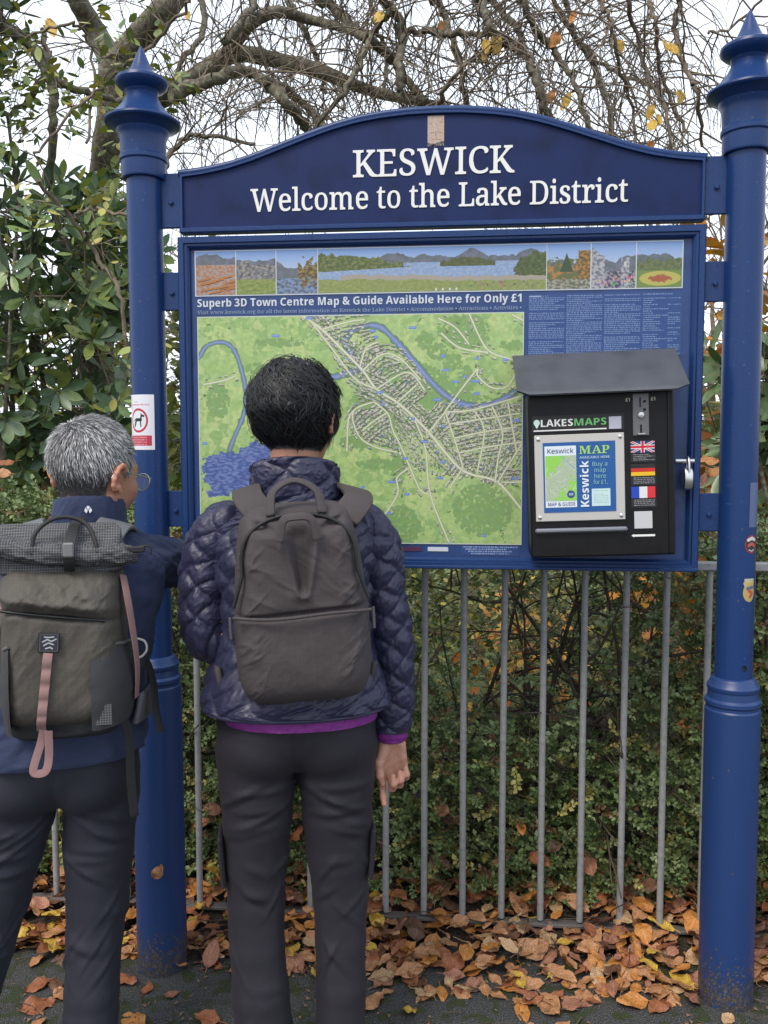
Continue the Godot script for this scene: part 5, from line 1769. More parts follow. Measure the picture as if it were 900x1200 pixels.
func build_litter() -> void:
	var meshes := []
	for k in 10:
		var L := rv(0.062, 0.098)
		meshes.append(leaf_mesh(L, L * rv(0.48, 0.68), rv(0.02, 0.30), rv(-0.9, 0.9), rv(0.78, 1.05), 9, rv(0.09, 0.24), k, rv(0.0, 0.025)))
	var names := ["russet", "russet", "tan", "tan", "brown", "orange", "orange", "tan", "rose", "pale"]
	var words := {"russet": "curled russet fallen leaf", "tan": "tan brown fallen leaf", "brown": "dark brown withered fallen leaf", "orange": "bright orange fallen leaf", "yellow": "yellow fallen leaf", "rose": "dull pinkish brown fallen leaf", "pale": "pale buff fallen leaf lying underside up"}
	var xs := []
	var all := []
	for k in 2300:
		var x := rv(-1.9, 1.9)
		var z: float
		var q := rng.randf()
		if q < 0.66:
			z = rv(-0.42, -0.03) + 0.02 * sin(x * 5.0)
		elif q < 0.80:
			z = rv(-0.06, 0.05) + 0.04 * sin(x * 3.0 + 1.0)
		elif q < 0.88:
			z = rv(0.03, 0.5)
		else:
			z = rv(-0.95, -0.35)
		# clearer tarmac in front of the right half
		if z > 0.06 and rng.randf() < 0.25:
			continue
		var lay := 0.0
		if z < 0.02 and z > -0.45:
			lay = rng.randf() * 0.040 * smoothstep(0.03, -0.12, z)
		var n: String = names[rng.randi() % names.size()]
		if rng.randf() < 0.055:
			n = "yellow"
		if z < -0.42 and rng.randf() < 0.6:
			n = "brown"
		var tilt := 0.16 if z > 0.02 else 0.5
		var f := frame_to(Vector3(x, heap_y(x, z) + lay + 0.004, z), Vector3(rv(-1, 1), rv(-tilt, tilt) * 0.6, rv(-1, 1)), Vector3(rv(-tilt, tilt), 1.0 if rng.randf() < 0.8 else -1.0, rv(-tilt, tilt)), rv(0.5, 1.15))
		all.append([f, rng.randi() % 10, n, lay])
	# the nearest and topmost leaves are things of their own
	all.sort_custom(func(a, b): return (a[0].origin.z + a[3] * 3.0 - maxf(0.0, absf(a[0].origin.x - 0.05) - 1.05) * 5.0) > (b[0].origin.z + b[3] * 3.0 - maxf(0.0, absf(b[0].origin.x - 0.05) - 1.05) * 5.0))
	var per := {}
	var sx := {}
	for i in all.size():
		var a: Array = all[i]
		if i < 300:
			var o := put(self, "fallen_leaf", meshes[a[1]], M["leaf_" + a[2]], a[0])
			var where: String = " on the tarmac" if a[0].origin.z > 0.03 else " in the drift under the railing"
			tag(o, words[a[2]] + where, "leaf", "fallen leaves, " + a[2] + where)
		else:
			var key: int = a[1] % 4
			if not sx.has(key):
				sx[key] = [[], []]
			sx[key][0].append(a[0])
			var m: StandardMaterial3D = M["leaf_" + a[2]]
			sx[key][1].append(m.albedo_color.srgb_to_linear() * rv(0.8, 1.15))
	var drift := thing("leaf_drift", "deep drift of brown and orange leaves heaped along the railing", "leaves")
	drift.set_meta("kind", "stuff")
	var lm := tinted(mat(Color(1, 1, 1), 0.6))
	lm.albedo_texture = M.leaf_tex[0]
	for k in sx:
		scatter(drift, "leaves", meshes[k], lm, sx[k][0], sx[k][1])
	# broken twigs and crumbs of leaf lying among the leaves
	var tb := MB.new()
	for k in 260:
		var x := rv(-1.9, 1.9)
		var z := rv(-0.45, 0.30) if rng.randf() < 0.5 else rv(-0.40, -0.05)
		var y := heap_y(x, z) + 0.006 + (0.03 * rng.randf() if z < -0.06 else 0.0)
		var st := wander(Vector3(x, y, z), Vector3(rv(-1, 1), 0.0, rv(-1, 1)), rv(0.03, 0.16), 4, 0.2, 0.0)
		for i in st.size():
			st[i].y = y + 0.004 * rng.randf()
		tb.tube(st, taper(st.size(), rv(0.001, 0.003), 0.0008), 4)
	var cm := MB.new()
	for k in 900:
		var x := rv(-1.9, 1.9)
		var z := rv(-0.20, 0.45)
		var y := heap_y(x, z) + 0.001
		var e := rv(0.003, 0.010)
		var a := rv(0, TAU)
		var u := Vector3(cos(a), rv(-0.2, 0.4), sin(a)) * e
		var w := Vector3(-sin(a), rv(-0.2, 0.4), cos(a)) * e * rv(0.4, 1.0)
		cm.tria(Vector3(x, y + 0.002, z) + u, Vector3(x, y + 0.003, z) + w, Vector3(x, y + 0.001, z) - u * 0.7 - w * 0.4)
	var bits := put(self, "leaf_crumbs", cm.mesh(), mat(Color(0.20, 0.11, 0.06), 0.8))
	tag(bits, "crumbs of broken brown leaf strewn over the tarmac", "debris")
	bits.set_meta("kind", "stuff")
	var sticks := put(self, "twig_litter", tb.mesh(), M.twig_dark)
	tag(sticks, "small broken twigs lying among the fallen leaves", "twigs")
	sticks.set_meta("kind", "stuff")
	# leaves caught on the hedge and one stuck to the post
	var caught := [[-1.34, 1.37, -0.55, "tan"], [-1.21, 1.38, -0.55, "orange"], [-1.10, 1.36, -0.60, "pale"], [-1.41, 1.41, -0.70, "russet"], [1.05, 1.42, -0.70, "orange"], [1.05, 1.39, -0.62, "orange"], [1.00, 1.38, -0.60, "rose"], [-0.93, 0.41, -0.34, "brown"], [-0.61, 0.32, -0.33, "rose"], [-0.58, 0.29, -0.30, "russet"], [0.13, 0.34, -0.34, "rose"], [0.15, 0.31, -0.36, "brown"], [0.11, 0.18, -0.34, "brown"], [0.39, 0.30, -0.35, "orange"], [0.42, 0.21, -0.33, "russet"], [0.49, 0.12, -0.31, "russet"], [0.53, 0.10, -0.30, "tan"], [0.59, 0.21, -0.33, "rose"], [0.76, 0.14, -0.32, "brown"], [0.75, 0.05, -0.30, "rose"], [0.52, 0.23, -0.36, "brown"], [-0.33, 0.29, -0.33, "tan"], [-0.32, 0.24, -0.35, "russet"], [-0.05, 0.23, -0.34, "brown"], [1.14, 1.39, -0.60, "orange"], [0.61, 0.23, -0.40, "russet"], [0.38, 0.45, -0.40, "brown"], [0.49, 0.28, -0.45, "brown"]]
	for i in caught.size():
		var a: Array = caught[i]
		var o := put(self, "caught_leaf", meshes[i % 10], M["leaf_" + a[3]], frame_to(Vector3(a[0], a[1], a[2]), Vector3(rv(-1, 1), rv(-0.6, 0.3), rv(-0.3, 0.8)), Vector3(rv(-0.5, 0.5), 1, 0.9), rv(0.8, 1.15)))
		tag(o, words[a[3]].replace("fallen leaf", "dead leaf") + " caught in the hedge twigs", "leaf", "dead leaves caught in the hedge, " + a[3])
	var st := put(self, "stuck_leaf", meshes[2], M.leaf_tan, frame_to(Vector3(-0.622, 0.285, 0.0705), Vector3(0.5, 1.0, 0.05), Vector3(0.35, 0.1, 1.0), 0.55))
	tag(st, "small tan leaf stuck to the base sleeve of a blue post", "leaf")

# ================================================================ people
# a body as a field of tapered capsules and ellipsoids, meshed as surface nets
class Field:
	var a := PackedVector3Array()
	var ba := PackedVector3Array()
	var inv := PackedFloat32Array()
	var ra := PackedFloat32Array()
	var rb := PackedFloat32Array()
	var ec := PackedVector3Array()
	var er := PackedVector3Array()
	var eb := []
	var cut := []  # [centre, radius]
	var k := 0.012

	func cap(p: Vector3, q: Vector3, r0: float, r1: float) -> void:
		a.append(p)
		ba.append(q - p)
		inv.append(1.0 / maxf((q - p).length_squared(), 1e-9))
		ra.append(r0)
		rb.append(r1)

	func ell(c: Vector3, r: Vector3, b := Basis.IDENTITY) -> void:
		ec.append(c)
		er.append(r)
		eb.append(b.inverse())

	func d(p: Vector3) -> float:
		var best := 1e3
		for i in a.size():
			var pa := p - a[i]
			var t := clampf(pa.dot(ba[i]) * inv[i], 0.0, 1.0)
			var x := (pa - ba[i] * t).length() - ra[i] - (rb[i] - ra[i]) * t
			var h := maxf(k - absf(best - x), 0.0) / k
			best = minf(best, x) - h * h * k * 0.25
		for i in ec.size():
			var q: Vector3 = eb[i] * (p - ec[i])
			var k0 := (q / er[i]).length()
			var k1 := (q / (er[i] * er[i])).length()
			var x := k0 * (k0 - 1.0) / maxf(k1, 1e-6)
			var h := maxf(k - absf(best - x), 0.0) / k
			best = minf(best, x) - h * h * k * 0.25
		for c in cut:
			var x: float = c[1] - p.distance_to(c[0])
			var kk := 0.006
			var h := maxf(kk - absf(best - x), 0.0) / kk
			best = maxf(best, x) + h * h * kk * 0.25
		return best

	func net(mb: MB, lo: Vector3, hi: Vector3, cell: float, xf: Transform3D, tint: Callable) -> void:
		var nx := int(ceil((hi.x - lo.x) / cell)) + 1
		var ny := int(ceil((hi.y - lo.y) / cell)) + 1
		var nn := int(ceil((hi.z - lo.z) / cell)) + 1
		var B := 4
		var val := PackedFloat32Array()
		val.resize(nx * ny * nn)
		val.fill(1.0)
		var act := []
		var reach := cell * B * 0.9 + k * 0.5
		for bz in range(0, nn, B):
			for by in range(0, ny, B):
				for bx in range(0, nx, B):
					var c := lo + Vector3(bx + B * 0.5, by + B * 0.5, bz + B * 0.5) * cell
					var e := d(c)
					var far := absf(e) > reach
					if not far:
						act.append(Vector3i(bx, by, bz))
					for z in range(bz, mini(bz + B, nn)):
						for y in range(by, mini(by + B, ny)):
							for x in range(bx, mini(bx + B, nx)):
								val[x + nx * (y + ny * z)] = e if far else d(lo + Vector3(x, y, z) * cell)
		var idx := {}
		var sx := 1
		var sy := nx
		var sz := nx * ny
		for b in act:
			for z in range(maxi(b.z - 1, 0), mini(b.z + B, nn - 1)):
				for y in range(maxi(b.y - 1, 0), mini(b.y + B, ny - 1)):
					for x in range(maxi(b.x - 1, 0), mini(b.x + B, nx - 1)):
						var o := x + nx * (y + ny * z)
						if idx.has(o):
							continue
						var v0 := val[o]
						var v1 := val[o + sx]
						var v2 := val[o + sy]
						var v3 := val[o + sx + sy]
						var v4 := val[o + sz]
						var v5 := val[o + sx + sz]
						var v6 := val[o + sy + sz]
						var v7 := val[o + sx + sy + sz]
						var neg := int(v0 < 0) + int(v1 < 0) + int(v2 < 0) + int(v3 < 0) + int(v4 < 0) + int(v5 < 0) + int(v6 < 0) + int(v7 < 0)
						if neg == 0 or neg == 8:
							continue
						var s := Vector3.ZERO
						var n := 0
						if (v0 < 0) != (v1 < 0):
							s += Vector3(v0 / (v0 - v1), 0, 0)
							n += 1
						if (v2 < 0) != (v3 < 0):
							s += Vector3(v2 / (v2 - v3), 1, 0)
							n += 1
						if (v4 < 0) != (v5 < 0):
							s += Vector3(v4 / (v4 - v5), 0, 1)
							n += 1
						if (v6 < 0) != (v7 < 0):
							s += Vector3(v6 / (v6 - v7), 1, 1)
							n += 1
						if (v0 < 0) != (v2 < 0):
							s += Vector3(0, v0 / (v0 - v2), 0)
							n += 1
						if (v1 < 0) != (v3 < 0):
							s += Vector3(1, v1 / (v1 - v3), 0)
							n += 1
						if (v4 < 0) != (v6 < 0):
							s += Vector3(0, v4 / (v4 - v6), 1)
							n += 1
						if (v5 < 0) != (v7 < 0):
							s += Vector3(1, v5 / (v5 - v7), 1)
							n += 1
						if (v0 < 0) != (v4 < 0):
							s += Vector3(0, 0, v0 / (v0 - v4))
							n += 1
						if (v1 < 0) != (v5 < 0):
							s += Vector3(1, 0, v1 / (v1 - v5))
							n += 1
						if (v2 < 0) != (v6 < 0):
							s += Vector3(0, 1, v2 / (v2 - v6))
							n += 1
						if (v3 < 0) != (v7 < 0):
							s += Vector3(1, 1, v3 / (v3 - v7))
							n += 1
						var p := lo + (Vector3(x, y, z) + s / maxf(n, 1)) * cell
						mb.col = tint.call(p)
						idx[o] = mb.p(xf * p)
		var flip := xf.basis.determinant() < 0.0
		for o in idx:
			var neg: bool = val[o] < 0
			for ax in 3:
				var st: int = [sx, sy, sz][ax]
				if neg == (val[o + st] < 0):
					continue
				var u: int = [sy, sz, sx][ax]
				var w: int = [sz, sx, sy][ax]
				if not (idx.has(o - u) and idx.has(o - w) and idx.has(o - u - w)):
					continue
				if neg != flip:
					mb.q4(idx[o], idx[o - u], idx[o - u - w], idx[o - w])
				else:
					mb.q4(idx[o], idx[o - w], idx[o - u - w], idx[o - u])
		mb.col = Color.WHITE

# rings swept along keys [x, y, z, half width, half depth]; disp(around metres, along metres, angle, v) pushes the cloth out
func loft(mb: MB, keys: Array, nu: int, nv: int, pw: float, disp: Callable, cap0 := true, cap1 := true, level := false) -> void:
	var n := keys.size()
	var cs := []
	var hw := []
	var hd := []
	var slope := []
	for i in nv + 1:
		var f := float(i) / nv * (n - 1)
		var j := clampi(int(f), 0, n - 2)
		var t := f - j
		var k0: Array = keys[maxi(j - 1, 0)]
		var k1: Array = keys[j]
		var k2: Array = keys[j + 1]
		var k3: Array = keys[mini(j + 2, n - 1)]
		var g := []
		for e in 5:
			g.append(cubic_interpolate(k1[e], k2[e], k0[e], k3[e], t))
		cs.append(Vector3(g[0], g[1], g[2]))
		slope.append(lerpf(k1[5] if k1.size() > 5 else 0.0, k2[5] if k2.size() > 5 else 0.0, t))
		hw.append(maxf(g[3], 0.001))
		hd.append(maxf(g[4], 0.001))
	var side := Vector3.RIGHT
	var rs := []
	var along := 0.0
	for i in nv + 1:
		var d: Vector3 = (cs[mini(i + 1, nv)] - cs[maxi(i - 1, 0)]).normalized()
		if level:
			d = Vector3.UP * signf(d.y)
		if i == 0:
			side = Vector3.RIGHT if absf(d.x) < 0.8 else Vector3.UP
		side = (side - d * side.dot(d)).normalized()
		var up := d.cross(side)
		if i > 0:
			along += cs[i].distance_to(cs[i - 1])
		var r := PackedVector3Array()
		var per: float = (hw[i] + hd[i]) * PI
		for k in nu:
			var a := TAU * k / nu
			var c := cos(a)
			var s := sin(a)
			var x := signf(c) * pow(absf(c), 2.0 / pw)
			var y := signf(s) * pow(absf(s), 2.0 / pw)
			var o: Vector3 = side * x * hw[i] + up * y * hd[i]
			var nrm: Vector3 = (side * c / hw[i] + up * s / hd[i]).normalized()
			o.y += slope[i] * o.z
			r.append(cs[i] + o + nrm * disp.call(per * k / nu, along, a, float(i) / nv))
		rs.append(r)
	mb.rings(rs, cap0, cap1)

func plain(_s: float, _t: float, _a: float, _v: float) -> float:
	return 0.0

func quilt(s: float, t: float, a: float, v: float, per := 1.0) -> float:
	# puffed zigzag cells with pinched stitching
	var jx := 0.012 * nz.get_noise_2d(s * 8.0, t * 8.0 + 40.0)
	var js := 0.010 * nz.get_noise_2d(s * 8.0 + 60.0, t * 8.0)
	var p := (s + js) / 0.098 + (t + jx) / 0.070
	var q := (s - js) / 0.098 - (t - jx) / 0.070
	var dp := absf(fposmod(p, 1.0) - 0.5) * 2.0  # 1 at the stitching
	var dq := absf(fposmod(q, 1.0) - 0.5) * 2.0
	var pinch := pow(maxf(dp, dq), 7.0)
	var puff := (1.0 - dp * dp) * (1.0 - dq * dq)
	# every cell is slack by its own amount and folds its own way
	var cell := nz.get_noise_2d(floor(p) * 37.0 + 3.0, floor(q) * 53.0)
	var lean := (fposmod(p, 1.0) - 0.5) * cell * 2.2 + (fposmod(q, 1.0) - 0.5) * nz.get_noise_2d(floor(p) * 19.0, floor(q) * 71.0 + 9.0) * 2.2
	var crease := pow(1.0 - absf(nz.get_noise_2d(s * 30.0 + t * 16.0 + cell * 5.0, t * 36.0)), 5.0)
	return 0.0046 * puff + 0.0052 * lean * (1.0 - pinch) - 0.0034 * pinch + 0.0030 * crease * (1.0 - 0.5 * pinch) + 0.006 * nz.get_noise_2d(s * 5.0, t * 6.0 + 9.0)

func skin_tint(p: Vector3, hair: Color, hairline: Callable) -> Color:
	var c := Color(0.44, 0.235, 0.155)
	c = c.lerp(Color(0.50, 0.22, 0.15), clampf(0.5 + nz.get_noise_3d(p.x * 30.0, p.y * 30.0, p.z * 30.0), 0.0, 0.5))
	if absf(p.x) > 0.072 and p.z < 0.05:
		c = Color(0.50, 0.225, 0.15)
	if p.z < -0.082 and p.y < -0.050 and p.y > -0.072 and absf(p.x) < 0.024:
		c = Color(0.36, 0.12, 0.10)
	if p.z < -0.075 and p.y > 0.018 and p.y < 0.030 and absf(absf(p.x) - 0.031) < 0.020:
		c = hair
	if hairline.call(p):
		c = hair
	return c

func head_field(neck: Vector3) -> Field:
	var f := Field.new()
	f.k = 0.022
	f.ell(Vector3(0, 0.028, 0.012), Vector3(0.0735, 0.086, 0.094))
	f.ell(Vector3(0, -0.028, -0.028), Vector3(0.060, 0.076, 0.058))
	f.cap(Vector3(0.050, -0.050, 0.0), Vector3(0.018, -0.096, -0.058), 0.020, 0.017)
	f.cap(Vector3(-0.050, -0.050, 0.0), Vector3(-0.018, -0.096, -0.058), 0.020, 0.017)
	f.cap(Vector3(0, -0.095, -0.064), Vector3(0, -0.099, -0.070), 0.017, 0.014)
	f.cap(Vector3(0, 0.006, -0.086), Vector3(0, -0.030, -0.105), 0.007, 0.0115)
	f.cap(Vector3(-0.010, -0.033, -0.094), Vector3(0.010, -0.033, -0.094), 0.008, 0.008)
	f.cap(Vector3(-0.034, 0.019, -0.076), Vector3(0.034, 0.019, -0.076), 0.012, 0.012)
	f.cap(Vector3(-0.017, -0.061, -0.083), Vector3(0.017, -0.061, -0.083), 0.008, 0.008)
	f.cap(Vector3(0.042, -0.026, -0.054), Vector3(0.040, -0.036, -0.054), 0.024, 0.022)
	f.cap(Vector3(-0.042, -0.026, -0.054), Vector3(-0.040, -0.036, -0.054), 0.024, 0.022)
	f.cap(Vector3(0, -0.045, 0.020), neck, 0.050, 0.050)
	f.cut.append([Vector3(0.031, 0.002, -0.098), 0.019])
	f.cut.append([Vector3(-0.031, 0.002, -0.098), 0.019])
	return f

func add_ears(mb: MB, xf: Transform3D) -> void:
	for sx in [-1.0, 1.0]:
		var f := Field.new()
		f.k = 0.006
		var rim := []
		for i in 9:
			var a := -1.9 + 4.4 * i / 8.0
			rim.append(Vector3(sx * (0.081 + 0.009 * (1.0 - absf(i - 4.0) / 6.0)), -0.008 + 0.026 * sin(a), 0.016 + 0.0155 * cos(a) - 0.006 * sin(a)))
		for i in 8:
			f.cap(rim[i], rim[i + 1], 0.0042, 0.0042)
		f.ell(Vector3(sx * 0.077, -0.008, 0.013), Vector3(0.0045, 0.028, 0.016))
		f.cap(Vector3(sx * 0.078, -0.030, 0.008), Vector3(sx * 0.080, -0.036, 0.006), 0.0075, 0.006)
		f.cap(Vector3(sx * 0.080, -0.002, 0.020), Vector3(sx * 0.083, 0.010, 0.014), 0.0035, 0.003)
		f.net(mb, Vector3(sx * 0.083 - 0.020, -0.056, -0.016), Vector3(sx * 0.083 + 0.020, 0.034, 0.050), 0.0022, xf, func(p: Vector3): return Color(0.52, 0.235, 0.155) if absf(p.x) > 0.082 else Color(0.42, 0.17, 0.115))

func add_eyes(mb: MB, xf: Transform3D) -> void:
	for sx in [-1.0, 1.0]:
		var f := Field.new()
		f.ell(Vector3(sx * 0.031, 0.002, -0.0735), Vector3(0.0125, 0.0115, 0.0115))
		f.net(mb, Vector3(sx * 0.031 - 0.016, -0.014, -0.090), Vector3(sx * 0.031 + 0.016, 0.018, -0.058), 0.0026, xf, func(p: Vector3):
			var q := Vector2(p.x - sx * 0.031, p.y - 0.002).length()
			if p.y > 0.0075 or p.y < -0.005:
				return Color(0.40, 0.21, 0.14)
			return Color(0.012, 0.009, 0.008) if q < 0.0055 else Color(0.62, 0.58, 0.55))

# right hand hanging from the wrist at the origin: fingers down, palm to +z, thumb to -x
func hand_field(grip: float) -> Field:
	var f := Field.new()
	f.k = 0.007
	var mcp := [Vector3(-0.026, -0.078, 0.0), Vector3(-0.006, -0.083, -0.002), Vector3(0.013, -0.079, -0.001), Vector3(0.030, -0.070, 0.002)]
	for i in 4:
		f.cap(Vector3(lerpf(-0.016, 0.018, i / 3.0), 0.0, 0.0), mcp[i], 0.0165, 0.0118)
	f.cap(Vector3(0, 0.045, 0), Vector3(0, 0.0, 0), 0.024, 0.022)
	f.cap(Vector3(0.026, -0.012, 0.008), Vector3(0.028, -0.05, 0.007), 0.012, 0.010)
	f.cap(Vector3(-0.018, -0.015, 0.008), Vector3(-0.028, -0.045, 0.012), 0.015, 0.012)
	var lens := [[0.040, 0.025, 0.019], [0.043, 0.028, 0.020], [0.040, 0.026, 0.019], [0.031, 0.020, 0.017]]
	var bend := [[0.15, 0.30, 0.25], [0.55, 1.75, 1.10], [0.60, 1.75, 1.15], [0.60, 1.65, 1.10]]
	for i in 4:
		var p: Vector3 = mcp[i]
		var a := 0.0
		var spread: float = [-0.05, 0.02, 0.05, 0.09][i]
		for j in 3:
			a += bend[i][j] * (1.0 if i == 0 else grip)
			var q: Vector3 = p + Vector3(spread * cos(a), -cos(a), sin(a)).normalized() * lens[i][j]
			var r: float = [0.0096, 0.0086, 0.0078][j] * (0.9 if i == 3 else 1.0)
			f.cap(p, q, r, r * 0.92)
			p = q
	f.cap(Vector3(-0.020, -0.018, 0.010), Vector3(-0.037, -0.050, 0.019), 0.0145, 0.0115)
	f.cap(Vector3(-0.037, -0.050, 0.019), Vector3(-0.037, -0.080, 0.024), 0.0108, 0.0098)
	f.cap(Vector3(-0.037, -0.080, 0.024), Vector3(-0.030, -0.103, 0.024), 0.0096, 0.0082)
	return f

func add_hand(mb: MB, xf: Transform3D, grip: float) -> void:
	hand_field(grip).net(mb, Vector3(-0.064, -0.178, -0.034), Vector3(0.058, 0.05, 0.082), 0.0028, xf, func(p: Vector3):
		var c := Color(0.56, 0.30, 0.21)
		c = c.lerp(Color(0.55, 0.235, 0.175), clampf((-p.y - 0.07) * 12.0, 0.0, 0.7))
		return c.lerp(Color(0.46, 0.22, 0.15), clampf(0.4 + nz.get_noise_3d(p.x * 60.0, p.y * 60.0, p.z * 60.0), 0.0, 0.5)))

func skin_material() -> StandardMaterial3D:
	var m := tinted(mat(Color(1, 1, 1), 0.5))
	m.subsurf_scatter_enabled = true
	m.subsurf_scatter_strength = 0.12
	tri(m, noise_tex(256, 0.05, [[0.0, 0.86], [1.0, 1.0]], 71, 4), 12.0, M.bump, 0.02)
	return m

# strands over a head: each follows the scalp away from the crown
func strands(mb: MB, n: int, sd: int, make: Callable) -> void:
	var r := RandomNumberGenerator.new()
	r.seed = sd
	for i in n:
		var s: Dictionary = make.call(r)
		if s.is_empty():
			continue
		var pts: PackedVector3Array = s.pts
		var w: float = s.w
		mb.col = s.col
		var base := mb.v.size()
		var cnt := pts.size()
		for j in cnt:
			var d := (pts[mini(j + 1, cnt - 1)] - pts[maxi(j - 1, 0)]).normalized()
			var nrm: Vector3 = (pts[j] - s.c).normalized()
			var sd2 := d.cross(nrm).normalized()
			var ww := w * (1.0 - 0.75 * pow(float(j) / (cnt - 1), 2.0))
			mb.p(pts[j] - sd2 * ww)
			mb.p(pts[j] + nrm * ww * 0.5)
			mb.p(pts[j] + sd2 * ww)
		for j in cnt - 1:
			var a := base + j * 3
			mb.q4(a, a + 1, a + 4, a + 3)
			mb.q4(a + 1, a + 2, a + 5, a + 4)
	mb.col = Color.WHITE

func strap(parent: Node, called: String, pts: Array, width: float, thick: float, m: Material, normals: Array, per := 6) -> MeshInstance3D:
	# a webbing band: its flat side faces the given normals
	var path := smooth_path(pts, per)
	var nr := smooth_path(normals, per)
	var b := MB.new()
	var rs := []
	for i in path.size():
		var d := (path[mini(i + 1, path.size() - 1)] - path[maxi(i - 1, 0)]).normalized()
		var n := (nr[i] - d * nr[i].dot(d)).normalized()
		var s := d.cross(n).normalized()
		var w := width * 0.5
		var t := thick * 0.5
		rs.append(PackedVector3Array([path[i] + s * w * 0.94 - n * t, path[i] + s * w + n * t * 0.0, path[i] + s * w * 0.94 + n * t, path[i] + n * t * 1.05, path[i] - s * w * 0.94 + n * t, path[i] - s * w, path[i] - s * w * 0.94 - n * t, path[i] - n * t]))
	# the ring must turn right-handed about the run of the strap
	for i in rs.size():
		var r: PackedVector3Array = rs[i]
		r.reverse()
		rs[i] = r
	b.rings(rs)
	var probe := b.mesh()
	return put(parent, called, probe, m)

# trousers as one field: two chains of tapered legs joined under the seat, then folded cloth
func trousers(mb: MB, left: Array, right: Array, cx: float, hip: float, hw: float, sd: float) -> void:
	var f := Field.new()
	f.k = 0.009
	for leg in [left, right]:
		for i in leg.size() - 1:
			var a: Array = leg[i]
			var b: Array = leg[i + 1]
			f.cap(Vector3(a[0], a[1], a[2]), Vector3(b[0], b[1], b[2]), a[3] - 0.0035, b[3] - 0.0035)
	f.ell(Vector3(cx, hip, 0.008), Vector3(hw, 0.115, 0.116))
	f.cap(Vector3(cx - 0.075, hip - 0.04, 0.030), Vector3(cx - 0.070, hip - 0.02, 0.030), 0.092, 0.092)
	f.cap(Vector3(cx + 0.075, hip - 0.04, 0.030), Vector3(cx + 0.070, hip - 0.02, 0.030), 0.092, 0.092)
	var start := mb.v.size()
	var rr := RandomNumberGenerator.new()
	rr.seed = int(sd * 100.0)
	var folds := [[], []]
	for leg in 2:
		for i in 6:
			folds[leg].append([0.135 + 0.020 * i + rr.randf_range(-0.006, 0.006), PI / 2 + rr.randf_range(-0.6, 0.6), rr.randf_range(-0.035, 0.035) + (0.03 if leg == 0 else -0.03), rr.randf_range(0.5, 1.0), rr.randf_range(0.0065, 0.009), rr.randf_range(0.0032, 0.0058)])
		for i in 9:
			folds[leg].append([rr.randf_range(0.30, 0.60), rr.randf_range(0.2, PI - 0.2), rr.randf_range(-0.11, 0.11), rr.randf_range(0.35, 0.75), rr.randf_range(0.008, 0.014), rr.randf_range(0.0025, 0.0050)])
		for i in 4:
			folds[leg].append([rr.randf_range(0.66, 0.80), rr.randf_range(0.0, TAU), rr.randf_range(-0.10, 0.10), rr.randf_range(0.5, 0.9), rr.randf_range(0.008, 0.013), rr.randf_range(0.003, 0.005)])
	var foot: float = left[left.size() - 1][1]
	var lo := Vector3(cx - 0.40, foot - 0.02, -0.16)
	f.net(mb, lo, Vector3(cx + 0.24, hip + 0.09, 0.18), 0.0062, Transform3D(), func(_p): return Color.WHITE)
	var top := hip - foot
	for i in range(start, mb.v.size()):
		var p := mb.v[i]
		var v := clampf((hip - p.y) / top, 0.0, 1.0)
		var leg: Array = left if p.x < (left[2][0] + right[2][0]) * 0.5 else right
		# axis of the leg at this height
		var c := Vector3(leg[0][0], p.y, leg[0][2])
		for j in leg.size() - 1:
			if p.y <= leg[j][1] and p.y >= leg[j + 1][1]:
				var t: float = (leg[j][1] - p.y) / (leg[j][1] - leg[j + 1][1])
				c = Vector3(lerpf(leg[j][0], leg[j + 1][0], t), p.y, lerpf(leg[j][2], leg[j + 1][2], t))
		var r := p - c
		r.y = 0.0
		if r.length() < 0.01:
			continue
		var a := atan2(r.z, r.x)
		var tt := hip - p.y
		var o := 0.0035 * nz.get_noise_3d(cos(a) * 0.8 + sd, tt * 2.4, sin(a) * 0.8)
		for fo in folds[0 if leg == left else 1]:
			var da := wrapf(a - fo[1], -PI, PI)
			var dt: float = tt - fo[0] - fo[2] * da
			if absf(dt) < 0.045:
				o += fo[5] * (exp(-pow(dt / fo[4], 2.0)) - 0.5 * exp(-pow((dt - 0.016) / 0.010, 2.0))) * exp(-pow(da / fo[3], 2.0))
		# outer side seam, then the seat seam
		var sa := absf(a) if leg == right else PI - absf(a)
		o -= 0.0022 * exp(-pow(sa / 0.07, 2.0))
		var seat := exp(-pow((p.x - cx) / 0.010, 2.0)) * smoothstep(hip - 0.16, hip - 0.10, p.y)
		if p.z > 0:
			o -= 0.006 * seat
		mb.v[i] = p + r.normalized() * o

func shoe(parent: Node, at: Vector3, turn: float, m: Material, sole: Material) -> void:
	var n := Node3D.new()
	n.name = "shoe"
	parent.add_child(n, true)
	n.transform = Transform3D(Basis(Vector3.UP, turn), at)
	var b := MB.new()
	loft(b, [[0, 0.045, 0.085, 0.030, 0.030], [0, 0.055, 0.070, 0.036, 0.048], [0, 0.060, 0.02, 0.038, 0.052], [0, 0.050, -0.05, 0.044, 0.042], [0, 0.040, -0.11, 0.046, 0.030], [0, 0.034, -0.155, 0.036, 0.022], [0, 0.030, -0.175, 0.012, 0.010]], 24, 30, 2.6, plain)
	put(n, "upper", b.mesh(), m)
	b = MB.new()
	var pl := PackedVector2Array()
	for k in 28:
		var a := TAU * k / 28.0
		var z := sin(a)
		pl.append(Vector2(cos(a) * (0.042 + 0.008 * z), z * 0.138 + 0.045))
	b.prism(pl, 0.0, 0.028, 0.003)
	put(n, "sole", b.mesh(), sole, Transform3D(Basis(Vector3(1, 0, 0), Vector3(0, 0, -1), Vector3(0, 1, 0)), Vector3.ZERO))

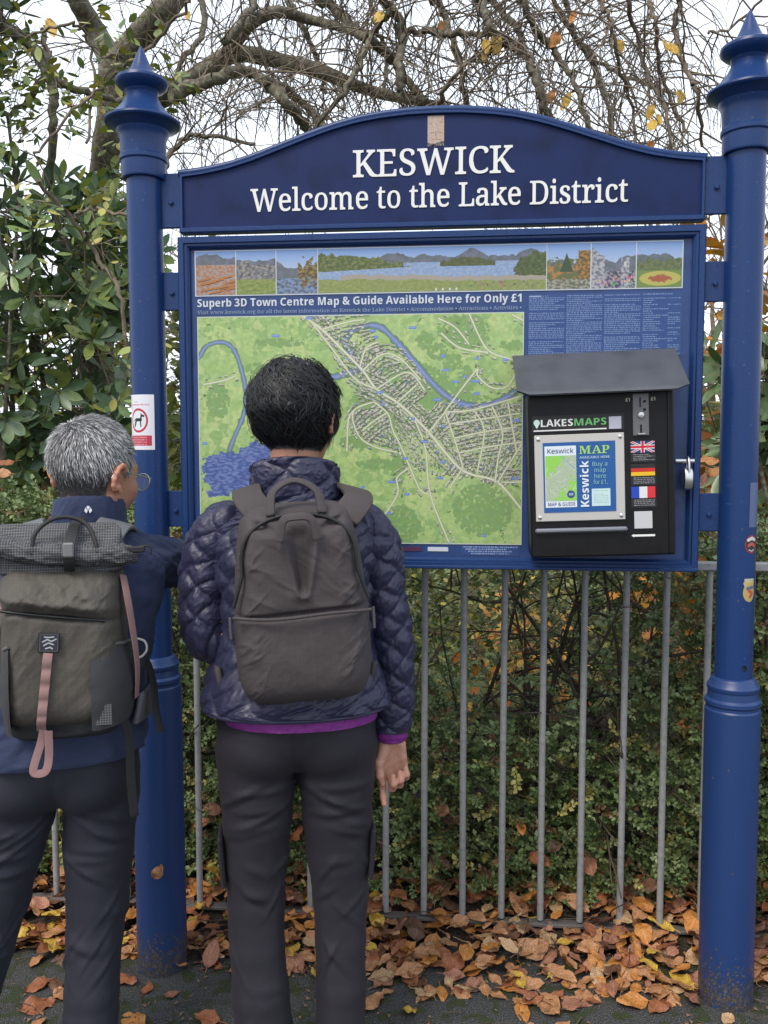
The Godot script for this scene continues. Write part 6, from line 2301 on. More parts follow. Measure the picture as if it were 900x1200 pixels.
func weave(lo: float, hi: float, sd: int) -> ImageTexture:
	# a plain weave of uneven yarns, dark and pale threads mixed
	var r := RandomNumberGenerator.new()
	r.seed = sd
	var im := Image.create(256, 256, false, Image.FORMAT_RGB8)
	var warp := []
	var weft := []
	for i in 128:
		warp.append([r.randf(), r.randf() * 256.0])
		weft.append([r.randf(), r.randf() * 256.0])
	for y in 256:
		for x in 256:
			var over := ((x / 2) + (y / 2)) % 2 == 0
			var th: Array = warp[x / 2] if over else weft[y / 2]
			var along: float = y if over else x
			var t: float = 0.55 * th[0] + 0.45 * (0.5 + 0.5 * nz.get_noise_2d(along * 0.09 + th[1], th[1]))
			t = lerpf(lo, hi, t)
			im.set_pixel(x, y, Color(t, t, t))
	return ImageTexture.create_from_image(im)

# ---------------------------------------------------------------- the woman
func build_woman() -> void:
	var W := thing("person", "person with short black hair in quilted navy jacket and dark trousers reading the map", "person", Vector3(-0.155, 0.0, 0.42))
	W.rotation.y = 0.22
	var skin := skin_material()
	var body := MB.new()
	var head := Transform3D(Basis(Vector3.UP, -0.36) * Basis(Vector3.RIGHT, -0.10), Vector3(0.006, 1.522, -0.012))
	var hair_c := Color(0.012, 0.011, 0.012)
	var hl := func(p: Vector3): return p.y > 0.06 or (p.z > 0.0 and p.y > -0.075)
	head_field(head.affine_inverse() * Vector3(0.0, 1.345, 0.006)).net(body, Vector3(-0.090, -0.225, -0.130), Vector3(0.090, 0.125, 0.130), 0.0048, head, func(p): return skin_tint(p, hair_c, hl))
	add_ears(body, head)
	add_eyes(body, head)
	# what the clothes cover
	var f := Field.new()
	f.k = 0.05
	f.cap(Vector3(0, 1.36, 0.01), Vector3(0, 1.26, 0.0), 0.040, 0.060)
	f.cap(Vector3(-0.06, 1.18, 0.0), Vector3(-0.05, 0.90, 0.0), 0.095, 0.095)
	f.cap(Vector3(0.06, 1.18, 0.0), Vector3(0.05, 0.90, 0.0), 0.095, 0.095)
	for s in [-1.0, 1.0]:
		f.cap(Vector3(s * 0.088, 0.84, 0), Vector3(s * 0.093, 0.46, -0.004), 0.060, 0.038)
		f.cap(Vector3(s * 0.093, 0.46, -0.004), Vector3(s * 0.086, 0.10, 0.018), 0.038, 0.030)
	f.cap(Vector3(0.16, 1.265, 0), Vector3(0.21, 1.02, 0.015), 0.036, 0.031)
	f.cap(Vector3(0.21, 1.02, 0.015), Vector3(0.214, 0.81, -0.005), 0.031, 0.021)
	f.cap(Vector3(-0.16, 1.265, 0), Vector3(-0.18, 1.05, 0.02), 0.036, 0.031)
	f.cap(Vector3(-0.18, 1.05, 0.02), Vector3(-0.10, 1.11, -0.20), 0.031, 0.021)
	f.net(body, Vector3(-0.27, 0.04, -0.24), Vector3(0.28, 1.42, 0.16), 0.022, Transform3D(), func(_p): return Color(0.44, 0.235, 0.155))
	add_hand(body, Transform3D(Basis(Vector3.UP, 0.10) * Basis(Vector3.BACK, 0.04).scaled(Vector3.ONE * 0.88), Vector3(0.2115, 0.798, -0.004)), 1.0)
	add_hand(body, Transform3D(Basis(Vector3.UP, 2.4) * Basis(Vector3.RIGHT, 1.25).scaled(Vector3.ONE * 0.88), Vector3(-0.095, 1.112, -0.215)), 0.8)
	put(W, "body", body.mesh(), skin)
	# hair: a dark mass with loose waves laid over it
	var hm := tinted(mat(Color(1, 1, 1), 0.46, 0.0, 0.42))
	var hb := MB.new()
	var hf := Field.new()
	hf.k = 0.03
	hf.ell(Vector3(0, 0.040, 0.012), Vector3(0.083, 0.082, 0.098))
	hf.ell(Vector3(0, -0.012, 0.018), Vector3(0.082, 0.050, 0.068))
	hf.ell(Vector3(0, -0.040, 0.044), Vector3(0.046, 0.034, 0.034))
	hf.cut.append([Vector3(0, -0.045, -0.125), 0.098])
	hf.net(hb, Vector3(-0.105, -0.11, -0.12), Vector3(0.105, 0.14, 0.13), 0.006, Transform3D(), func(_p): return Color(0.008, 0.008, 0.009))
	var ctr := Vector3(0, 0.020, 0.020)
	var crown := Vector3(0.010, 0.115, 0.030)
	var lock := RandomNumberGenerator.new()
	var count := [0]
	strands(hb, 14000, 11, func(r: RandomNumberGenerator):
		# forty hairs to a lock; a lock shares its root, its wave and its reach
		lock.seed = 900 + count[0] / 40
		count[0] += 1
		var d := Vector3(lock.randfn(), lock.randfn() * 0.95 + 0.1, lock.randfn() + 0.2).normalized()
		if (d.z < -0.62 and d.y < 0.35) or d.y < -0.84 or (d.y < -0.5 and d.z < 0.2):
			return {}
		var layer := lock.randf_range(0.86, 1.075) + 0.08 * nz.get_noise_3d(d.x * 1.9, d.y * 1.9 + 3.0, d.z * 1.9)
		var flow := (d - (crown - ctr).normalized())
		flow = (flow + Vector3(0.55 * sin(d.y * 6.0 + d.x * 4.0 + d.z * 3.0), -0.45, 0.25 * lock.randfn())).normalized()
		var ph := lock.randf() * TAU
		var wave := lock.randf_range(0.7, 1.9)
		var len := lock.randf_range(0.06, 0.115)
		var curl := lock.randf_range(0.0, 0.16)
		var stray := r.randf() < 0.09
		var spread := 0.16 if not stray else 0.30
		var off := Vector3(r.randfn(), r.randfn(), r.randfn()) * spread
		if stray:
			layer += r.randf_range(0.0, 0.10)
		layer += r.randfn() * 0.012
		var pts := PackedVector3Array()
		var p := d
		for j in 11:
			var q := (p + off * (1.0 - 0.075 * j)).normalized()
			var low := clampf((-q.y - 0.15) * 1.5, 0.0, 1.0)
			var nape := low * smoothstep(-0.1, 0.6, q.z)
			var rad := Vector3(0.094 + 0.006 * low - 0.032 * nape, 0.106 - 0.004 * low, 0.109 - 0.030 * nape) * (layer + 0.040 * sin(j * 0.85 + ph) + (curl * (1.0 - nape) * (j - 7) * 0.35 if j > 7 else 0.0))
			pts.append(ctr + q * rad)
			var tang := (flow - p * flow.dot(p)).normalized()
			var across := p.cross(tang)
			p = (p + (tang + across * (wave * sin(j * 0.75 + ph) + 1.2 * nz.get_noise_3d(p.x * 2.6 + 11.0, p.y * 2.6, p.z * 2.6))) * len).normalized()
			flow = (flow + Vector3(0, -0.10, 0)).normalized()
			if q.y < -0.93 + 0.20 * r.randf() or (q.y < -0.60 - 0.28 * r.randf() and q.z < 0.30):
				break
		if pts.size() < 3:
			return {}
		var c := Color(0.011, 0.011, 0.0125) * r.randf_range(0.5, 1.7)
		if lock.randf() < 0.09 and d.y > -0.1 and r.randf() < 0.28:
			c = Color(0.13, 0.13, 0.14) * r.randf_range(0.4, 1.6)
		return {"pts": pts, "w": r.randf_range(0.0007, 0.0017), "col": c, "c": ctr})
	put(W, "hair", hb.mesh(), hm, head * Transform3D(Basis.from_scale(Vector3(0.95, 0.97, 0.97)), Vector3(0, -0.001, 0)))
	# trousers
	var tw := weave(0.86, 1.0, 3)
	var tm := tri(mat(Color(0.0140, 0.0118, 0.0205), 0.74), tw, 5.0, tw, 0.012)
	tm.rim_enabled = true
	tm.rim = 0.12
	tm.rim_tint = 0.5
	M.trouser_f = tm
	var tb := MB.new()
	trousers(tb, [[-0.090, 0.80, 0.012, 0.092], [-0.088, 0.72, 0.006, 0.086], [-0.088, 0.639, 0.0, 0.080], [-0.093, 0.54, -0.006, 0.073], [-0.093, 0.44, -0.008, 0.0675], [-0.0915, 0.339, 0.0, 0.0655], [-0.085, 0.238, 0.010, 0.068], [-0.077, 0.136, 0.018, 0.069], [-0.072, 0.050, 0.022, 0.070]], [[0.090, 0.80, 0.012, 0.093], [0.088, 0.72, 0.006, 0.087], [0.089, 0.639, 0.0, 0.081], [0.0935, 0.54, -0.006, 0.075], [0.097, 0.44, -0.008, 0.067], [0.096, 0.339, 0.0, 0.0615], [0.0965, 0.238, 0.010, 0.061], [0.094, 0.136, 0.018, 0.061], [0.092, 0.050, 0.022, 0.062]], 0.0, 0.86, 0.176, 3.0)
	put(W, "trousers", tb.mesh(), tm)
	for s in [-1.0, 1.0]:
		var pk := MB.new()
		pk.box(Vector3.ZERO, Vector3(0.010, 0.115, 0.088), 0.0045)
		put(W, "thigh_pocket", pk.mesh(), tm, Transform3D(Basis(Vector3.BACK, -0.07 * s), Vector3(s * 0.1655, 0.555, 0.004)))
		shoe(W, Vector3(s * 0.085, 0.0, 0.02), -0.15 * s, M.rubber, M.rubber)
	# purple layer under the jacket
	var pm := tri(mat(Color(0.21, 0.020, 0.23), 0.7), M.soft, 9.0)
	var pb := MB.new()
	loft(pb, [[0.010, 0.872, 0.018, 0.168, 0.128], [0.006, 0.90, 0.014, 0.172, 0.130], [0, 0.96, 0.006, 0.168, 0.120]], 80, 12, 2.3, func(s, t, a, v): return 0.003 * nz.get_noise_2d(s * 30.0, t * 20.0), false, false, true)
	put(W, "purple_shirt", pb.mesh(), pm)
	pb = MB.new()
	loft(pb, [[0.2135, 0.800, -0.003, 0.034, 0.030], [0.2135, 0.815, -0.002, 0.0355, 0.032], [0.214, 0.85, 0.0, 0.035, 0.033]], 40, 8, 2.0, func(s, t, a, v): return 0.0022 * sin(t * 260.0 + 3.0 * sin(a)), true, false)
	put(W, "shirt_cuff", pb.mesh(), pm)
	pb = MB.new()
	loft(pb, [[0.0, 1.35, -0.02, 0.072, 0.062], [-0.004, 1.385, -0.034, 0.074, 0.064], [-0.006, 1.402, -0.038, 0.072, 0.062]], 40, 6, 2.0, plain, false, false, true)
	put(W, "shirt_collar", pb.mesh(), pm)
	# quilted jacket
	var jm := tri(mat(Color(0.026, 0.0265, 0.066), 0.44, 0.0, 0.46), M.soft, 7.0, noise_tex(512, 0.022, [[0.0, 0.0], [1.0, 1.0]], 85, 3), 0.05)
	jm.rim_enabled = true
	jm.rim = 0.3
	jm.rim_tint = 0.6
	var jb := MB.new()
	loft(jb, [[0, 0.898, 0.014, 0.198, 0.140], [0, 0.908, 0.014, 0.207, 0.146], [0, 0.94, 0.012, 0.200, 0.142], [0, 1.02, 0.006, 0.178, 0.126], [0, 1.10, 0.004, 0.172, 0.120], [0, 1.18, 0.004, 0.178, 0.122], [0, 1.24, 0.006, 0.184, 0.118], [0, 1.285, 0.008, 0.172, 0.104], [0, 1.318, 0.010, 0.134, 0.086], [0, 1.342, 0.012, 0.104, 0.080, 0.12], [0, 1.362, 0.010, 0.094, 0.081, 0.20], [0, 1.385, 0.006, 0.092, 0.083, 0.28], [0, 1.404, 0.002, 0.093, 0.085, 0.34], [0, 1.411, 0.000, 0.088, 0.080, 0.34], [0, 1.402, 0.0, 0.080, 0.072, 0.34], [0, 1.37, 0.0, 0.074, 0.066, 0.3]], 250, 190, 2.25, func(s, t, a, v): return quilt(s, t, a, v) * smoothstep(0.0, 0.05, v) * (1.0 if v < 0.86 else 0.25), false, false, true)
	loft(jb, [[0.110, 1.290, 0.004, 0.040, 0.050], [0.150, 1.282, 0.004, 0.054, 0.060], [0.178, 1.235, 0.006, 0.056, 0.062], [0.190, 1.160, 0.010, 0.052, 0.058], [0.203, 1.080, 0.014, 0.049, 0.055], [0.214, 1.000, 0.016, 0.047, 0.052], [0.219, 0.930, 0.010, 0.046, 0.050], [0.217, 0.870, 0.002, 0.045, 0.048], [0.215, 0.832, -0.002, 0.044, 0.046], [0.2145, 0.822, -0.002, 0.040, 0.042]], 110, 170, 2.1, func(s, t, a, v): return quilt(s + 0.3, t * 1.15, a, v) * smoothstep(1.0, 0.94, v) - 0.004, false, true)
	loft(jb, [[-0.110, 1.295, 0.004, 0.040, 0.050], [-0.150, 1.288, 0.004, 0.054, 0.060], [-0.182, 1.235, 0.008, 0.057, 0.062], [-0.197, 1.165, 0.014, 0.054, 0.060], [-0.199, 1.100, 0.022, 0.052, 0.058], [-0.188, 1.050, 0.018, 0.051, 0.055], [-0.170, 1.040, -0.035, 0.049, 0.052], [-0.145, 1.065, -0.105, 0.046, 0.048], [-0.118, 1.092, -0.170, 0.042, 0.044], [-0.108, 1.100, -0.195, 0.037, 0.038]], 110, 170, 2.1, func(s, t, a, v): return quilt(s + 0.7, t * 1.15, a, v) * smoothstep(1.0, 0.94, v) - 0.004, false, true)
	put(W, "quilted_jacket", jb.mesh(), jm)
	# piping along the hem
	var hp := []
	for k in 65:
		var a := TAU * k / 64.0
		var c := cos(a)
		var s := sin(a)
		hp.append(Vector3(signf(c) * pow(absf(c), 0.889) * 0.201, 0.899, 0.014 + signf(s) * pow(absf(s), 0.889) * 0.143))
	put(W, "jacket_hem", tube_mesh(PackedVector3Array(hp), 0.0045, 8), jm)
	build_woman_pack()

func pack_shell(cx: float, y0: float, y1: float, hw: float, top: float, z0: float, depth: float, disp: Callable, corner := 7.0, nu := 90, nv := 120, edge := 6.0) -> ArrayMesh:
	# a stuffed bag: a cloth face pulled over a rounded outline, closed at the wearer's back
	var b := MB.new()
	var front := []
	var back := []
	for j in nv + 1:
		var v := -cos(PI * j / nv)  # finer rows at top and bottom
		v = lerpf(v, float(j) / nv * 2.0 - 1.0, 0.6)
		var round_ := pow(maxf(1.0 - pow(absf(v), corner), 0.0), 1.0 / corner)
		var w := hw * lerpf(1.0, top, smoothstep(-0.3, 1.0, v)) * maxf(round_, 0.02)
		var y := lerpf(y0, y1, v * 0.5 + 0.5)
		for i in nu + 1:
			var u := sin(PI * 0.5 * (float(i) / nu * 2.0 - 1.0))
			u = lerpf(u, float(i) / nu * 2.0 - 1.0, 0.5)
			var d := pow(maxf(1.0 - pow(absf(u), edge), 0.0), 0.5) * pow(maxf(1.0 - pow(absf(v), edge + 2.0), 0.0), 0.5)
			var x := u * w
			front.append(Vector3(cx + x, y, z0 + depth * d + disp.call(x, y) * d))
			back.append(Vector3(cx - x, y, z0))
	b.grid(front, nu, nv)
	b.grid(back, nu, nv)
	return b.mesh()

func build_woman_pack() -> void:
	var o := thing("backpack", "plain grey-brown daypack with grab handle worn over the quilted jacket", "backpack", Vector3(-0.155, 0.0, 0.42))
	o.rotation.y = 0.22
	var n := Node3D.new()
	var wv := weave(0.80, 1.0, 6)
	var fab := tri(mat(Color(0.066, 0.055, 0.0575), 0.85), wv, 6.0, wv, 0.01)
	M.pack_f = fab
	var tilt := Transform3D(Basis(Vector3.BACK, 0.055), Vector3(0.072, -0.008, 0.0))
	# lower and upper panels with the seam between them; folds sag from the handle
	var dsp := func(x: float, y: float):
		var z := 0.0
		var seam := y - 1.142 - 0.003 * sin(x * 18.0)
		z -= 0.012 * exp(-pow((seam - 0.004) / 0.005, 2.0))
		z += 0.010 * smoothstep(0.005, -0.005, seam)
		var up := smoothstep(1.15, 1.17, y)
		# slack cloth hangs from the loop in one deep pleat
		var dx := absf(x - 0.004)
		var w := lerpf(0.010, 0.030, clampf((y - 1.185) / 0.11, 0.0, 1.0))
		var run := smoothstep(1.175, 1.200, y) * smoothstep(1.325, 1.290, y)
		z -= 0.017 * run * smoothstep(w, w * 0.25, dx)
		z += 0.007 * run * exp(-pow((dx - w * 1.15) / 0.007, 2.0))
		z += 0.008 * exp(-pow((y - 1.182) / 0.010, 2.0) - pow(dx / 0.020, 2.0))
		# dents where the top corners are gathered
		for s in [-1.0, 1.0]:
			var cx: float = (x - s * 0.070) * 0.92 + (y - 1.318) * 0.40 * s
			var cy: float = (y - 1.318) * 0.92 - (x - s * 0.070) * 0.40 * s
			z -= 0.020 * exp(-pow(cx / 0.022, 2.0) - pow(cy / 0.008, 2.0))
			z -= 0.010 * exp(-pow((x - s * 0.112) / 0.007, 2.0)) * smoothstep(1.16, 1.20, y) * smoothstep(1.31, 1.27, y)
		z += up * 0.004 * pow(1.0 - absf(nz.get_noise_2d(x * 5.0 + (y - 1.25) * 7.0, y * 4.0)), 4.0)
		z += (1.0 - up) * 0.006 * nz.get_noise_2d(x * 5.0, y * 5.0 + 4.0)
		z += 0.008 * pow(1.0 - absf(nz.get_noise_2d(x * 7.0 - y * 6.0, y * 5.0 + 20.0)), 6.0) * smoothstep(0.05, 0.12, absf(x))
		return z
	put(o, "main_bag", pack_shell(0.0, 0.952, 1.356, 0.138, 0.87, 0.118, 0.122, dsp, 6.0, 130, 190), fab, tilt)
	var zp := []
	for k in 25:
		var a := PI * k / 24.0
		zp.append(Vector3(cos(a) * 0.111, 1.225 + 0.114 * pow(sin(a), 0.6), 0.222))
	zp.push_front(Vector3(0.131, 1.165, 0.218))
	zp.append(Vector3(-0.131, 1.165, 0.218))
	put(o, "zip", tube_mesh(PackedVector3Array(zp), 0.0042, 6), M.rubber, tilt)
	for s in [-1.0, 1.0]:
		put(o, "zip_puller", box_mesh(Vector3(s * 0.141, 1.120, 0.195), Vector3(0.006, 0.045, 0.005), 0.002), mat(Color(0.08, 0.08, 0.085), 0.4), tilt)
	# seam lip
	var lip := []
	for k in 17:
		var x := lerpf(-0.132, 0.132, k / 16.0)
		lip.append(Vector3(x, 1.1465 + 0.002 * sin(x * 30.0), 0.255 - 1.15 * x * x + 0.012 * (1.0 - pow(absf(x) / 0.14, 4.0))))
	put(o, "pocket_lip", tube_mesh(PackedVector3Array(lip), 0.0035, 6), fab, tilt)
	# handle loop and the flap it is sewn to
	strap(o, "grab_handle", [Vector3(-0.050, 1.338, 0.222), Vector3(-0.042, 1.382, 0.200), Vector3(0.0, 1.402, 0.190), Vector3(0.042, 1.380, 0.200), Vector3(0.050, 1.338, 0.222)], 0.019, 0.006, fab, [Vector3(-0.5, 0.3, 1), Vector3(-0.6, 0.8, 0.6), Vector3(0, 1, 0.4), Vector3(0.6, 0.8, 0.6), Vector3(0.5, 0.3, 1)]).transform = tilt
	strap(o, "front_loop", [Vector3(-0.036, 1.290, 0.262), Vector3(-0.026, 1.330, 0.262), Vector3(0.0, 1.337, 0.265), Vector3(0.026, 1.330, 0.262), Vector3(0.036, 1.290, 0.262)], 0.016, 0.005, fab, [Vector3(-0.3, 0.1, 1), Vector3(-0.3, 0.5, 1), Vector3(0, 0.7, 1), Vector3(0.3, 0.5, 1), Vector3(0.3, 0.1, 1)]).transform = tilt
	# shoulder straps over the jacket
	for s in [-1.0, 1.0]:
		var x: float = 0.075 * s
		var dx: float = 0.045 if s > 0 else -0.012
		strap(o, "shoulder_strap", [Vector3(x * 0.66 + dx, 1.315, 0.165), Vector3(x * 1.1 + dx, 1.352, 0.128), Vector3(x * 1.25 + dx * 0.5, 1.368, 0.045), Vector3(x * 1.2 + 0.01, 1.345, -0.045), Vector3(x * 1.3, 1.24, -0.128), Vector3(x * 1.5, 1.08, -0.140), Vector3(x * 2.3, 0.98, -0.06), Vector3(x * 2.1, 0.97, 0.10)], 0.062, 0.014, fab, [Vector3(0, 0.5, 1), Vector3(0.25 * s, 1, 0.6), Vector3(0.3 * s, 1, 0), Vector3(0.3 * s, 0.8, -0.6), Vector3(0, 0.2, -1), Vector3(0, 0, -1), Vector3(s, 0, -0.4), Vector3(s, -0.2, 0.5)])
	n.free()

# ---------------------------------------------------------------- the man
func grid_cloth(base: Color, line: Color, step: int, wide: int) -> ImageTexture:
	# ripstop: a woven check of pale threads
	var im := Image.create(256, 256, false, Image.FORMAT_RGB8)
	for y in 256:
		for x in 256:
			var c := base * (0.85 + 0.3 * (0.5 + 0.5 * nz.get_noise_2d(x * 0.3, y * 0.3)))
			if x % step < wide or y % step < wide:
				c = line * (0.8 + 0.3 * (0.5 + 0.5 * nz.get_noise_2d(x * 0.4, y * 0.4 + 9.0)))
			im.set_pixel(x, y, Color(c.r, c.g, c.b).linear_to_srgb())
	return ImageTexture.create_from_image(im)

func build_man() -> void:
	var P := thing("person", "person with short grey hair and glasses in navy fleece pointing at the map", "person", Vector3(-0.672, 0.0, 0.50))
	P.rotation.y = 0.35
	var body := MB.new()
	var head := Transform3D(Basis(Vector3.UP, -0.72) * Basis(Vector3.RIGHT, -0.16) * Basis(Vector3.BACK, -0.03), Vector3(0.096, 1.402, 0.030))
	var hc := Color(0.055, 0.05, 0.05)
	var hl := func(p: Vector3): return (p.y > 0.072 and p.z > -0.075) or (p.z > -0.030 and p.y > 0.012) or (p.z > 0.020 and p.y > -0.066 + 0.02 * nz.get_noise_2d(p.x * 40.0, 3.0))
	head_field(head.affine_inverse() * Vector3(0.078, 1.262, 0.018)).net(body, Vector3(-0.110, -0.225, -0.130), Vector3(0.110, 0.125, 0.130), 0.0042, head, func(p): return skin_tint(p, hc, hl))
	add_ears(body, head)
	add_eyes(body, head)
	var f := Field.new()
	f.k = 0.05
	f.cap(Vector3(0.078, 1.26, 0.018), Vector3(0.06, 1.18, 0.01), 0.042, 0.070)
	f.cap(Vector3(-0.01, 1.12, 0.0), Vector3(-0.05, 0.84, 0.0), 0.095, 0.095)
	f.cap(Vector3(0.09, 1.12, 0.0), Vector3(0.05, 0.84, 0.0), 0.095, 0.095)
	f.cap(Vector3(0.085, 0.76, 0), Vector3(0.076, 0.42, 0), 0.058, 0.040)
	f.cap(Vector3(0.076, 0.42, 0), Vector3(0.055, 0.10, 0.02), 0.038, 0.030)
	f.cap(Vector3(-0.09, 0.76, 0), Vector3(-0.15, 0.42, 0), 0.058, 0.040)
	f.cap(Vector3(-0.15, 0.42, 0), Vector3(-0.235, 0.10, 0.02), 0.038, 0.030)
	f.cap(Vector3(0.18, 1.215, 0), Vector3(0.305, 1.178, -0.115), 0.036, 0.030)
	f.cap(Vector3(0.305, 1.178, -0.115), Vector3(0.345, 1.20, -0.205), 0.030, 0.022)
	f.cap(Vector3(-0.12, 1.20, 0), Vector3(-0.205, 0.97, 0.02), 0.036, 0.030)
	f.cap(Vector3(-0.205, 0.97, 0.02), Vector3(-0.20, 0.77, -0.03), 0.030, 0.022)
	f.net(body, Vector3(-0.32, 0.04, -0.26), Vector3(0.40, 1.33, 0.16), 0.022, Transform3D(), func(_p): return Color(0.44, 0.235, 0.155))
	# pointing hand: the fingers run along the forearm towards the board
	var fwd := Vector3(0.18, 0.08, -1.0).normalized()
	var hb := Basis(fwd.cross(Vector3.UP).normalized(), -fwd, Vector3.ZERO)
	hb.z = hb.x.cross(hb.y)
	add_hand(body, Transform3D(hb.scaled_local(Vector3.ONE * 0.95), Vector3(0.345, 1.200, -0.205)), 1.0)
	add_hand(body, Transform3D(Basis(Vector3.UP, 0.3).scaled_local(Vector3(-0.95, 0.95, 0.95)), Vector3(-0.20, 0.770, -0.03)), 0.55)
	put(P, "body", body.mesh(), skin_material())
	# close-cropped grey hair, darker at the nape, thin over the crown
	var hm := tinted(mat(Color(1, 1, 1), 0.5))
	var mb := MB.new()
	var ctr := Vector3(0, 0.028, 0.012)
	var crown := Vector3(-0.012, 0.088, 0.062)
	var scalp := head_field(head.affine_inverse() * Vector3(0.078, 1.262, 0.018))
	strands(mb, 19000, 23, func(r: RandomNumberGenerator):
		var d := Vector3(r.randfn(), r.randfn() + 0.25, r.randfn() + 0.25).normalized()
		var p := ctr + Vector3(d.x * 0.0735, d.y * 0.086, d.z * 0.094)
		if not hl.call(p) and not (p.z > -0.012 and p.y > 0.0):
			return {}
		if absf(p.x) > 0.058 and p.y < 0.014 and p.z < 0.026:
			return {}
		if p.y < 0.03:
			for it in 3:
				p -= d * scalp.d(p)
		var near := p.distance_to(crown)
		if near < 0.024 and r.randf() < 0.45:
			return {}
		var nrm := d
		var flow := (p - crown).normalized() + Vector3(0, -0.25, 0)
		if p.z < 0.0 and p.y > 0.05:
			flow = Vector3(0.35, 0, -1)
		flow = (flow - nrm * flow.dot(nrm)).normalized()
		flow = (flow + Vector3(r.randfn(), r.randfn(), r.randfn()) * 0.12 + p.cross(flow).normalized() * 0.5 * nz.get_noise_3d(p.x * 14.0, p.y * 14.0, p.z * 14.0)).normalized()
		var L := r.randf_range(0.014, 0.025) * lerpf(0.40, 1.0, smoothstep(-0.06, 0.03, p.y))
		var lift := lerpf(0.06, 0.20, smoothstep(-0.05, 0.07, p.y))
		var pts := PackedVector3Array()
		for j in 5:
			var t := j / 4.0
			pts.append(p + nrm * (L * lift * sin(t * 1.9) + 0.001) + flow * L * t)
		var g := r.randf()
		var c := Color(0.060, 0.056, 0.058).lerp(Color(0.42, 0.42, 0.435), pow(g, 1.7))
		var side := smoothstep(0.0, 0.06, absf(p.x)) * 0.35
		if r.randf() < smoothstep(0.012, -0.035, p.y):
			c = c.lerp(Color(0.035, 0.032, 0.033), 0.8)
		elif r.randf() < side:
			c = Color(0.55, 0.55, 0.56)
		return {"pts": pts, "w": r.randf_range(0.0006, 0.0012), "col": c, "c": ctr})
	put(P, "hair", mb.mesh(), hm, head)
	# glasses
	var gl := Node3D.new()
	gl.name = "glasses"
	P.add_child(gl)
	gl.transform = head
	var wire := mat(Color(0.55, 0.55, 0.56), 0.3, 1.0)
	var pane := mat(Color(0.9, 0.92, 0.95), 0.05)
	pane.albedo_color.a = 0.12
	pane.transparency = BaseMaterial3D.TRANSPARENCY_ALPHA
	for sx in [-1.0, 1.0]:
		var ring := PackedVector3Array()
		for k in 25:
			var a := TAU * k / 24.0
			ring.append(Vector3(sx * 0.034 + cos(a) * 0.0235, -0.004 + sin(a) * 0.0190, -0.112 + 0.006 * absf(cos(a) * sx * 0.5 + 0.5)))
		put(gl, "rim", tube_mesh(ring, 0.0013, 6), wire)
		var lb := MB.new()
		var c0 := lb.p(Vector3(sx * 0.034, -0.004, -0.111))
		var ids := []
		for k in 24:
			ids.append(lb.p(ring[k]))
		for k in 24:
			lb.t3(c0, ids[(k + 1) % 24], ids[k])
		put(gl, "lens", lb.mesh(), pane)
		put(gl, "temple_arm", tube_mesh(smooth_path([Vector3(sx * 0.0575, 0.004, -0.106), Vector3(sx * 0.074, 0.004, -0.085), Vector3(sx * 0.0805, 0.006, -0.02), Vector3(sx * 0.083, 0.008, 0.018), Vector3(sx * 0.082, -0.012, 0.034)], 4), 0.0013, 6), wire)
	put(gl, "bridge", tube_mesh(smooth_path([Vector3(-0.0105, 0.0, -0.111), Vector3(0, 0.004, -0.114), Vector3(0.0105, 0.0, -0.111)], 4), 0.0012, 6), wire)
	# trousers and shoes
	var tm := tri(mat(Color(0.0155, 0.0168, 0.029), 0.74), weave(0.86, 1.0, 4), 5.0)
	tm.rim_enabled = true
	tm.rim = 0.12
	tm.rim_tint = 0.5
	var tb := MB.new()
	trousers(tb, [[-0.088, 0.74, 0.010, 0.092], [-0.092, 0.66, 0.004, 0.086], [-0.108, 0.59, -0.002, 0.080], [-0.135, 0.481, -0.008, 0.073], [-0.165, 0.36, -0.004, 0.066], [-0.200, 0.238, 0.008, 0.064], [-0.228, 0.136, 0.016, 0.064], [-0.250, 0.050, 0.020, 0.066]], [[0.088, 0.74, 0.010, 0.092], [0.090, 0.69, 0.006, 0.086], [0.082, 0.562, -0.002, 0.079], [0.077, 0.445, -0.008, 0.070], [0.069, 0.366, -0.004, 0.064], [0.060, 0.24, 0.008, 0.062], [0.057, 0.187, 0.012, 0.062], [0.055, 0.050, 0.020, 0.064]], 0.0, 0.79, 0.174, 11.0)
	put(P, "trousers", tb.mesh(), tm)
	shoe(P, Vector3(0.055, 0, 0.02), -0.15, M.rubber, M.rubber)
	shoe(P, Vector3(-0.250, 0, 0.02), 0.25, M.rubber, M.rubber)
	# fleece with stand-up collar
	var jm := tri(mat(Color(0.047, 0.060, 0.120), 0.92, 0.0, 0.3), noise_tex(512, 0.14, [[0.0, 0.72], [0.5, 0.95], [1.0, 1.0]], 95, 3), 5.0, noise_tex(512, 0.14, [[0.0, 0.0], [1.0, 1.0]], 95, 3), 0.06)
	jm.rim_enabled = true
	jm.rim = 0.5
	jm.rim_tint = 0.7
	var jb := MB.new()
	var fold := func(s: float, t: float, a: float, v: float, k: float) -> float:
		return 0.011 * (pow(1.0 - absf(nz.get_noise_3d(cos(a) * 0.9 + k, t * 8.0 + sin(a + k) * 0.9, sin(a) * 0.9)), 3.0) - 0.35) + 0.006 * nz.get_noise_3d(cos(a) + k, t * 3.0, sin(a))
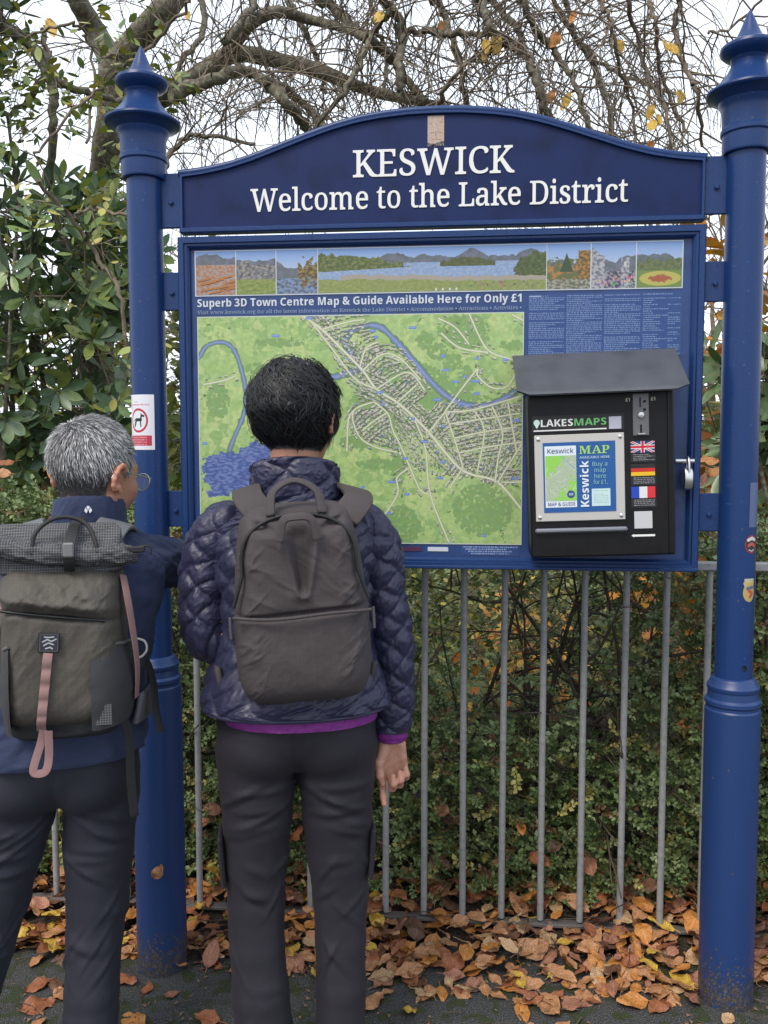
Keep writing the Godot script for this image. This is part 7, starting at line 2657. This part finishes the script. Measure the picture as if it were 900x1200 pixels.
	loft(jb, [[0.0, 0.800, 0.004, 0.180, 0.134], [0.0, 0.810, 0.004, 0.186, 0.139], [0.002, 0.87, 0.004, 0.186, 0.138], [0.012, 0.97, 0.002, 0.182, 0.130], [0.032, 1.09, 0.002, 0.186, 0.126], [0.045, 1.17, 0.002, 0.190, 0.120], [0.053, 1.215, 0.004, 0.180, 0.110], [0.060, 1.245, 0.006, 0.146, 0.096], [0.070, 1.266, 0.010, 0.104, 0.085, 0.05], [0.077, 1.286, 0.016, 0.082, 0.080, 0.12], [0.081, 1.310, 0.022, 0.076, 0.078, 0.18], [0.084, 1.334, 0.026, 0.074, 0.076, 0.22], [0.084, 1.341, 0.026, 0.070, 0.072, 0.22], [0.084, 1.325, 0.026, 0.063, 0.065, 0.22]], 120, 120, 2.3, func(s, t, a, v): return fold.call(s, t, a, v, 0.0) * (1.0 if v < 0.68 else 0.35), false, false, true)
	loft(jb, [[0.110, 1.212, 0.004, 0.050, 0.060], [0.165, 1.208, 0.0, 0.062, 0.066], [0.205, 1.200, -0.028, 0.058, 0.060], [0.250, 1.190, -0.072, 0.053, 0.055], [0.300, 1.178, -0.118, 0.051, 0.052], [0.325, 1.186, -0.160, 0.046, 0.047], [0.343, 1.197, -0.195, 0.040, 0.041], [0.347, 1.199, -0.203, 0.034, 0.035]], 60, 80, 2.1, func(s, t, a, v): return fold.call(s, t * 1.6, a, v, 3.0), false, true)
	loft(jb, [[-0.050, 1.215, 0.004, 0.050, 0.060], [-0.105, 1.205, 0.004, 0.060, 0.064], [-0.150, 1.160, 0.008, 0.058, 0.060], [-0.178, 1.080, 0.014, 0.054, 0.056], [-0.200, 0.980, 0.018, 0.052, 0.053], [-0.206, 0.880, 0.002, 0.047, 0.048], [-0.202, 0.790, -0.024, 0.042, 0.042], [-0.201, 0.778, -0.028, 0.035, 0.035]], 60, 80, 2.1, func(s, t, a, v): return fold.call(s, t * 1.6, a, v, 6.0), false, true)
	var jacket := put(P, "fleece_jacket", jb.mesh(), jm)
	# small embroidered emblem at the back of the collar: three leaf shapes
	var eb := MB.new()
	for a in [[0.0, 0.004, 0.0], [-0.0042, -0.003, 0.5], [0.0042, -0.003, -0.5]]:
		var pl := PackedVector2Array()
		for q in [Vector2(0, 0.0065), Vector2(0.0034, 0.0), Vector2(0, -0.0060), Vector2(-0.0034, 0.0)]:
			pl.append(Vector2(a[0], a[1]) + q.rotated(a[2] * 0.3))
		pl.reverse()
		eb.prism(pl, 0.0, 0.0012)
	put(jacket, "collar_emblem", eb.mesh(), mat(Color(0.62, 0.64, 0.70), 0.6), Transform3D(Basis(Vector3.UP, 0.08) * Basis(Vector3.RIGHT, -0.10), Vector3(0.086, 1.330, 0.1035)))
	build_man_pack()

func build_man_pack() -> void:
	var o := thing("backpack", "olive roll-top backpack with pink webbing straps worn over the navy fleece", "backpack", Vector3(-0.672, 0.0, 0.50))
	o.rotation.y = 0.35
	var at := Transform3D(Basis(), Vector3(0.058, 0, 0))
	var wv := weave(0.80, 1.0, 9)
	var cloth := tri(mat(Color(0.088, 0.078, 0.065), 0.72), wv, 4.0, wv, 0.015)
	var check := mat(Color(1, 1, 1), 0.75)
	check.albedo_texture = grid_cloth(Color(0.024, 0.025, 0.029), Color(0.135, 0.135, 0.142), 16, 4)
	check.uv1_triplanar = true
	check.uv1_scale = Vector3.ONE * 13.0
	var strapc := mat(Color(1, 1, 1), 0.8)
	strapc.albedo_texture = grid_cloth(Color(0.080, 0.085, 0.10), Color(0.17, 0.175, 0.19), 16, 5)
	strapc.uv1_triplanar = true
	strapc.uv1_scale = Vector3.ONE * 20.0
	var pink := tri(mat(Color(0.27, 0.155, 0.150), 0.8), M.speck, 14.0)
	var black := tri(mat(Color(0.014, 0.014, 0.016), 0.65), M.soft, 9.0)
	var mesh_m := mat(Color(1, 1, 1), 0.8)
	mesh_m.albedo_texture = grid_cloth(Color(0.030, 0.030, 0.033), Color(0.050, 0.050, 0.055), 8, 3)
	mesh_m.uv1_triplanar = true
	mesh_m.uv1_scale = Vector3.ONE * 16.0
	var zip_y := func(x: float): return 1.1405 - 0.14 * (x + 0.03)
	var dsp := func(x: float, y: float):
		var z := 0.0
		var s: float = y - zip_y.call(x)
		z -= 0.008 * exp(-pow(s / 0.006, 2.0))
		# slack cloth bagging over the zip
		var up := smoothstep(0.004, 0.03, s)
		z += up * 0.014 * pow(1.0 - absf(nz.get_noise_2d(x * 8.0 + y * 5.0, y * 5.0)), 2.0) * smoothstep(0.10, 0.04, s)
		z += up * 0.004 * pow(1.0 - absf(nz.get_noise_2d(x * 12.0 - y * 9.0 + 4.0, y * 9.0)), 3.0)
		z += up * 0.010 * exp(-pow((s - 0.022) / 0.014, 2.0))
		z -= 0.030 * smoothstep(1.17, 1.24, y)
		z += (1.0 - up) * 0.006 * pow(1.0 - absf(nz.get_noise_2d(x * 5.0 - y * 3.0, y * 3.0 + 7.0)), 2.0)
		z += 0.006 * (1.0 - absf(nz.get_noise_2d(x * 16.0, y * 6.0 + 30.0))) * smoothstep(0.0, 0.10, absf(x))
		return z
	put(o, "main_bag", pack_shell(-0.018, 0.905, 1.250, 0.120, 0.98, 0.125, 0.135, dsp, 6.0, 120, 170), cloth, at)
	put(o, "base_panel", pack_shell(-0.018, 0.885, 0.950, 0.110, 1.0, 0.125, 0.105, func(x, y): return 0.004 * nz.get_noise_2d(x * 20.0, y * 20.0), 5.0, 40, 20), black, at)
	# roll-top closure: rolled check cloth whose ends droop
	var rb := MB.new()
	loft(rb, [[-0.160, 1.276, 0.205, 0.012, 0.022], [-0.135, 1.272, 0.210, 0.018, 0.030], [-0.07, 1.258, 0.216, 0.019, 0.032], [0.0, 1.252, 0.218, 0.020, 0.033], [0.06, 1.250, 0.214, 0.019, 0.032], [0.100, 1.246, 0.206, 0.017, 0.028], [0.124, 1.244, 0.200, 0.010, 0.018]], 48, 90, 2.4, func(s, t, a, v): return 0.006 * nz.get_noise_2d(t * 16.0, a * 1.5) + 0.004 * pow(1.0 - absf(nz.get_noise_2d(t * 40.0 + a * 2.0, a)), 4.0) - 0.004 * exp(-pow(sin(a * 0.5 + 0.4) / 0.10, 2.0)))
	put(o, "rolled_top", rb.mesh(), check, at)
	rb = MB.new()
	loft(rb, [[-0.018, 1.215, 0.180, 0.116, 0.050], [-0.020, 1.255, 0.182, 0.124, 0.036], [-0.022, 1.284, 0.178, 0.120, 0.024], [-0.024, 1.304, 0.172, 0.112, 0.012], [-0.024, 1.308, 0.170, 0.104, 0.003]], 90, 40, 3.0, func(s, t, a, v): return 0.009 * nz.get_noise_2d(s * 9.0, t * 10.0) * smoothstep(0.0, 0.4, v), true, true, true)
	put(o, "check_collar", rb.mesh(), check, at)
	# webbing across the roll, buckle and carry loop
	strap(o, "top_webbing", [Vector3(0.020, 1.318, 0.165), Vector3(0.010, 1.305, 0.205), Vector3(0.006, 1.275, 0.258), Vector3(0.004, 1.240, 0.258), Vector3(0.002, 1.222, 0.236)], 0.020, 0.003, black, [Vector3(0, 1, 0.2), Vector3(0, 1, 0.6), Vector3(0, 0.3, 1), Vector3(0, -0.2, 1), Vector3(0, -0.6, 1)]).transform = at
	put(o, "buckle", box_mesh(Vector3(0.004, 1.264, 0.2625), Vector3(0.020, 0.028, 0.008), 0.003), mat(Color(0.16, 0.16, 0.165), 0.4), at)
	put(o, "carry_loop", tube_mesh(smooth_path([Vector3(-0.062, 1.250, 0.245), Vector3(-0.058, 1.292, 0.236), Vector3(-0.030, 1.318, 0.222), Vector3(0.004, 1.322, 0.216), Vector3(0.036, 1.306, 0.222), Vector3(0.052, 1.268, 0.240), Vector3(0.054, 1.232, 0.246)], 6), 0.0042, 8), black, at)
	put(o, "hook", tube_mesh(smooth_path([Vector3(0.128, 1.262, 0.215), Vector3(0.150, 1.262, 0.214), Vector3(0.152, 1.245, 0.214)], 4), 0.0022, 6), black, at)
	put(o, "end_webbing", box_mesh(Vector3(0.118, 1.258, 0.228), Vector3(0.046, 0.012, 0.006), 0.002), black, at)
	# slanting zip
	var zp := []
	for k in 15:
		var x := lerpf(-0.118, 0.066, k / 14.0)
		zp.append(Vector3(x, zip_y.call(x), 0.2625 - 0.9 * pow(x + 0.018, 2.0)))
	put(o, "zip", tube_mesh(PackedVector3Array(zp), 0.0060, 8, 0.6), mat(Color(0.012, 0.012, 0.013), 0.35), at)
	# maker's patch: white brush marks on black
	var im := Image.create(96, 96, false, Image.FORMAT_RGB8)
	im.fill(lin(0.020, 0.021, 0.026))
	for e in [Rect2i(4, 4, 88, 2), Rect2i(4, 90, 88, 2), Rect2i(4, 4, 2, 88), Rect2i(90, 4, 2, 88)]:
		im.fill_rect(e, lin(0.12, 0.12, 0.14))
	for s in [[Vector2(18, 44), Vector2(40, 30), Vector2(60, 40), Vector2(82, 28)], [Vector2(24, 62), Vector2(46, 48), Vector2(70, 56)], [Vector2(34, 78), Vector2(56, 70), Vector2(66, 78)], [Vector2(26, 18), Vector2(48, 20), Vector2(70, 16)]]:
		stroke(im, s, 7, lin(0.38, 0.39, 0.44))
	var pm := mat(Color(1, 1, 1), 0.6)
	pm.albedo_texture = ImageTexture.create_from_image(im)
	var pb := MB.new()
	pb.box(Vector3.ZERO, Vector3(0.038, 0.038, 0.003), 0.001)
	var patch := put(o, "patch", pb.mesh(), black, at * Transform3D(Basis(Vector3.UP, -0.03) * Basis(Vector3.BACK, -0.07), Vector3(-0.034, 1.092, 0.2685)))
	var pf := MB.new()
	pf.quad(Vector3(-0.0175, -0.0175, 0.0021), Vector3(0.0175, -0.0175, 0.0021), Vector3(0.0175, 0.0175, 0.0021), Vector3(-0.0175, 0.0175, 0.0021))
	put(patch, "patch_print", pf.mesh(), pm)
	# daisy chain: bowed loops of pink webbing, then a hanging tail
	var pts := []
	var nrs := []
	for k in 25:
		var t := k / 24.0
		pts.append(Vector3(lerpf(-0.036, -0.054, t), lerpf(1.072, 0.920, t), 0.268 + 0.0045 * absf(sin(t * PI * 5.0)) - 0.016 * smoothstep(0.8, 1.0, t)))
		nrs.append(Vector3(0, 0, 1))
	strap(o, "daisy_chain", pts, 0.017, 0.0022, pink, nrs, 2).transform = at
	strap(o, "webbing_tail", [Vector3(-0.050, 0.922, 0.255), Vector3(-0.056, 0.895, 0.250), Vector3(-0.070, 0.848, 0.252), Vector3(-0.064, 0.838, 0.253), Vector3(-0.048, 0.842, 0.253), Vector3(-0.042, 0.870, 0.250), Vector3(-0.041, 0.920, 0.256)], 0.015, 0.002, pink, [Vector3(0, 0, 1), Vector3(0, 0, 1), Vector3(0, 0.2, 1), Vector3(0, 0.2, 1), Vector3(0, 0.2, 1), Vector3(0, 0, 1), Vector3(0, 0, 1)]).transform = at
	# stretch pockets and pink side straps
	for s in [-1.0, 1.0]:
		var mp := MB.new()
		var g := []
		for j in 13:
			for i in 9:
				var u := i / 8.0
				var v := j / 12.0
				var y := lerpf(0.915, 1.085 - 0.022 * u, v)
				var bulge := 0.010 * sin(PI * v) + 0.004 * nz.get_noise_2d(u * 4.0, v * 6.0)
				var x := lerpf(0.038 if s > 0 else 0.088, 0.108 + bulge, sin(u * PI * 0.5))
				var z := lerpf(0.262 + bulge, 0.150, 1.0 - cos(u * PI * 0.5))
				g.append(Vector3(s * x - 0.018 + (0.018 if s > 0 else 0.0), y, z))
		if s < 0:
			var rev := []
			for j in 13:
				for i in 9:
					rev.append(g[j * 9 + 8 - i])
			g = rev
		mp.grid(g, 8, 12)
		put(o, "mesh_pocket", mp.mesh(), mesh_m, at)
		var lip := PackedVector3Array()
		for i in 9:
			lip.append(g[12 * 9 + i] + Vector3(0, 0.001, 0))
		put(o, "pocket_lip", tube_mesh(lip, 0.0036, 6), mat(Color(0.10, 0.10, 0.095), 0.8), at)
		var ox := 0.018 if s > 0 else 0.0
		strap(o, "side_strap", [Vector3(s * 0.098 - 0.018 + ox, 1.205, 0.200), Vector3(s * 0.106 - 0.018 + ox, 1.165, 0.222), Vector3(s * 0.116 - 0.018 + ox, 1.09, 0.218), Vector3(s * 0.122 - 0.018 + ox, 1.02, 0.206), Vector3(s * 0.119 - 0.018 + ox, 0.955, 0.190)], 0.016, 0.002, pink, [Vector3(s * 0.7, 0.2, 0.8), Vector3(s * 0.7, 0, 0.8), Vector3(s * 0.8, 0, 0.7), Vector3(s, 0, 0.6), Vector3(s, 0, 0.5)]).transform = at
	put(o, "pocket_grid", box_mesh(Vector3(0.060, 0.945, 0.2620), Vector3(0.030, 0.040, 0.004), 0.001), check, at)
	# cord loop at the pocket
	put(o, "cord_loop", tube_mesh(smooth_path([Vector3(0.118, 1.075, 0.190), Vector3(0.136, 1.068, 0.190), Vector3(0.140, 1.050, 0.190), Vector3(0.128, 1.036, 0.190), Vector3(0.116, 1.040, 0.192)], 5), 0.0026, 6), mat(Color(0.34, 0.34, 0.32), 0.8), at)
	# shoulder straps in check cloth and the hanging waist belt
	for s in [-1.0, 1.0]:
		var x: float = 0.072 * s
		strap(o, "shoulder_strap", [Vector3(x * 0.85 + 0.052, 1.262, 0.165), Vector3(x * 1.15 + 0.052, 1.296, 0.110), Vector3(x * 1.25 + 0.056, 1.290, 0.030), Vector3(x * 1.3 + 0.056, 1.255, -0.060), Vector3(x * 1.4 + 0.05, 1.13, -0.135), Vector3(x * 1.7 + 0.03, 0.98, -0.138), Vector3(x * 2.5 + 0.02, 0.90, -0.04), Vector3(x * 1.9 + 0.04, 0.91, 0.12)], 0.066, 0.012, strapc, [Vector3(0, 0.6, 1), Vector3(0.25 * s, 1, 0.6), Vector3(0.3 * s, 1, 0), Vector3(0.3 * s, 0.8, -0.6), Vector3(0, 0.2, -1), Vector3(0, 0, -1), Vector3(s, 0, -0.4), Vector3(s, -0.2, 0.5)])
	strap(o, "waist_belt", [Vector3(0.150, 0.965, 0.150), Vector3(0.190, 1.010, 0.110), Vector3(0.208, 0.960, 0.100), Vector3(0.214, 0.890, 0.102), Vector3(0.222, 0.852, 0.104)], 0.017, 0.0025, black, [Vector3(0.6, 0.4, 1), Vector3(0.8, 0.5, 0.8), Vector3(0.8, 0, 1), Vector3(0.6, 0, 1), Vector3(0.5, 0, 1)])
	strap(o, "hanging_strap", [Vector3(0.135, 0.930, 0.160), Vector3(0.158, 0.870, 0.150), Vector3(0.160, 0.780, 0.150), Vector3(0.166, 0.690, 0.146)], 0.019, 0.0025, black, [Vector3(0.5, 0, 1), Vector3(0.5, 0, 1), Vector3(0.4, 0, 1), Vector3(0.4, 0, 1)])
